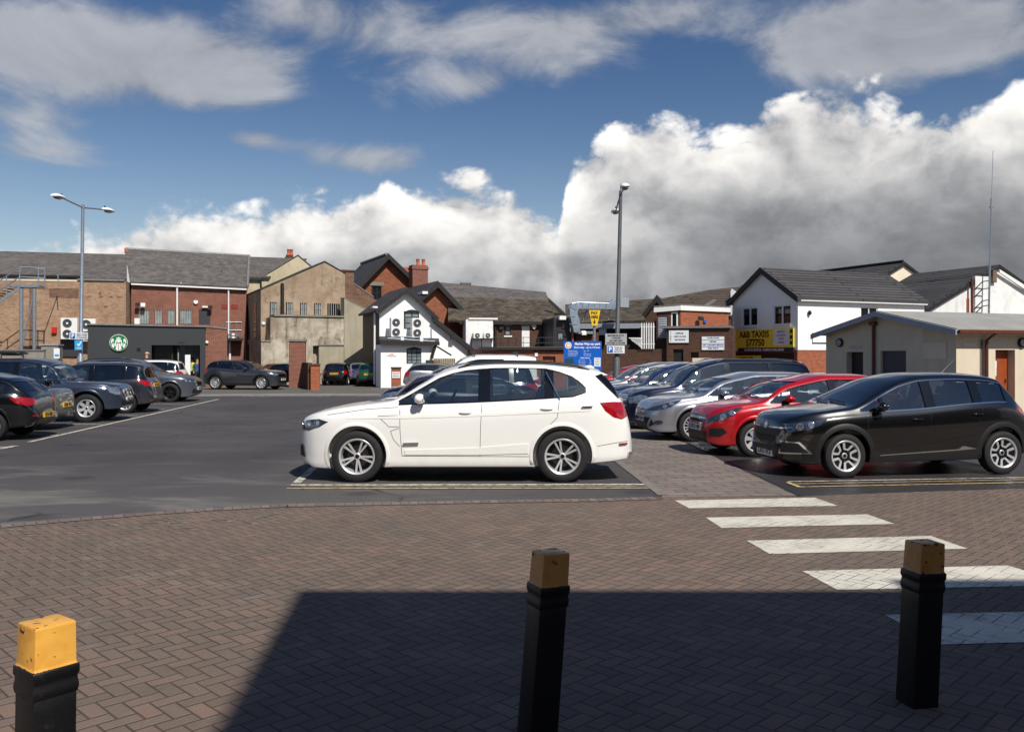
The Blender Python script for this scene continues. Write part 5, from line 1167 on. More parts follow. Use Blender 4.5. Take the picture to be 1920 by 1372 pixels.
        s.ws = [(-y, z) for y, z in wh]+[(y, z) for y, z in wh[::-1]]
        X = np.linspace(s.rend+.05, s.rbot, 6); rh = s.wind_half(X)
        s.rw = [(-y*.97, z) for y, z in rh]+[(y*.97, z) for y, z in rh[::-1]]
        me = cut_safe(me, mb.mesh('c', [M['dark']]*2, uv=False))
        mb = MB().prism([(s.cowl-.25-h, y, z) for y, z in s.ws], (s.wtop-s.cowl+.05, 0, 0), 1); me = cut_safe(me, mb.mesh('c', [M['dark']]*2, uv=False))
        mb = MB().prism([(s.rend-.35-h, y, z) for y, z in s.rw], (s.L-s.rend+.6, 0, 0), 1); me = cut_safe(me, mb.mesh('c', [M['dark']]*2, uv=False))
        mb = MB(); ra = s.r+s.arch
        for xw in (s.xf, s.xf+s.wb):
            for sg in (-1, 1):
                Mx = Matrix.Translation((xw-h, sg*(s.W/2-.30), s.r+.015)) @ Matrix.Rotation(-sg*math.pi/2, 4, 'X'); mb.lathe([(ra, 0), (ra, .7)], Mx, 48, 1)
        me = cut_safe(me, mb.mesh('c', [M['dark']]*2, uv=False))
        me.polygons.foreach_set('use_smooth', [True]*len(me.polygons)); me.set_sharp_from_angle(angle=R(32)); s.body = me
    # ---- patches laid on the body surface
    def hit(s, o, d):
        loc, n, i, ds = s.bvh.ray_cast(Vector(o), Vector(d).normalized())
        if loc is None:
            loc, n, i, ds = s.bvh.find_nearest(Vector(o)+Vector(d).normalized()*5)
        return loc, n
    def surf(s, a, sg=-1):
        """anchor ('s',x,z) on the side, ('f',y,z) on the front, ('r',y,z) on the rear, ('t',x,y) on top"""
        h = s.L/2
        if a[0] == 's': return s.hit((a[1]-h, sg*5, a[2]), (0, -sg, 0))
        if a[0] == 'f': return s.hit((-h-5, sg*a[1], a[2]), (1, 0, 0))
        if a[0] == 'r': return s.hit((h+5, sg*a[1], a[2]), (-1, 0, 0))
        return s.hit((a[1]-h, sg*a[2], 6), (0, 0, -1))
    def patch(s, name, anchors, mat, parent, d=None, sg=-1, off=.004, step=.06, skirt=.014, mats=None):
        """a panel with the outline of the anchors, wrapped on the body looking along d"""
        pts = [s.surf(a, sg)[0] for a in anchors]
        if d is None: d = {'s': (0, -sg, 0), 'f': (1, 0, 0), 'r': (-1, 0, 0), 't': (0, 0, -1)}[anchors[0][0]]
        d = Vector(d).normalized(); U = d.cross(Vector((0,0,1))).normalized() if abs(d.z) < .9 else Vector((1,0,0)); V = U.cross(d).normalized()
        bm = bmesh.new(); vs = [bm.verts.new((p.dot(U), p.dot(V), 0)) for p in pts]; bm.faces.new(vs)
        for ax in (0, 1):
            lo, hi = min(v.co[ax] for v in bm.verts), max(v.co[ax] for v in bm.verts); n = int((hi-lo)/step)+1
            for k in range(1, n):
                co = [0, 0, 0]; no = [0, 0, 0]; co[ax] = lo+(hi-lo)*k/n; no[ax] = 1
                bmesh.ops.bisect_plane(bm, geom=bm.verts[:]+bm.edges[:]+bm.faces[:], dist=1e-6, plane_co=co, plane_no=no)
        bd = [e for e in bm.edges if len(e.link_faces) == 1]; nn = {}
        for v in bm.verts:
            o = U*v.co.x+V*v.co.y-d*6; loc, n = s.hit(o, d)
            if n.dot(d) > 0: n = -n
            nn[v] = n; v.co = loc+n*off
        if skirt:
            r = bmesh.ops.extrude_edge_only(bm, edges=bd); nv = [g for g in r['geom'] if isinstance(g, bmesh.types.BMVert)]
            src = {tuple(round(c, 6) for c in v.co): nn[v] for v in nn}
            for v in nv: v.co -= src.get(tuple(round(c, 6) for c in v.co), -d)*skirt
        bmesh.ops.recalc_face_normals(bm, faces=bm.faces)
        me = bpy.data.meshes.new(name); bm.to_mesh(me); bm.free()
        # face outwards
        p = max(me.polygons, key=lambda q: q.area)
        if p.normal.dot(d) > 0: me.flip_normals()
        me.polygons.foreach_set('use_smooth', [True]*len(me.polygons)); me.set_sharp_from_angle(angle=R(40)); me.materials.append(mat)
        return link_mesh(name, me, parent)
    def strip(s, name, anchors, w, mat, parent, sg=-1, off=.0025, parts=10):
        """thin line on the body through the anchors (all of one kind)"""
        A = [np.array(a[1:], float) for a in anchors]; kind = anchors[0][0]; pts = []
        for a, b in zip(A[:-1], A[1:]): pts += [a+(b-a)*k/parts for k in range(parts)]
        pts.append(A[-1]); vs, fs = [], []
        for i, p in enumerate(pts):
            t = pts[min(i+1, len(pts)-1)]-pts[max(i-1, 0)]; t /= (np.linalg.norm(t)+1e-9); q = np.array((-t[1], t[0]))*w/2
            for e in (q, -q):
                l, n = s.surf((kind, *(p+e)), sg); c = s.surf((kind, *p), sg)[0]
                vs.append(l+(n if n.dot(l-Vector((0,0,.6))) > 0 else -n)*off)
        for i in range(len(pts)-1): fs.append((2*i, 2*i+1, 2*i+3, 2*i+2))
        return vs, fs
    def lines(s, name, lst, w, mat, parent, off=.0025):
        mb = MB()
        for a in lst:
            for sg in ((-1, 1) if a[0][0] in 'sfrt' and len(a) > 1 else (-1,)):
                v, f = s.strip(name, a, w, mat, parent, sg, off); mb.add(v, f)
        return mb.build(name, mat, parent, local=True, sm=50)

def wheel_mesh(r, tw, rim, style):
    key = (round(r, 3), tw, rim, style)
    if key in WHEELS: return WHEELS[key]
    rr = r*rim; h = tw/2; Mx = Matrix.Rotation(math.pi/2, 4, 'X')     # local z of the lathe -> -y (outer side)
    t = MB().lathe([(rr-.01, -h*.9), (rr+.006, -h), (r*.88, -h*1.02), (r*.965, -h*.88), (r, -h*.62), (r, h*.62), (r*.965, h*.88), (r*.88, h*1.02), (rr+.008, h*.99), (rr-.004, h*.93)], Mx, 48, 0, False)
    g = MB()
    for sd in (.34, -.34):
        pass
    tm = t.mesh('wheel', M['rubber'], sm=35)
    m = MB(); of = h*.94
    m.lathe([(rr-.002, of-.005), (rr+.004, of), (rr-.004, of+.006), (rr-.024, of-.004), (rr-.03, of-.05), (rr-.045, -h*.6)], Mx, 48, 0, False)
    m.lathe([(rr-.02, -.02), (rr-.02, -.012)], Mx, 40, 1)               # dark back of the wheel
    m.lathe([(rr*.60, -.012), (rr*.60, .004), (rr*.2, .012)], Mx, 32, 2, True)   # brake disc
    def bar(a, r0, r1, w0, w1, z0, z1, th=.03, mi=0, skew=0.0):
        c, sn = math.cos(a), math.sin(a); u = Vector((c, 0, sn)); v = Vector((-sn, 0, c)); ys = lambda z: Vector((0, -z, 0))
        q = [u*r0-v*w0/2+ys(z0), u*r1-v*(w1/2)+v*skew+ys(z1), u*r1+v*(w1/2)+v*skew+ys(z1), u*r0+v*w0/2+ys(z0)]
        m.prism(q, (0, th, 0), mi)
    hubz = of-.045
    if style == 'double5':
        for k in range(5):
            a = math.pi/2+2*math.pi*k/5
            for s_ in (-1, 1): bar(a+s_*.13, rr*.16, rr*.97, .022, .030, hubz, of-.012, .03, 0, s_*.010)
    elif style == 'u5':
        for k in range(5):
            a = math.pi/2+.2+2*math.pi*k/5
            m_old = m
            for s_, sk in ((-1, -.02), (1, .02)): bar(a+s_*.30, rr*.42, rr*.96, .030, .040, hubz+.006, of-.010, .02, 0, sk)
            # bridge of the U
            c0, c1 = a-.34, a+.34; n = 6
            for i in range(n):
                b0, b1 = c0+(c1-c0)*i/n, c0+(c1-c0)*(i+1)/n; ri, ro = rr*.38, rr*.48
                q = [Vector((math.cos(b)*q_, -(hubz+.008), math.sin(b)*q_)) for b, q_ in ((b0, ri), (b0, ro), (b1, ro), (b1, ri))]; m.prism(q, (0, .02, 0), 0)
            bar(a, rr*.1, rr*.95, .075, .10, hubz-.006, of-.026, .03, 1)
    elif style == 'star6':
        for k in range(6): bar(math.pi/2+2*math.pi*k/6, rr*.14, rr*.97, .072, .088, hubz, of-.010, .04)
    elif style == 'wide7':
        for k in range(7): bar(math.pi/2+2*math.pi*k/7, rr*.15, rr*.97, .040, .095, hubz, of-.008, .02)
    elif style == 'vee':
        for k in range(8):
            a = 2*math.pi*k/8
            for s_ in (-1, 1): bar(a+s_*.05, rr*.15, rr*.97, .018, .020, hubz, of-.012, .03, 0, s_*.03)
    elif style == 'black10':
        for k in range(5):
            a = math.pi/2+2*math.pi*k/5
            for s_ in (-1, 1): bar(a+s_*.14, rr*.16, rr*.97, .034, .05, hubz, of-.012, .035, 0, s_*.015)
    else:
        for k in range(10): bar(2*math.pi*k/10, rr*.14, rr*.97, .034, .044, hubz, of-.012, .03)
    m.lathe([(rr*.19, hubz-.04), (rr*.19, hubz+.004), (rr*.15, hubz+.012)], Mx, 20, 0); m.lathe([(rr*.12, hubz+.013), (rr*.11, hubz+.018)], Mx, 16, 1)
    for k in range(5):
        a = math.pi/2+.63+2*math.pi*k/5; p = Vector((math.cos(a)*rr*.27, 0, math.sin(a)*rr*.27)); m.lathe([(.011, hubz-.03), (.011, hubz-.012)], Matrix.Translation(p) @ Mx, 8, 1)
    main = M['dark_alloy'] if style == 'black10' else M['alloy']
    rm = m.mesh('rim', [main, M['dark_alloy'], plain('brake_steel', (96, 88, 82), .45, .8)], sm=35)
    WHEELS[key] = (tm, rm); return WHEELS[key]
WHEELS = {}
SEATS = {}
def seat_mesh():
    if 's' in SEATS: return SEATS['s']
    mb = MB(); mb.prism([(-.25, -.24, .0), (.25, -.24, .0), (.25, .24, .0), (-.25, .24, .0)], (0, 0, .14))
    mb.prism([(.16, -.23, .08), (.30, -.23, .06), (.42, -.20, .62), (.33, -.20, .64)], (0, .46, 0)); mb.prism([(.36, -.12, .66), (.44, -.12, .64), (.47, -.11, .83), (.40, -.11, .85)], (0, .24, 0))
    SEATS['s'] = mb.mesh('seat', M['seat'], bevel=.03, sm=50); return SEATS['s']
def build_car(spec, name, label, cat, loc, rot, pm, group=None, plate=None, rearplate=None, glassd=True, mirror=None, handle=None, rails=None, detail=2, seams=None, trim=None):
    s = spec; s.prepare(); h = s.L/2; W2 = s.W/2
    root = thing(name, label, cat, loc, rot, group)
    me = s.body.copy(); me.materials.clear(); me.materials.append(pm); me.materials.append(M['black_plastic']); me.name = 'body'; body = link_mesh('body', me, root)
    # glass
    for i, P in enumerate(s.sw):
        for sg in (-1, 1):
            gm = M['glass_dark'] if (glassd and i >= 1) else M['glass']
            s.patch('side_window', [('s', x, z) for x, z in P], gm, root, sg=sg, off=-.012, step=.12, skirt=0)
    def vis(anch, kind): return [(kind, y, z) for y, z in anch]
    g = s.patch_uns('windscreen', s.ws, 'f', M['screen'], root); g2 = s.patch_uns('rear_window', s.rw, 'r', M['glass_dark'] if glassd else M['glass'], root)
    # pillars between the side windows, black
    xa, xb, bz, tz = s.swx
    for p in s.pillars:
        a, b = p[0]-p[1]/2-.012, p[0]+p[1]/2+.012
        if len(p) > 2 and p[2] == 'body': continue
        for sg in (-1, 1): s.patch('pillar_trim', [('s', a, bz(a)-.005), ('s', b, bz(b)-.005), ('s', b, tz(b)+.008), ('s', a, tz(a)+.008)], M['black_gloss'], root, sg=sg, off=.003, step=.1, skirt=.02)
    # window surround
    for sg in (-1, 1):
        mb = MB(); X = np.linspace(xa, xb, 15)
        v, f = s.strip('', [('s', x, bz(x)-.006) for x in X], .018, None, None, sg, .004, 3); mb.add(v, f)
        v, f = s.strip('', [('s', x, tz(x)+.006) for x in X], .014, None, None, sg, .004, 3); mb.add(v, f)
        mb.build('window_surround', trim or M['black_gloss'], root, local=True, sm=50)
    # wheels
    tm, rm = wheel_mesh(s.r, s.tw, s.rim, s.spokes)
    for xw in (s.xf, s.xf+s.wb):
        for sg in (-1, 1):
            w = link_mesh('wheel', tm, root); w.location = (xw-h, sg*(W2-.025-s.tw/2), s.r); w.rotation_euler = (0, 0.4*sg+xw, 0 if sg < 0 else math.pi)
            link_mesh('rim', rm, w)
    # wheel arch lips
    am = s.archcol or pm
    for xw in (s.xf, s.xf+s.wb):
        for sg in (-1, 1):
            mb = MB(); ra = s.r+s.arch; n = 30; wd = .05 if s.archcol is None else .075; vs = []
            a0, a1 = R(-22), R(202)
            for k in range(n+1):
                a = a0+(a1-a0)*k/n
                for q, of in ((ra-.006, -.045), (ra-.004, .012), (ra+wd*.5, .013), (ra+wd, .001)):
                    x, z = xw+q*math.cos(a), s.r+.015+q*math.sin(a); z = max(z, .17)
                    l, nr = s.surf(('s', min(max(x, .05), s.L-.05), z), sg); nr = nr if nr.y*sg > 0 else -nr
                    nr = Vector((0, sg, 0))*.7+nr*.3; vs.append(l+nr*of)
            fs = [(4*k+j, 4*k+j+1, 4*k+j+5, 4*k+j+4) for k in range(n) for j in range(3)]
            mb.add(vs, fs).build('wheel_arch', am, root, local=True, sm=60)
    # lamps
    for sg in (-1, 1):
        if s.hl:
            hp = s.patch('headlight', s.hl, M['lamp_clear'] if not s.dark_lamps else M['lamp_dark'], root, d=(.72, -sg*.7, -.05), sg=sg, off=.005, step=.05)
            for (kind, a, z, rad) in s.bulbs:
                l, n = s.surf((kind, a, z), sg); n = n if n.x < .3 else -n
                Mx = Matrix.Translation(l+n*.004) @ n.to_track_quat('Z', 'Y').to_matrix().to_4x4(); MB().lathe([(rad, -.01), (rad, .004), (rad*.8, .008), (rad*.45, .003), (.004, .006)], Mx, 14).build('lamp_lens', M['lamp_bulb'], hp, local=True, sm=40)
        if s.tl: s.patch('tail_light', s.tl, M['tail_red'], root, d=(-.72, -sg*.7, 0), sg=sg, off=.006, step=.05)
        for q_, (nm, an, mt, d) in enumerate(s.extras_side): s.patch(nm, an, mt or pm, root, d=(d[0], d[1]*-sg, d[2]) if d else None, sg=sg, off=(.016 if nm == 'side_trim' else .005+.004*q_), step=.05)
    for q_, (nm, an, mt) in enumerate(s.extras): s.patch(nm, an, mt, root, off=.005+.003*q_, step=.06)
    # plates
    def num_plate(kind, text, zz, mt):
        l, n = s.surf((kind, 0, zz), -1); sx = -1 if kind == 'f' else 1; o = Vector((l.x+sx*.02, 0, zz)); y = -sx
        p = MB().prism([o+Vector((0, -.26, -.056)), o+Vector((0, .26, -.056)), o+Vector((0, .26, .056)), o+Vector((0, -.26, .056))], (-sx*.05, 0, 0)).build('number_plate', mt, root, local=True)
        if text: lettering(text, o+Vector((sx*.002, 0, 0)), (0, sx, 0), (0, 0, 1), .075, M['black_ink'], p, .48, bold=.02, local=True)
    if plate: num_plate('f', plate, s.pz[0], M['plate_w'])
    if rearplate: num_plate('r', rearplate, s.pz[1], M['plate_y'])
    # mirrors
    zc = bz(xa+.2)+.04
    for sg in (-1, 1):
        xm = s.cowl+s.mirx; l, n = s.surf(('s', xm, zc-.03), sg); mb = MB()
        c = Vector((xm-h, sg*(abs(l.y)+.115), zc+.035)); mb.tube([Vector((xm-h-.01, sg*(abs(l.y)-.01), zc-.03)), c+Vector((0, -sg*.05, -.05))], .032, 8, 1)
        mb.ball(c, .075, .115, .075, 14, 0, Matrix.Rotation(sg*.25, 3, 'Z')); o = mb.build('door_mirror', [mirror or pm, M['black_plastic']], root, local=True, sm=60)
        MB().ball(c+Vector((.06, sg*.015, 0)), .02, .088, .055, 12).build('mirror_glass', M['chrome'], o, local=True, sm=60)
    # handles and shut lines
    for sg in (-1, 1):
        for (x, z) in s.handles:
            l, n = s.surf(('s', x, z), sg); c = l+Vector((0, sg*.012, 0)); MB().ball(c, .095, .022, .019, 10).build('door_handle', handle or pm, root, local=True, sm=60)
    seams = pm.name.startswith(('black', 'dark'))
    if s.seams: s.lines('shut_line', s.seams, .007, M['dark'] if seams else M['seam'], root, .0022)
    if s.clad:
        for sg in (-1, 1): s.patch('sill_cladding', [('s', x, z) for x, z in s.clad], M['black_plastic'], root, sg=sg, off=.010, step=.08, skirt=.03)
    if rails:
        x0, x1, mt = rails
        for sg in (-1, 1):
            P = []
            for x in np.linspace(x0, x1, 12):
                y, z = s.upper(x); l, n = s.hit((x-h, sg*(y-.06), 5), (0, 0, -1)); P.append(l+Vector((0, 0, .035 if x0+.08 < x < x1-.08 else -.005)))
            MB().tube(P, .020, 8).build('roof_rail', mt, root, local=True, sm=60)
    # inside
    if s.seats:
        fz = s.fl-.02; xs = s.cowl+s.seatx; sz = min(1.0, (s.H-.20-fz)/.92)
        for y in (-.37, .37):
            o = link_mesh('seat', seat_mesh(), root); o.location = (xs-h, y, fz+.0); o.scale.z = sz
        for y in (-.38, .38):
            o = link_mesh('seat', seat_mesh(), root); o.location = (xs+.88-h, y, fz+.0); o.scale.z = sz
        x_ = s.cowl+.15; MB().prism([(x_-h, -.62, fz), (x_+.45-h, -.62, fz), (x_+.40-h, -.62, fz+.20), (x_+.1-h, -.62, fz+.22)], (0, 1.24, 0)).build('dashboard', M['black_plastic'], root, local=True, bevel=.03, sm=50)
        Mx = Matrix.Translation((x_+.62-h, .37, fz+.27)) @ Matrix.Rotation(R(-62), 4, 'Y'); rg = MB(); rg.tube([Mx @ Vector((.18*math.cos(t), .18*math.sin(t), 0)) for t in np.linspace(0, 2*math.pi, 25)], .016, 6); rg.tube([Mx @ Vector((-.17, 0, 0)), Mx @ Vector((.17, 0, 0))], .02, 5); rg.tube([Mx @ Vector((0, 0, 0)), Mx @ Vector((0, 0, -.3))], .03, 6)
        rg.build('steering_wheel', M['black_plastic'], root, local=True, sm=50)
    # wipers
    wp = MB()
    for y0_, y1_ in ((-.45, .1), (.05, .55)):
        P = [s.hit((-9, y, s.ws[0][1]+.0+.05*abs(y-y0_)), (1, 0, 0))[0]+Vector((-.02, 0, .012)) for y in np.linspace(y0_, y1_, 6)]; wp.tube(P, .009, 5)
    wp.build('wiper', M['black_plastic'], root, local=True)
    return root
def patch_uns(s, name, outline, kind, mat, root):
    """front or rear glass from a (y, z) outline, y signed"""
    d = Vector((1, 0, 0)) if kind == 'f' else Vector((-1, 0, 0)); n = len(outline)//2; L_, R_ = outline[:n], outline[n:][::-1]; vs, fs = [], []; m = 9
    for (a, b) in zip(L_, R_):
        for k in range(m):
            y = a[0]+(b[0]-a[0])*k/(m-1); l, nr = s.hit((-7*d.x, y, a[1]), d)
            if nr.dot(d) > 0: nr = -nr
            vs.append(l-nr*.010)
    for i in range(n-1):
        for k in range(m-1): fs.append((i*m+k, i*m+k+1, (i+1)*m+k+1, (i+1)*m+k))
    o = MB().add(vs, fs).build(name, mat, root, local=True, sm=60)
    return o
Car.patch_uns = patch_uns
Car.dark_lamps = False; Car.bulbs = (); Car.extras_side = (); Car.extras = (); Car.pz = (.42, .62); Car.mirx = .42; Car.handles = (); Car.seams = (); Car.seatx = .95; Car.rbot = 4.5
def wheel_loc(spec, px, d, which, rot, facing):
    """centre of a car whose near-side wheel stands at px, d metres off"""
    lx = (spec.xf if which == 'front' else spec.xf+spec.wb)-spec.L/2; ly = -(spec.W/2-.02) if facing == 'left' else (spec.W/2-.02)
    P = Vector((X_(px, d), d, 0)); v = Matrix.Rotation(rot, 3, 'Z') @ Vector((lx, ly, 0)); return P-v
# ------------------------------------------------------------------ car shapes (x from the front bumper, metres)
def mk(L, W, H, wb, xf, r, **k): return Car(L, W, H, wb, xf, r, **k)
def hatch(L, W, H, wb, xf, r, nose=.62, hood=.90, cowl=1.05, cowlz=1.0, wtop=1.95, rend=None, beltf=.90, beltr=1.0, tailz=.95, tail=.55, spokes='multi', pillars=None, **k):
    """five-door hatchback or MPV profile from a few measures"""
    rend = rend or L-.55
    top = [(0, nose-.06), (.03, nose+.07), (.09, hood-.10), (.22, hood), (.55, hood+(cowlz-hood)*.55), (cowl, cowlz), (cowl+.12, cowlz+.075), ((cowl+wtop)/2, cowlz+(H-cowlz)*.62), (wtop, H-.07), (wtop+.4, H-.005),
           ((wtop+.4+rend)/2, H-.005), (rend, H-.075), (rend+.10, H-.15), (L-.22, tailz+.12), (L-.10, tailz-.02), (L-.03, tail+.14), (L, tail)]
    belt = [(0, nose-.12), (.1, hood-.2), (.35, hood-.09), (cowl, beltf), ((cowl+rend)/2, (beltf+beltr)/2), (rend, beltr), (L-.2, beltr-.14), (L-.05, tail+.08), (L, tail-.06)]
    a, e = cowl+.25, rend+.15
    pillars = pillars or ((a+(e-a)*.46, .11), (a+(e-a)*.80, .10))
    c = Car(L, W, H, wb, xf, r, top, belt, cowl=cowl, wtop=wtop, rend=rend, spokes=spokes, pillars=pillars, **k)
    c.rbot = L-.24; c.pz = (.40, min(.80, tailz-.12))
    z = hood-.02
    c.hl = [('f', W*.24, nose+.02), ('f', W*.25, nose+.10), ('s', .40, z-.02), ('s', .62, z-.02), ('s', .50, z-.12), ('s', .24, nose+.02)]
    c.tl = [('s', L-.40, beltr-.02), ('s', L-.24, beltr-.01), ('r', W*.33, tailz-.01), ('r', W*.34, tailz-.20), ('s', L-.16, tailz-.24), ('s', L-.30, tailz-.16)]
    c.extras = [('grille', [('f', -.42, nose-.05), ('f', -.44, nose+.05), ('f', .44, nose+.05), ('f', .42, nose-.05)], M['black_gloss']), ('intake', [('f', -.40, .24), ('f', -.46, .34), ('f', .46, .34), ('f', .40, .24)], M['black_plastic']),
                ('rear_valance', [('r', -.50, .30), ('r', -.52, .42), ('r', .52, .42), ('r', .50, .30)], M['black_plastic'])]
    B = pillars[0][0]; bz = lambda x: float(pchip(belt, x))
    c.handles = ((B-.28, bz(B)-.08), (min(c.xf+wb-.02, B+.85), bz(B+.8)-.07))
    c.seams = [[('s', cowl+.12, bz(cowl)-.03), ('s', cowl+.12, .38)], [('s', B-.02, bz(B)+.03), ('s', B-.03, .36)], [('s', B+1.0, bz(B+1)+.03), ('s', B+.95, .70), ('s', B+.72, .36)], [('s', cowl+.12, .37), ('s', B+.72, .35)]]
    c.bulbs = (('s', .42, z-.08, .05),)
    return c
SP = {}
# big white / grey SUV
c = SP['suv'] = Car(4.886, 1.938, 1.745, 2.933, .914, .372,
    top=[(0, .62), (.015, .80), (.05, .895), (.13, .945), (.30, 1.005), (.7, 1.09), (1.2, 1.155), (1.40, 1.185), (1.52, 1.245), (1.75, 1.395), (2.15, 1.62), (2.5, 1.705), (3.0, 1.735), (3.5, 1.73), (4.1, 1.675), (4.42, 1.61), (4.50, 1.53), (4.66, 1.30), (4.76, 1.10), (4.83, .90), (4.87, .75), (4.886, .62)],
    belt=[(0, .54), (.03, .70), (.09, .82), (.3, .905), (.9, .995), (1.4, 1.065), (2.5, 1.105), (3.5, 1.155), (4.15, 1.19), (4.5, 1.12), (4.75, .92), (4.85, .72), (4.886, .54)],
    bot=[(0, .42), (.05, .30), (.15, .235), (.3, .185), (.6, .18), (1.4, .205), (3.4, .205), (4.2, .25), (4.7, .30), (4.85, .34), (4.886, .42)], cowl=1.40, wtop=2.18, rend=4.42, tumble=.30, spokes='double5', tw=.27, rim=.69, arch=.058,
    pillars=((2.73, .15), (3.66, .11)), wx=(1.5, 4.21), wmargin=.045)
c.rbot = 4.67; c.dark_lamps = True; c.pz = (.52, .95); c.wcap = [(1, 9), (3.55, 1.66), (3.75, 1.585), (3.95, 1.52), (4.08, 1.46), (4.16, 1.39), (4.21, 1.31)]; c.wfloor = [(0, 0), (3.9, 0), (4.0, 1.235), (4.12, 1.26), (4.18, 1.285), (4.21, 1.305)]
c.hl = [('f', .40, .735), ('f', .40, .82), ('s', .22, .885), ('s', .36, .90), ('s', .50, .865), ('s', .36, .785), ('s', .20, .735)]
c.bulbs = (('s', .20, .82, .048), ('s', .33, .84, .048), ('f', .48, .785, .05))
c.tl = [('s', 4.38, 1.135), ('s', 4.56, 1.145), ('r', .66, 1.135), ('r', .60, .95), ('s', 4.70, .895), ('s', 4.58, .93), ('s', 4.46, 1.02)]
c.handles = ((2.46, 1.00), (3.62, 1.055))
c.seams = [[('s', 1.53, 1.04), ('s', 1.535, .75), ('s', 1.56, .39)], [('s', 2.70, 1.12), ('s', 2.68, .8), ('s', 2.67, .37)], [('s', 3.80, 1.17), ('s', 3.77, .93), ('s', 3.60, .76), ('s', 3.44, .62), ('s', 3.37, .38)], [('s', 1.56, .385), ('s', 3.37, .375)],
           [('s', .48, .96), ('s', 1.05, 1.045), ('s', 1.5, 1.075)], [('s', 1.22, .95), ('s', 1.38, .80), ('s', 1.52, .80)], [('s', 1.52, .78), ('s', 1.40, .74), ('s', 1.44, .62), ('s', 1.53, .52)], [('s', 4.35, .52), ('s', 4.6, .56), ('s', 4.8, .58)],
           [('s', 1.22, .95), ('s', 1.50, .96)]]
c.extras = [('grille', [('f', -.30, .66), ('f', -.34, .84), ('f', -.04, .86), ('f', -.03, .66)], M['black_gloss']), ('grille', [('f', .03, .66), ('f', .04, .86), ('f', .34, .84), ('f', .30, .66)], M['black_gloss']), ('intake', [('f', -.50, .34), ('f', -.55, .46), ('f', .55, .46), ('f', .50, .34)], M['black_plastic'])]
c.extras_side = [('swage', [('s', .75, .915), ('s', 1.6, .965), ('s', 2.8, 1.0), ('s', 4.25, 1.05), ('s', 4.25, 1.02), ('s', 2.8, .955), ('s', 1.6, .915)], None, None), ('swage', [('s', 1.60, .47), ('s', 2.6, .50), ('s', 3.36, .56), ('s', 3.36, .42), ('s', 2.6, .40), ('s', 1.60, .40)], None, None), ('rear_blade', [('s', 4.33, 1.515), ('s', 4.44, 1.545), ('s', 4.52, 1.45), ('s', 4.72, 1.20), ('s', 4.66, 1.19)], M['black_gloss'], None), ('side_intake', [('f', .50, .36), ('f', .54, .52), ('s', .10, .50), ('s', .13, .34)], M['black_plastic'], (.7, .7, 0)), ('reflector', [('s', 4.66, .555), ('s', 4.78, .56), ('s', 4.78, .535), ('s', 4.66, .53)], M['tail_red'], None),
    ('tailpipe', [('r', .60, .33), ('r', .60, .41), ('s', 4.80, .42), ('s', 4.78, .33)], M['chrome'], (-.7, .7, 0)), ('fuel_flap_badge', [('s', 4.12, 1.085), ('s', 4.27, 1.09), ('s', 4.27, 1.075), ('s', 4.12, 1.07)], M['chrome'], None),
    ('badge', [('s', 1.58, .575), ('s', 1.80, .58), ('s', 1.80, .558), ('s', 1.58, .553)], M['chrome'], None), ('sill', [('s', 1.40, .215), ('s', 1.42, .235), ('s', 3.36, .235), ('s', 3.38, .215)], M['black_plastic'], None)]
# black crossover
c = SP['crossover'] = Car(4.122, 1.778, 1.56, 2.606, .866, .329,
    top=[(0, .56), (.02, .72), (.06, .83), (.16, .905), (.4, .975), (.8, 1.035), (1.06, 1.075), (1.2, 1.14), (1.5, 1.30), (1.92, 1.475), (2.3, 1.545), (2.8, 1.556), (3.2, 1.54), (3.56, 1.485), (3.64, 1.41), (3.80, 1.16), (3.94, 1.01), (4.05, .88), (4.10, .72), (4.122, .55)],
    belt=[(0, .50), (.1, .70), (.3, .82), (1.1, .925), (2.0, .965), (3.0, 1.045), (3.5, 1.065), (3.9, .9), (4.05, .74), (4.122, .48)], cowl=1.06, wtop=1.95, rend=3.56, spokes='u5', rim=.70, tw=.21, tumble=.32, arch=.06,
    pillars=((1.50, .035), (2.27, .14), (3.06, .13)), wx=(1.12, 3.56), wmargin=.045, archcol=M['black_plastic'], clad=[(1.26, .24), (1.24, .34), (2.72, .40), (3.05, .42), (3.05, .25)])
c.rbot = 3.78; c.dark_lamps = True; c.pz = (.33, .8)
c.hl = [('f', .44, .70), ('f', .42, .775), ('s', .36, .845), ('s', .60, .875), ('s', .50, .79), ('s', .32, .72), ('f', .60, .665)]
c.bulbs = (('s', .22, .755, .055), ('s', .36, .785, .05))
c.tl = [('s', 3.70, 1.0), ('s', 3.95, 1.0), ('r', .55, .96), ('r', .55, .82), ('s', 3.95, .84)]
c.handles = ((2.02, .86), (3.02, .93)); c.mirx = .34
c.seams = [[('s', 1.22, .88), ('s', 1.20, .6), ('s', 1.26, .42)], [('s', 2.24, .96), ('s', 2.22, .42)], [('s', 3.12, 1.03), ('s', 3.02, .72), ('s', 2.95, .46)]]
c.extras = [('grille', [('f', -.40, .60), ('f', -.46, .70), ('f', -.10, .74), ('f', .10, .74), ('f', .46, .70), ('f', .40, .60)], M['black_plastic']), ('emblem', [('f', 0, .65), ('f', -.07, .73), ('f', 0, .81), ('f', .07, .73)], M['chrome']),
            ('intake', [('f', -.48, .24), ('f', -.52, .44), ('f', .52, .44), ('f', .48, .24)], M['black_plastic'])]
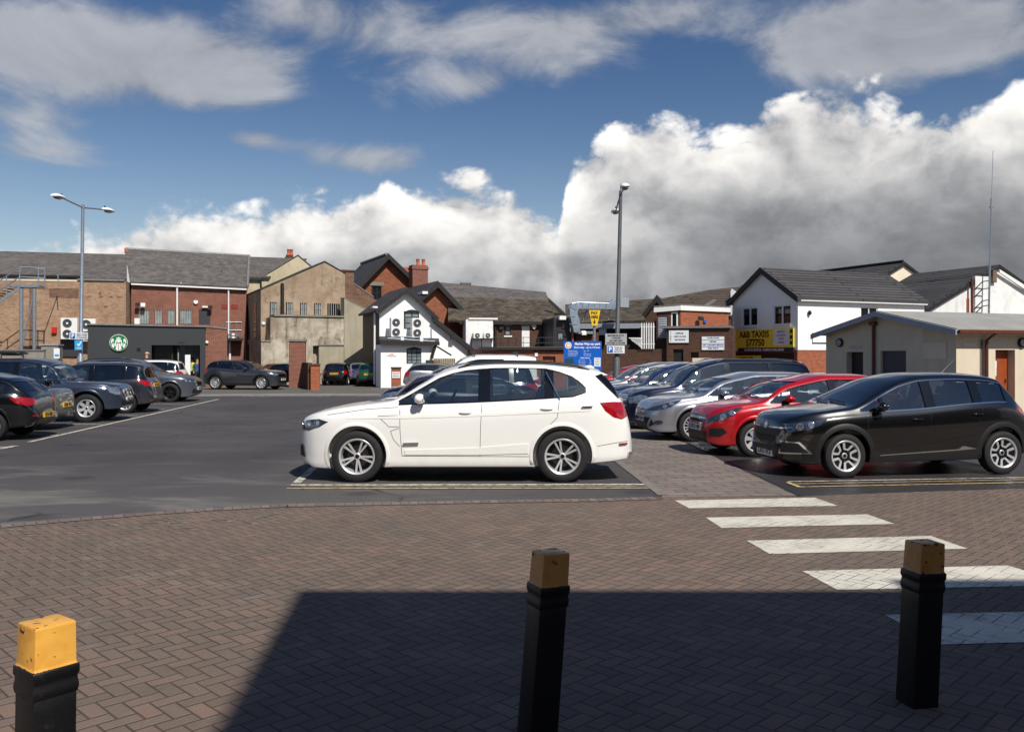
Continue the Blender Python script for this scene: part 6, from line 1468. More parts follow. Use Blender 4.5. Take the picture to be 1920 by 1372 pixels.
c.extras_side = [('swage', [('s', 1.0, .80), ('s', 2.2, .83), ('s', 3.3, .92), ('s', 3.85, .99), ('s', 3.85, .95), ('s', 3.3, .87), ('s', 2.2, .785)], None, None), ('swage', [('s', 1.3, .44), ('s', 2.2, .50), ('s', 3.0, .62), ('s', 2.9, .47), ('s', 2.2, .43), ('s', 1.3, .41)], None, None), ('fog_lamp_frame', [('f', .44, .34), ('f', .47, .54), ('s', .22, .53), ('s', .38, .36)], M['chrome'], (.75, .66, 0)), ('fog_lamp', [('f', .47, .365), ('f', .49, .515), ('s', .20, .51), ('s', .33, .375)], M['black_plastic'], (.75, .66, 0)),
    ('side_trim', [('s', 1.40, .335), ('s', 2.70, .405), ('s', 2.78, .45), ('s', 3.0, .405), ('s', 2.7, .385), ('s', 1.40, .325)], M['chrome'], None), ('grille_trim', [('f', .06, .70), ('f', .07, .725), ('f', .50, .735), ('s', .14, .74), ('s', .15, .725), ('f', .50, .715)], M['chrome'], (.85, .5, 0))]
# red supermini
c = SP['supermini'] = hatch(3.999, 1.737, 1.488, 2.511, .80, .312, nose=.62, hood=.88, cowl=.98, cowlz=1.02, wtop=1.92, beltf=.90, beltr=1.03, spokes='wide7', pillars=((2.32, .10), (3.12, .12)), wmargin=.05, rim=.68)
c.dark_lamps = True
c.hl = [('f', .46, .60), ('f', .46, .68), ('s', .24, .80), ('s', .56, .90), ('s', .58, .875), ('s', .40, .76), ('s', .26, .66)]; c.bulbs = (('s', .24, .72, .06), ('s', .38, .79, .055))
c.extras = [('grille', [('f', -.36, .60), ('f', -.40, .74), ('f', .40, .74), ('f', .36, .60)], M['black_gloss']), ('grille_bar', [('f', -.39, .66), ('f', -.395, .69), ('f', .395, .69), ('f', .39, .66)], M['chrome']), ('intake', [('f', -.42, .25), ('f', -.46, .44), ('f', .46, .44), ('f', .42, .25)], M['black_plastic'])]
c.extras_side = [('fog_lamp', [('f', .50, .36), ('f', .52, .50), ('s', .24, .52), ('s', .30, .44), ('s', .20, .36)], M['black_plastic'], (.75, .66, 0))]; c.pz = (.50, .8)
# silver family car
c = SP['family'] = hatch(4.358, 1.823, 1.475, 2.648, .89, .322, nose=.60, hood=.84, cowl=1.12, cowlz=1.0, wtop=2.05, beltf=.88, beltr=1.04, spokes='vee', pillars=((2.55, .10), (3.42, .12)), wmargin=.045, rim=.70)
c.dark_lamps = True
c.hl = [('f', .42, .63), ('f', .42, .68), ('s', .30, .80), ('s', .66, .885), ('s', .62, .85), ('s', .42, .73), ('s', .24, .67)]; c.bulbs = (('s', .30, .74, .05), ('s', .44, .80, .045))
c.extras = [('upper_grille', [('f', -.40, .635), ('f', -.40, .675), ('f', .40, .675), ('f', .40, .635)], M['black_gloss']), ('emblem', [('f', -.07, .68), ('f', 0, .71), ('f', .07, .68), ('f', 0, .65)], M['chrome']), ('intake', [('f', -.36, .25), ('f', -.52, .50), ('f', .52, .50), ('f', .36, .25)], M['black_plastic']), ('splitter', [('f', -.56, .20), ('f', -.57, .235), ('f', .57, .235), ('f', .56, .20)], M['dark'])]
c.extras_side = [('intake_corner', [('f', .46, .28), ('f', .56, .47), ('f', .62, .36)], M['black_plastic'], (.9, .4, 0)), ('fog_lamp', [('s', .10, .38), ('s', .13, .44), ('s', .22, .45), ('s', .27, .42), ('s', .24, .37), ('s', .14, .355)], M['lamp_dark'], (.5, .86, 0))]; c.pz = (.46, .8)
# dark blue people carrier
c = SP['carrier'] = hatch(5.143, 1.954, 1.75, 3.078, .97, .345, nose=.66, hood=.93, cowl=1.15, cowlz=1.10, wtop=2.15, rend=4.60, beltf=.97, beltr=1.06, tailz=1.0, pillars=((2.52, .12), (3.65, .06)), wmargin=.05, wx=(1.3, 4.78))
c.hl = [('f', .50, .66), ('f', .48, .78), ('s', .28, .86), ('s', .42, .84), ('s', .44, .72), ('s', .28, .64)]; c.bulbs = ()
c.extras = [('grille', [('f', -.42, .60), ('f', -.46, .84), ('f', .46, .84), ('f', .42, .60)], M['black_gloss'])]+[('grille_bar', [('f', -.44, .62+k*.05), ('f', -.44, .64+k*.05), ('f', .44, .64+k*.05), ('f', .44, .62+k*.05)], M['chrome']) for k in range(5)]+[('intake', [('f', -.45, .25), ('f', -.50, .42), ('f', .50, .42), ('f', .45, .25)], M['black_plastic'])]
c.pz = (.52, .9); c.mirx = .5
# tall off-roader
c = SP['offroader'] = hatch(4.74, 1.85, 1.76, 2.85, .86, .385, nose=.74, hood=1.03, cowl=1.42, cowlz=1.14, wtop=2.05, rend=4.45, beltf=1.02, beltr=1.08, tailz=1.1, spokes='star6', pillars=((2.70, .11), (3.62, .13)), wmargin=.05, rim=.62, arch=.075, tumble=.2)
c.bot = [(0, .50), (.06, .40), (.25, .34), (.7, .36), (1.4, .38), (4.0, .40), (4.74, .5)]
c.hl = [('f', .56, .74), ('f', .52, .92), ('s', .16, .96), ('s', .34, .95), ('s', .30, .82), ('s', .16, .74)]
c.extras = [('grille', [('f', -.44, .70), ('f', -.48, .92), ('f', .48, .92), ('f', .44, .70)], M['black_gloss'])]+[('grille_bar', [('f', x-.04, .70), ('f', x-.05, .93), ('f', x+.05, .93), ('f', x+.04, .70)], M['chrome']) for x in (-.38, -.13, .13, .38)]+[('intake', [('f', -.50, .44), ('f', -.52, .58), ('f', .52, .58), ('f', .50, .44)], M['black_plastic'])]
c.pz = (.60, .9)
# compact black hatch, small hatch, MPV, dark SUV coupe, van, saloon
c = SP['compact'] = hatch(4.329, 1.765, 1.42, 2.69, .79, .318, nose=.60, hood=.85, cowl=1.25, cowlz=.98, wtop=2.1, rend=3.75, beltf=.88, beltr=.99, tailz=.93, spokes='multi', wmargin=.05)
c.tl = [('s', 3.86, .90), ('s', 4.02, .935), ('r', .60, .90), ('r', .44, .86), ('r', .44, .78), ('s', 4.18, .74), ('s', 3.98, .80)]
c.extras_side = [('rear_reflector', [('r', .50, .50), ('r', .50, .53), ('r', .66, .54), ('r', .66, .51)], M['tail_red'], (-1, 0, 0)), ('tailpipe', [('r', .42, .28), ('r', .42, .34), ('r', .54, .34), ('r', .54, .28)], M['chrome'], (-1, 0, 0))]; c.pz = (.45, .52)
c = SP['small'] = hatch(3.84, 1.655, 1.43, 2.442, .74, .29, nose=.60, hood=.85, cowl=.98, cowlz=.98, wtop=1.8, rend=3.34, beltf=.86, beltr=.93, tailz=.92, wmargin=.05)
c.pz = (.42, .74)
c = SP['mpv'] = hatch(4.44, 1.79, 1.63, 2.78, .88, .32, nose=.66, hood=.90, cowl=1.02, cowlz=1.06, wtop=2.0, rend=4.0, beltf=.93, beltr=1.05, tailz=1.0, wmargin=.05)
c.tl = [('s', 3.88, 1.06), ('s', 4.10, 1.06), ('r', .56, 1.02), ('r', .46, .92), ('r', .50, .86), ('s', 4.30, .84), ('s', 4.06, .97)]; c.pz = (.45, .88)
c.extras_side = [('rear_reflector', [('r', .44, .36), ('r', .44, .41), ('r', .68, .43), ('r', .66, .38)], M['tail_red'], (-1, 0, 0))]
c = SP['coupe_suv'] = hatch(4.37, 1.90, 1.62, 2.66, .86, .368, nose=.68, hood=.98, cowl=1.28, cowlz=1.09, wtop=2.12, rend=3.86, beltf=1.0, beltr=1.16, tailz=1.05, spokes='multi', wmargin=.045, rim=.70, archcol=M['black_plastic'])
c.hl = [('f', .50, .78), ('f', .48, .85), ('s', .30, .93), ('s', .60, .955), ('s', .44, .87), ('s', .22, .80)]; c.pz = (.55, .9)
c.extras = [('grille', [('f', -.46, .72), ('f', -.48, .83), ('f', .48, .83), ('f', .46, .72)], M['black_gloss']), ('intake', [('f', -.50, .36), ('f', -.52, .50), ('f', .52, .50), ('f', .50, .36)], M['black_plastic'])]
c.clad = [(1.3, .24), (1.32, .36), (3.1, .38), (3.1, .25)]
c = SP['van'] = hatch(4.21, 1.83, 1.87, 2.70, .88, .32, nose=.70, hood=.98, cowl=.95, cowlz=1.12, wtop=1.78, rend=4.0, beltf=1.0, beltr=1.05, tailz=1.1, wmargin=.10, tumble=.12, pillars=((2.05, .14),), wx=(1.1, 2.9))
c = SP['saloon'] = Car(4.68, 1.78, 1.43, 2.67, .95, .31, top=[(0, .55), (.03, .68), (.1, .78), (.3, .86), (1.0, .96), (1.25, .99), (1.4, 1.06), (2.15, 1.38), (2.6, 1.43), (3.1, 1.40), (3.45, 1.30), (3.95, 1.05), (4.1, 1.02), (4.5, 1.0), (4.6, .93), (4.66, .75), (4.68, .58)],
    belt=[(0, .5), (.1, .68), (.4, .78), (1.25, .88), (2.5, .93), (3.6, .97), (4.3, .95), (4.6, .78), (4.68, .52)], cowl=1.25, wtop=2.2, rend=3.25, pillars=((2.4, .10), (3.2, .1)), wmargin=.05)
c.rbot = 3.88; c.pz = (.42, .60); c.hl = [('f', .42, .60), ('f', .42, .70), ('s', .30, .76), ('s', .44, .74), ('s', .24, .62)]; c.tl = [('s', 4.34, .92), ('s', 4.5, .93), ('r', .62, .88), ('r', .60, .72), ('s', 4.58, .70), ('s', 4.44, .76)]

PNT = dict(white=paint('white_paintwork', (240, 239, 235), .3), grey=paint('grey_metallic', (92, 96, 104), .3, .55), black=paint('black_paintwork', (7, 7, 9), .25, dirt=.0), red=paint('red_paintwork', (176, 8, 22), .3, .15, .06), silver=paint('silver_metallic', (176, 178, 184), .3, .75),
    navy=paint('dark_navy_metallic', (24, 32, 56), .3, .35), navy2=paint('blue_metallic', (36, 56, 96), .3, .4), slate=paint('slate_blue_metallic', (52, 60, 78), .3, .45), plum=paint('dark_grey_blue', (46, 48, 58), .3, .35), gold=paint('pale_green_silver', (128, 130, 120), .3, .7), green=paint('dark_green_metallic', (16, 74, 52), .3, .35),
    darkgrey=paint('dark_grey_metallic', (58, 60, 66), .3, .5))
PI = math.pi
G1, G2, G3, G4 = 'cars parked in the left hand row', 'cars parked in the right hand row', 'cars parked in the yard', 'cars parked behind the white SUV'
# the white SUV in the middle
build_car(SP['suv'], 'parked_suv', 'white SUV parked side on in the middle of the car park, five twin spoke wheels', 'car', (-.684, 13.40, 0), 0, PNT['white'], None, 'PE15 XDR', 'PE15 XDR', False, rails=(2.35, 4.25, M['black_plastic']))
suv = bpy.data.objects['parked_suv']; s = SP['suv']
MB().prism([(4.15-s.L/2, -.02, 1.64), (4.40-s.L/2, -.02, 1.60), (4.37-s.L/2, -.02, 1.65), (4.31-s.L/2, -.02, 1.665)], (0, .04, 0)).build('roof_aerial', PNT['white'], suv, local=True, sm=40)
for sg in (-1, 1): MB().prism([(3.61-s.L/2, sg*.80, 1.58), (3.622-s.L/2, sg*.80, 1.58), (3.815-s.L/2, sg*.915, 1.19), (3.803-s.L/2, sg*.915, 1.19)], (0, sg*.03, 0)).build('pillar_line', M['chrome'], suv, local=True)
sp = MB().prism([(4.20-s.L/2, -.66, 1.565), (4.20-s.L/2, -.66, 1.60), (4.44-s.L/2, -.66, 1.565), (4.53-s.L/2, -.66, 1.53), (4.44-s.L/2, -.66, 1.505)], (0, 1.32, 0)); sp.build('roof_spoiler', PNT['white'], suv, local=True, bevel=.012, sm=50)
# right hand row
def row(spec, px, d, which, deg, facing, *a, **k): return build_car(SP[spec], *a[:3], tuple(wheel_loc(SP[spec], px, d, which, R(deg), facing)), R(deg), *a[3:], **k)
row('crossover', 1587, 12.9, 'front', 9.5, 'left', 'parked_crossover', 'black crossover with chrome sill strips at the right end of the row', 'car', PNT['black'], G2, 'LA11 FCF', 'LA11 FCF', False, handle=M['black_gloss'], trim=M['chrome'])
row('supermini', 1418, 15.6, 'front', 9, 'left', 'parked_hatchback', 'bright red hatchback between the black crossover and the silver car', 'car', PNT['red'], G2, 'DX12 HJV', 'DX12 HJV', False)
row('family', 1301, 18.45, 'front', 9, 'left', 'parked_hatchback', 'silver five door car with thin spoked wheels behind the red hatchback', 'car', PNT['silver'], G2, 'MV61 KTO', 'MV61 KTO', False, trim=M['chrome'])
build_car(SP['carrier'], 'people_carrier', 'long dark blue people carrier with a barred chrome grille', 'car', (5.28, 22.5, 0), R(9), PNT['navy'], G2, 'WN08 ZRT', 'WN08 ZRT', True, rails=(2.3, 4.5, M['darkgrey']))
build_car(SP['mpv'], 'parked_hatchback', 'dark navy hatchback just beyond the long people carrier', 'car', (4.75, 25.3, 0), R(9), PNT['navy2'], G2, 'PN07 KUV', 'PN07 KUV', False)
build_car(SP['mpv'], 'parked_mpv', 'silver MPV behind the navy hatchback in the right hand row', 'car', (4.55, 28.2, 0), R(9), PNT['silver'], G2, 'DA59 WNE', 'DA59 WNE', False)
build_car(SP['small'], 'parked_hatchback', 'far red hatchback by the blue parking board and lamp post', 'car', (5.2, 38.5, 0), R(9), PNT['red'], G2, None, 'YK04 OBD', False)
# left hand row
row('compact', -20, 18.5, 'rear', 7, 'left', 'parked_hatchback', 'black hatchback at the left edge with its tail to the aisle', 'car', PNT['black'], G1, None, 'FJ16 EBU', True)
build_car(SP['saloon'], 'parked_saloon', 'grey silver saloon boot showing between the black hatchback and the off-roader', 'car', (-13.45, 21.6, 0), R(7), PNT['gold'], G1, None, 'DE05 YHL', False)
row('offroader', 161, 23.8, 'front', 187, 'right', 'parked_off_roader', 'dark blue off-roader with a roof box and chrome grille bars', 'car', PNT['slate'], G1, 'PK56 LVM', 'PK56 LVM', True)
build_car(SP['mpv'], 'parked_mpv', 'dark grey blue MPV showing its tail beside the off-roader', 'car', (-13.75, 28.3, 0), R(7), PNT['plum'], G1, None, 'PF11 ZMU', True)
row('suv', 318, 34.3, 'front', 187, 'right', 'parked_suv', 'grey SUV with black wheels facing the aisle in the left row', 'car', PNT['grey'], G1, 'MX64 GHO', 'MX64 GHO', True, rails=(2.35, 4.25, M['black_plastic']))
build_car(SP['mpv'], 'parked_crossover', 'white car with red tail lights in front of the coffee shop door', 'car', (-19.0, 45.0, 0), R(7), PNT['white'], G1, None, 'DK13 RVO', True)
build_car(SP['small'], 'parked_hatchback', 'white hatchback roof just behind the left lamp post', 'car', (-20.9, 40.5, 0), R(187), PNT['white'], G1, None, None, False)
row('coupe_suv', 489, 46.9, 'front', 170, 'right', 'parked_suv', 'dark grey sporty SUV parked across the front of the brick pier', 'car', PNT['darkgrey'], G3, 'VK14 FFS', 'VK14 FFS', True)
for o in [bpy.data.objects['parked_suv.001']]:
    for w in [c for c in o.children if c.name.startswith('wheel') and c.children]:
        tm, rm = wheel_mesh(SP['suv'].r, SP['suv'].tw, SP['suv'].rim, 'black10'); w.children[0].data = rm
# yard
build_car(SP['small'], 'parked_hatchback', 'dark green hatchback in the yard with its tail to the viewer', 'car', (-8.5, 53.7, 0), R(-90), PNT['green'], G3, None, 'T478 VNJ', False)
build_car(SP['small'], 'parked_hatchback', 'black hatchback in the yard with its tail to the viewer, right of the low pier', 'car', (-11.0, 55.6, 0), R(-88), PNT['black'], G3, None, 'BV53 OCG', False)
build_car(SP['compact'], 'parked_hatchback', 'silver car half hidden behind the dark green hatchback', 'car', (-9.75, 57.2, 0), R(-84), PNT['silver'], G3, None, 'KV02 ELJ', False)
build_car(SP['compact'], 'parked_hatchback', 'black car showing its roof between the sporty SUV and the tall brick pier', 'car', (-14.4, 53.6, 0), R(-60), PNT['black'], G3, None, None, False)
# behind the white SUV
build_car(SP['compact'], 'parked_hatchback', 'grey hatchback with its tail to the left behind the white SUV bonnet', 'car', (-.62, 20.3, 0), R(187), PNT['plum'], G4, 'SG57 UKA', 'SG57 UKA', True)
build_car(SP['mpv'], 'parked_mpv', 'dark blue car beyond the grey hatchback, its roof behind the windscreen of the white SUV', 'car', (-1.45, 24.2, 0), R(7), PNT['navy'], G4, None, None, True)
build_car(SP['van'], 'parked_van', 'small white van with roof bars standing behind the white SUV', 'van', (-1.15, 28.9, 0), R(7), PNT['white'], G4, 'NL12 YFD', 'NL12 YFD', True)
build_car(SP['family'], 'parked_hatchback', 'silver car nose left of the small white van, behind the sign pier', 'car', (-3.6, 46.5, 0), R(187), PNT['silver'], G4, None, None, True)
v = bpy.data.objects['parked_van']
for x in (-.15, 1.25): MB().tube([(x, -.72, 1.80), (x, -.70, 1.93), (x, .70, 1.93), (x, .72, 1.80)], .022, 6).build('roof_bar', M['darkgrey'], v, local=True)
# roof box and bars on the off-roader
o = bpy.data.objects['parked_off_roader']
for x in (.75, 1.55): MB().tube([(x, -.70, 1.66), (x, -.68, 1.84), (x, .68, 1.84), (x, .70, 1.66)], .022, 6).build('roof_bar', M['black_plastic'], o, local=True)
MB().prism([(.45, -.30, 1.86), (2.15, -.30, 1.86), (2.18, -.30, 1.90), (2.1, -.30, 1.94), (.6, -.30, 1.94), (.42, -.30, 1.89)], (0, .6, 0)).build('roof_box', M['black_plastic'], o, local=True, bevel=.03, sm=50)
c = bpy.data.objects['parked_crossover']; MB().tube([(.95, 0, 1.52), (1.00, 0, 1.56), (1.22, .02, 1.75)], [.018, .012, .004], 6).build('aerial', M['black_plastic'], c, local=True)
# ------------------------------------------------------------------ street furniture
def lamp_post(px, d, top_py, lean_px, heads, label, signs=None, r=.085, mt=None):
    mt = mt or M['galv']
    X = X_(px, d); zt = Z_(top_py, d); P0 = Vector((X-lean_px*.4/FPX*d, d, 0)); P1 = Vector((X+lean_px/FPX*d, d, zt))
    t = thing('lamp_post', label, 'street lamp', P0)
    MB().tube([P0, P0.lerp(P1, .22), P0.lerp(P1, .23), P1], [r*1.5, r*1.5, r, r*.72], 14).build('column', mt, t, sm=50)
    MB().lathe([(r*1.9, 0), (r*1.9, .03), (r*1.5, .05)], Matrix.Translation(P0), 14).build('base_plate', M['galv'], t)
    for hd in heads:
        hd = Vector(hd); a = P1+Vector((0, 0, -.12)); dr = (hd-a).normalized(); hx = Vector((dr.x, dr.y, 0)).normalized(); sd = Vector((-hx.y, hx.x, 0))
        MB().tube([a, a.lerp(hd, .5)+Vector((0,0,.02)), hd-hx*.28], .032, 8).build('arm', M['galv'], t, sm=50)
        rot = Matrix((hx, sd, Vector((0,0,1)))).transposed(); mb = MB(); rings = [(-.34, .05, .05, .0), (-.26, .10, .085, .01), (-.05, .15, .11, .025), (.18, .17, .11, .02), (.34, .13, .08, .0), (.40, .05, .04, -.01)]; vs, fs = [], []; n = 12
        for (x, wy, hz, cz) in rings:
            for k in range(n):
                q = 2*math.pi*k/n; z = hz*math.sin(q); z = z if z > 0 else z*.35; vs.append(hd+rot @ Vector((x, wy*math.cos(q), z+cz)))
        for i in range(len(rings)-1):
            for k in range(n): fs.append((i*n+k, i*n+(k+1) % n, (i+1)*n+(k+1) % n, (i+1)*n+k))
        fs += [tuple(range(n)), tuple(range(len(vs)-1, len(vs)-n-1, -1))]
        h_ = mb.add(vs, fs).build('lamp_head', M['white_paint'], t, sm=50)
        MB().ball(hd+hx*.05+Vector((0,0,-.03)), .22, .13, .07, 12, 0, rot).build('lens', M['lamp_clear'], h_, sm=60)
        MB().lathe([(.035, .08), (.035, .16), (.02, .18)], Matrix.Translation(hd-hx*.16), 10).build('photocell', M['darkgrey'], h_)
    return t, P0, P1
dL = 36.0; XL = X_(151, dL)
def at_(px, py, d): return Vector((X_(px, d), d, Z_(py, d)))
t, P0, P1 = lamp_post(151.5, dL, 384, 4, (at_(110, 370, 34.6), at_(201, 395, 37.5)), 'grey twin headed lamp post at the left carrying a small parking sign')
FLp = Facade(148, 35.86, 0)
t1, q = board(FLp, 131, 623.5, 165, 636, .02, 'white parking sign with a blue P on the left lamp post', M['white_sign'], [('PERMIT HOLDERS', 153.5, 626.6, 1.9, M['black_ink'], 20), ('DISPLAY TICKET', 153.5, 629.9, 1.9, M['black_ink'], 20), ('IN WINDSCREEN', 153.5, 633.2, 1.9, M['black_ink'], 20)], th=.03, name='parking_sign')
FLp.slab(MB(), 132, 624.7, 141, 634.8, .05, .056).build('blue_square', M['blue'], t1); lettering('P', FLp.at(136.5, 629.8, .058), FLp.t, (0,0,1), .15, M['white_ink'], t1, bold=.05)
t1, q = board(FLp, 140.5, 637.5, 155, 656, .02, 'light blue tick sign under the parking sign on the left lamp post', M['lblue'], [('SAFER', 147.8, 653, 2.2, M['white_ink'], 11)], th=.03, name='tick_sign')
MB().prism([FLp.at(x, y, .052) for x, y in ((144, 645), (146, 643.8), (147.5, 646), (152, 639.5), (153.5, 640.5), (148, 649.5))], FLp.n*.006).build('tick', M['white_ink'], t1)
dR = 32.0
t, P0, P1 = lamp_post(1157, dR, 358, 7, (at_(1171, 352, 30.0), at_(1154, 397, 34.6)), 'tall grey lamp post at the right carrying the maximum stay sign', mt=plain('dull_galvanised_steel', (92, 96, 98), .55, .3))
MB().tube([P1, P1+Vector((0, 0, .25))], .03, 6).build('finial', M['galv'], t)
FRp = Facade(1157, 31.85, 0)
t1, q = board(FRp, 1134.7, 625.5, 1175, 646.5, .02, 'grey maximum stay four hours sign on the right lamp post', M['grey_sign'], [('MAXIMUM STAY', 1155, 629.2, 3.0, M['black_ink'], 36), ('4 HOURS', 1155, 633.6, 3.0, M['black_ink']), ('NO RETURN', 1155, 638.7, 3.0, M['black_ink']), ('WITHIN 3 HOURS', 1155, 643.2, 3.0, M['black_ink'], 37)], th=.03, name='stay_sign')
t1, q = board(FRp, 1138, 648, 1171, 662.3, .02, 'white parking sign with a blue P on the right lamp post', M['white_sign'], [('Permit and', 1159.5, 651.3, 2.3, M['black_ink'], 18), ('ticket only', 1159.5, 655, 2.3, M['black_ink'], 18), ('beyond here', 1159.5, 658.8, 2.3, M['black_ink'], 18)], th=.03, name='parking_sign')
FRp.slab(MB(), 1139.3, 649.5, 1149, 660.8, .05, .056).build('blue_square', M['blue'], t1); lettering('P', FRp.at(1144, 655.2, .058), FRp.t, (0,0,1), .15, M['white_ink'], t1, bold=.05)
# pay here sign
FPy = Facade(1114.5, 30, 3); p = FPy.base(1114)
t = thing('pay_sign', 'yellow tapered pay here sign on a grey post behind the blue board', 'sign', p)
MB().tube([p, FPy.at(1114.5, 608, 0)], .045, 10).build('post', M['galv'], t, sm=50)
MB().prism(FPy.poly([(1104, 581.7), (1125.5, 581.7), (1119.5, 610.5), (1110, 610.5)], .05), FPy.n*.04).build('panel', M['yellow'], t)
lettering('PAY', FPy.at(1114.6, 587, .094), FPy.t, (0,0,1), .092, M['black_ink'], t, .24, bold=.05); lettering('HERE', FPy.at(1114.6, 594.5, .094), FPy.t, (0,0,1), .092, M['black_ink'], t, .24, bold=.05)
MB().prism(FPy.poly([(1113.7, 599), (1115.5, 599), (1115.5, 603.5), (1118, 602), (1114.6, 607.8), (1111.2, 602), (1113.7, 603.5)], .091), FPy.n*.004).build('arrow', M['black_ink'], t)
# blue tariff board
FBd = Facade(1092, 28, 4); p = FBd.base(1092)
t = thing('tariff_board', 'large blue car park tariff board behind the tail of the white SUV', 'sign', p)
FBd.slab(MB(), 1057, 639.8, 1127.5, 694, .0, .05).build('panel', M['blue'], t)
for x in (1063, 1121): MB().tube([FBd.base(x, -.03), FBd.at(x, 645, -.03)], .035, 8).build('post', M['galv'], t)
lettering('Market Way car park', FBd.at(1101.5, 644.8, .054), FBd.t, (0,0,1), .066, M['white_ink'], t, .88, bold=.06); lettering('Short stay - up to 4 hours', FBd.at(1100.5, 651.3, .054), FBd.t, (0,0,1), .056, M['white_ink'], t, .86, bold=.04)
cc = FBd.at(1065.5, 647.5, .05); Mx = Matrix.Translation(cc) @ FBd.n.to_track_quat('Z', 'Y').to_matrix().to_4x4()
MB().lathe([(.105, 0), (.105, .006)], Mx, 24).build('crest', M['white_ink'], t); MB().lathe([(.075, .006), (.075, .010)], Mx, 20).build('crest_ring', plain('crest_orange', (214, 140, 90), .5), t); MB().lathe([(.045, .010), (.045, .013)], Mx, 20).build('crest_centre', M['white_ink'], t)
for k, (a, b_) in enumerate((('Monday - Saturday', '8am - 6pm'), ('Sundays and holidays', 'Free'), ('Parking is for permit', 'Blue badge free'), ('and ticket holders', 'Pay and display'))):
    lettering(a, FBd.at(1065, 657.6+k*3, .054), FBd.t, (0,0,1), .027, M['white_ink'], t, .44, 'LEFT'); lettering(b_, FBd.at(1094.5, 657.6+k*3, .054), FBd.t, (0,0,1), .027, M['white_ink'], t, .44, 'LEFT')
lettering('Parking charges', FBd.at(1097, 671, .054), FBd.t, (0,0,1), .034, M['white_ink'], t, .42, bold=.05)
for k, (a, b_) in enumerate((('Up to 1 hour', '90p'), ('Up to 2 hours', '1.60'), ('Up to 3 hours', '2.40'), ('Up to 4 hours', '3.20'))): lettering(a, FBd.at(1085, 675+k*3, .054), FBd.t, (0,0,1), .027, M['white_ink'], t, .3, 'LEFT'); lettering(b_, FBd.at(1105, 675+k*3, .054), FBd.t, (0,0,1), .027, M['white_ink'], t, .12, 'LEFT')
FBd.slab(MB(), 1114, 670.5, 1126, 687, .05, .054).build('notice', M['white_sign'], t); mb = MB(); [FBd.slab(mb, 1115.5, 672.5+k*3, 1124, 673.3+k*3, .0545, .0565) for k in range(5)]; mb.build('notice_lines', M['blue_ink'], t); FBd.slab(MB(), 1059, 672, 1075, 681, .05, .054).build('dark_panel', plain('dark_green_panel', (24, 66, 76), .5), t)

# ---- bollards
def bollard(P, rot, lean, Ht, wid, label, base, worn):
    t = thing('bollard', label, 'bollard', P, rot, 'square cast iron bollards in the foreground'); L = Vector(lean)
    Sh = lambda z: L*(z/Ht)
    def tier(mb, rings):
        vs, fs = [], []
        for (w, z) in rings: vs += [Vector((sx*w/2, sy*w/2, z))+Sh(z) for sx, sy in ((-1,-1),(1,-1),(1,1),(-1,1))]
        for i in range(len(rings)-1):
            for k in range(4): fs.append((i*4+k, i*4+(k+1) % 4, (i+1)*4+(k+1) % 4, (i+1)*4+k))
        fs += [(3, 2, 1, 0), tuple(range(len(vs)-4, len(vs)))]; return mb.add(vs, fs)
    w = wid; cap = .155
    tier(MB(), [(w*.97, -.03), (w*.95, Ht-.30), (w*.95, Ht-cap-.085)]).build('shaft', base, t, local=True, bevel=.006, sm=30)
    tier(MB(), [(w*.96, Ht-cap-.095), (w*1.0, Ht-cap-.083), (w*1.02, Ht-cap-.07), (w*1.0, Ht-cap-.058), (w*.97, Ht-cap-.045), (w*.97, Ht-cap-.035), (w*1.03, Ht-cap-.026), (w*1.03, Ht-cap+.002), (w*.98, Ht-cap+.006)]).build('collar', base, t, local=True, bevel=.004, sm=30)
    tier(MB(), [(w*1.0, Ht-cap+.004), (w*.93, Ht-cap+.012), (w*.90, Ht-.01), (w*.89, Ht)]).build('cap', worn, t, local=True, bevel=.006, sm=30)
    return t
def cap_mat(name, chips, c1=(230, 172, 76), c2=(214, 154, 62)):
    m, nt, b = new_mat(name); o = coord(nt); n = noise(nt, o, 26, 6, .62); n2 = noise(nt, o, 9, 4, .6); x, y, z = sep(nt, o)
    g = nt.nodes.new('ShaderNodeNewGeometry'); ed = smooth(nt, S(nt, g.outputs['Pointiness']), .53, .60)
    chip = smooth(nt, n+n2*.35+ed*.14, chips, chips+.02)
    c = mix(nt, smooth(nt, n2, .35, .7), lin(*c1), lin(*c2)); rim = smooth(nt, n+n2*.35+ed*.14, chips-.035, chips)
    c = mix(nt, rim*.7, c, lin(150, 84, 30)); c = mix(nt, chip, c, lin(46, 26, 22))
    setin(nt, b.inputs['Base Color'], c); setin(nt, b.inputs['Roughness'], chip*.35+.42); bump(nt, b, chip*-1.0+noise(nt, o, 60, 4)*.25, .5, .004); return m
def iron_mat():
    m, nt, b = new_mat('black_painted_iron'); o = coord(nt); n = noise(nt, o, 30, 6, .65); d = noise(nt, o, 120, 3, .6)
    c = mix(nt, smooth(nt, n, .62, .70), lin(12, 12, 13), lin(50, 30, 24)); c = mix(nt, smooth(nt, d, .72, .76), c, lin(150, 148, 144)); c = mix(nt, smooth(nt, n, .3, .5)*.5, lin(20, 20, 21), c)
    setin(nt, b.inputs['Base Color'], c); setin(nt, b.inputs['Roughness'], n*.3+.33); bump(nt, b, n*.7+d*.3, .35, .004); return m
MI = iron_mat(); MCAP = cap_mat('yellow_cap_paint', .845); MCAP_SHADE = cap_mat('chipped_shade_yellow_cap', .82, (204, 146, 72), (184, 124, 58))  # second cap yellow has shade put into its colour; the chips are wear
bollard((-1.66, 3.10, 0), R(52), (.012, 0, 0), .86, .156, 'sunlit square black bollard with a bright yellow cap, at the left', MI, MCAP)
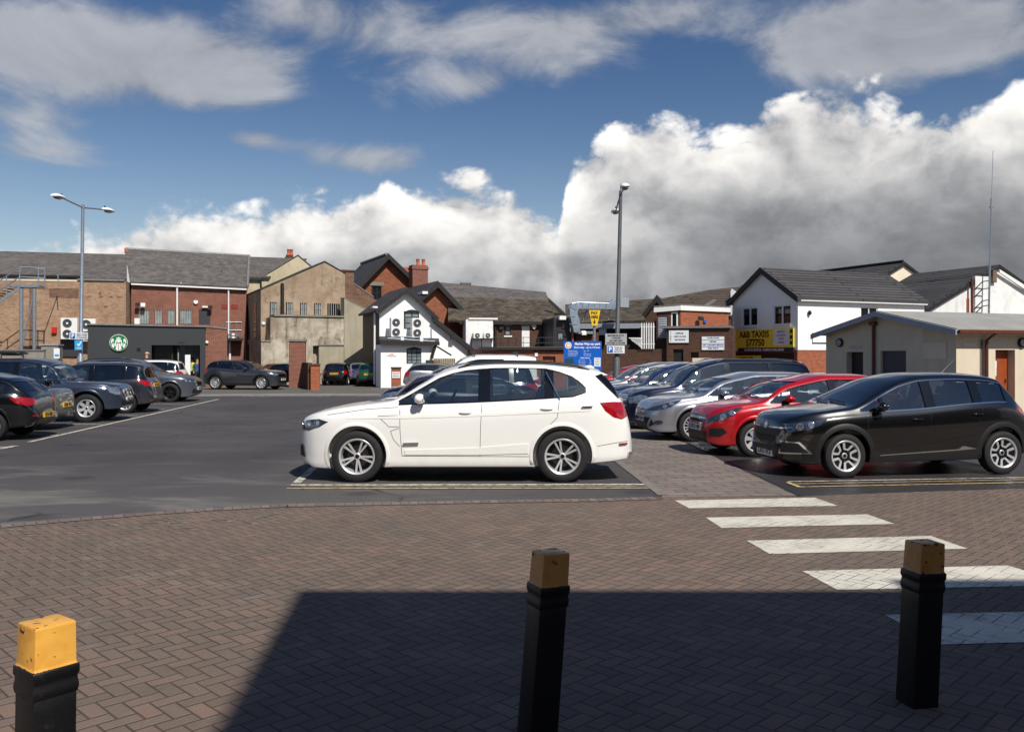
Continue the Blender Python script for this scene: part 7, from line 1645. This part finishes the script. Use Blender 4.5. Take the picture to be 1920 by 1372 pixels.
bollard((.115, 4.10, 0), R(24), (.085, .02, 0), .875, .150, 'leaning square black bollard with a chipped yellow cap, in the middle of the shade', MI, MCAP_SHADE)
bollard((2.10, 4.54, 0), R(11), (.048, .0, 0), .838, .152, 'square black bollard with a yellow cap toned down for shade standing on the zebra crossing side', MI, MCAP_SHADE)

# ---- steel fire stairs on the pale brick hall
FS1 = Facade(60, 52.5, 12); p = FS1.base(52)
t = thing('fire_stairs', 'galvanised steel fire stairs with a railed landing against the pale brick hall', 'stairs', p)
FS1.slab(MB(), 36, 537, 84, 541.5, -1.4, .0).build('landing', M['galv'], t)
for x in (40, 64.5):
    for o in (-.05, -1.3): MB().tube([FS1.base(x, o), FS1.at(x, 541, o)], .11, 8).build('leg', M['galv'], t)
mb = MB().tube([FS1.at(41, 655, -.05), FS1.at(63, 550, -.05)], .045, 6); mb.build('brace', M['galv'], t)
for o in (-.08, -1.25): MB().prism([FS1.at(x, y, o) for x, y in ((38, 536), (38, 542), (-42, 596), (-42, 590))], FS1.n*.06).build('stringer', M['galv'], t)
mb = MB()
for k in range(13):
    x, y = 33-k*6.2, 543-3+k*4.2; q = FS1.at(x, y, -1.22); mb.ob(q-FS1.t*.12, FS1.t*.24, FS1.n*1.15, Vector((0,0,.035)))
mb.build('tread', M['darkgrey'], t)
rl = MB()
for o in (-.06, -1.28):
    for x in (37, 72, 84): rl.tube([FS1.at(x, 539, o), FS1.at(x, 501+(x-37)*.02, o)], .035, 6)
    for y in (500.5, 519): rl.tube([FS1.at(37, y, o), FS1.at(84, y+(2 if o > -1 else 4), o)], .032, 6)
    for dy in (-37, -19): rl.tube([FS1.at(37, 538+dy, o), FS1.at(-42, 592+dy, o)], .032, 6)
    for x in (12, -12): rl.tube([FS1.at(x, 538+(37-x)*.68, o), FS1.at(x, 501+(37-x)*.68, o)], .03, 6)
rl.tube([FS1.at(84, 502, -.06), FS1.at(85, 505, -1.28)], .032, 6).tube([FS1.at(85, 508, -1.3), FS1.at(108, 511, -3.3)], .03, 6).tube([FS1.at(108, 510, -3.3), FS1.at(110, 536, -3.3)], .03, 6)
rl.build('railing', M['galv'], t)
# condensers, alarm box, cabinet and low grey wall at the left
fan_unit(F1, 117, 596.5, 148, 636, .35, 'white twin fan condenser on the pale brick hall beside the lamp post', 2, .4)
fan_unit(F1, 153, 598, 182, 640, .35, 'white condenser half hidden behind the roof edge of the coffee shop', 2, .4)
F1.slab(MB(), 114, 636, 153, 668, .02, .14).build('cable_cabinet', M['black_panel'], bpy.data.objects['brick_hall']); F1.slab(MB(), 98, 613, 107, 625, .0, .18).build('alarm_box', M['red'], bpy.data.objects['brick_hall'], bevel=.02)
F1.slab(MB(), 55, 541, 62, 655, .0, .02).build('wall_strip', M['old_brick'], bpy.data.objects['brick_hall'])  # darker upright strip on the wall below the landing
FCb = Facade(102, 48, 8); t = thing('utility_cabinet', 'weathered grey utility cabinet with peeling notices beside the fire stairs', 'cabinet', FCb.base(102))
FCb.slab(MB(), 86, 647, 118, 735, -.7, 0).build('casing', M['concrete'], t, bevel=.02); FCb.slab(MB(), 101, 653, 112, 672, .0, .02).build('notice', M['white_sign'], t); FCb.slab(MB(), 102.5, 664, 110.5, 668, .02, .03).build('notice_stripe', M['lblue'], t); FCb.slab(MB(), 84, 645.5, 120, 648, -.75, .06).build('lid', M['grey_paint'], t)
FGw = Facade(30, 46, 6); t = thing('low_grey_wall', 'low grey rendered wall behind the off-roader roof', 'wall', FGw.base(20)); FGw.slab(MB(), -120, 657, 86, 745, -.25, 0).build('wall', M['concrete'], t); FGw.slab(MB(), -120, 655, 87, 657.6, -.3, .05).build('coping', M['lead'], t)
# ---- people by the coffee shop
def person(name, label, P, rot, ht, top, legs, hat=None, lift=0.0, armup=False):
    t = thing(name, label, 'person', P, rot); k = ht/1.75
    J = dict(pelvis=(0,0,.95,.15), chest=(0,0,1.28,.17), neck=(0,0,1.47,.065), head=(0,-.02,1.62,.095), crown=(0,-.01,1.70,.075))
    E = [('pelvis','chest'),('chest','neck'),('neck','head'),('head','crown')]
    for sg, n in ((-1,'l'),(1,'r')):
        J['sh'+n] = (sg*.19,0,1.40,.065); J['el'+n] = (sg*.25,.02,1.14,.045); J['wr'+n] = (sg*.24,-.10,.90,.03) if not (armup and sg > 0) else (sg*.18,-.28,1.18,.03); J['hd'+n] = (sg*.235,-.13,.81,.035) if not (armup and sg > 0) else (sg*.14,-.36,1.24,.035)
        J['hip'+n] = (sg*.09,0,.88,.105); J['kn'+n] = (sg*.11,-.02,.48,.065); J['an'+n] = (sg*.12,.02,.08,.045); J['to'+n] = (sg*.14,-.16,.04,.035)
        E += [('chest','sh'+n),('sh'+n,'el'+n),('el'+n,'wr'+n),('wr'+n,'hd'+n),('pelvis','hip'+n),('hip'+n,'kn'+n),('kn'+n,'an'+n),('an'+n,'to'+n)]
    names = list(J); me = bpy.data.meshes.new('body'); me.from_pydata([Vector(J[n][:3])*k for n in names], [(names.index(a), names.index(b)) for a, b in E], [])
    o = bpy.data.objects.new('tmp', me); COL.objects.link(o); md = o.modifiers.new('s', 'SKIN'); 
    for i, n in enumerate(names): me.skin_vertices[0].data[i].radius = (J[n][3]*k, J[n][3]*k*(.75 if n in ('chest','pelvis') else 1))
    me.skin_vertices[0].data[0].use_root = True; sb_ = o.modifiers.new('d', 'SUBSURF'); sb_.levels = 1
    bm_ = eval_mesh(o); bpy.data.objects.remove(o); bm_.name = 'body'; bm_.materials.clear()
    for m_ in (M['skin'], top, legs, M['black_plastic']): bm_.materials.append(m_)
    for p_ in bm_.polygons:
        c = p_.center/k; p_.material_index = 3 if c.z < .07 else 2 if c.z < .94 and abs(c.x) < .21 else 1 if c.z < 1.46 and not (abs(c.x) > .2 and c.z < .93) else 0; p_.use_smooth = True
    link_mesh('body', bm_, t)
    if hat: MB().ball((0, -.02*k, 1.70*k), .105*k, .115*k, .075*k, 12).prism([(-.07*k, -.10*k, 1.685*k), (.07*k, -.10*k, 1.685*k), (.05*k, -.21*k, 1.67*k), (-.05*k, -.21*k, 1.67*k)], (0, 0, .012)).build('cap', hat, t, local=True, sm=50)
    else: MB().ball((0, .015*k, 1.69*k), .10*k, .105*k, .085*k, 12).build('hair', M['cloth_dark'], t, local=True, sm=50)
    return t
q = FK.base(275, .5); st = thing('shop_step', 'concrete step along the front of the coffee shop', 'step', q); FK.slab(MB(), 240, 719, 300, 745, .02, 1.3).build('step', M['concrete'], st)
stz = FK.at(275, 719, .6)
person('person', 'person in a beige cap standing on the step outside the coffee shop', (stz.x, stz.y, FK.rect(240, 719, 300, 745, .6)[2].z), R(70), 1.76, M['cloth_dark'], M['cloth_dark'], M['cap'])
q = FK.base(360, -1.0); person('person', 'person in a bright yellow green top inside the coffee shop doorway', (q.x, q.y, 0), R(-20), 1.72, M['cloth_hi'], M['cloth_dark'])
q = FK.base(370, -.6); person('person', 'person in a blue top at the right of the coffee shop doorway', (q.x, q.y, 0), R(30), 1.68, M['cloth_blue'], M['cloth_dark'], armup=True)
q = FK.base(351, -.4); t = thing('menu_board', 'white standing menu board in the coffee shop doorway', 'sign', q); FK.slab(MB(), 347, 665, 357, 730, -.5, -.45).build('panel', M['white_sign'], t); MB().tube([FK.base(352, -.7), FK.at(352, 690, -.5)], .03, 6).build('leg', M['darkgrey'], t)
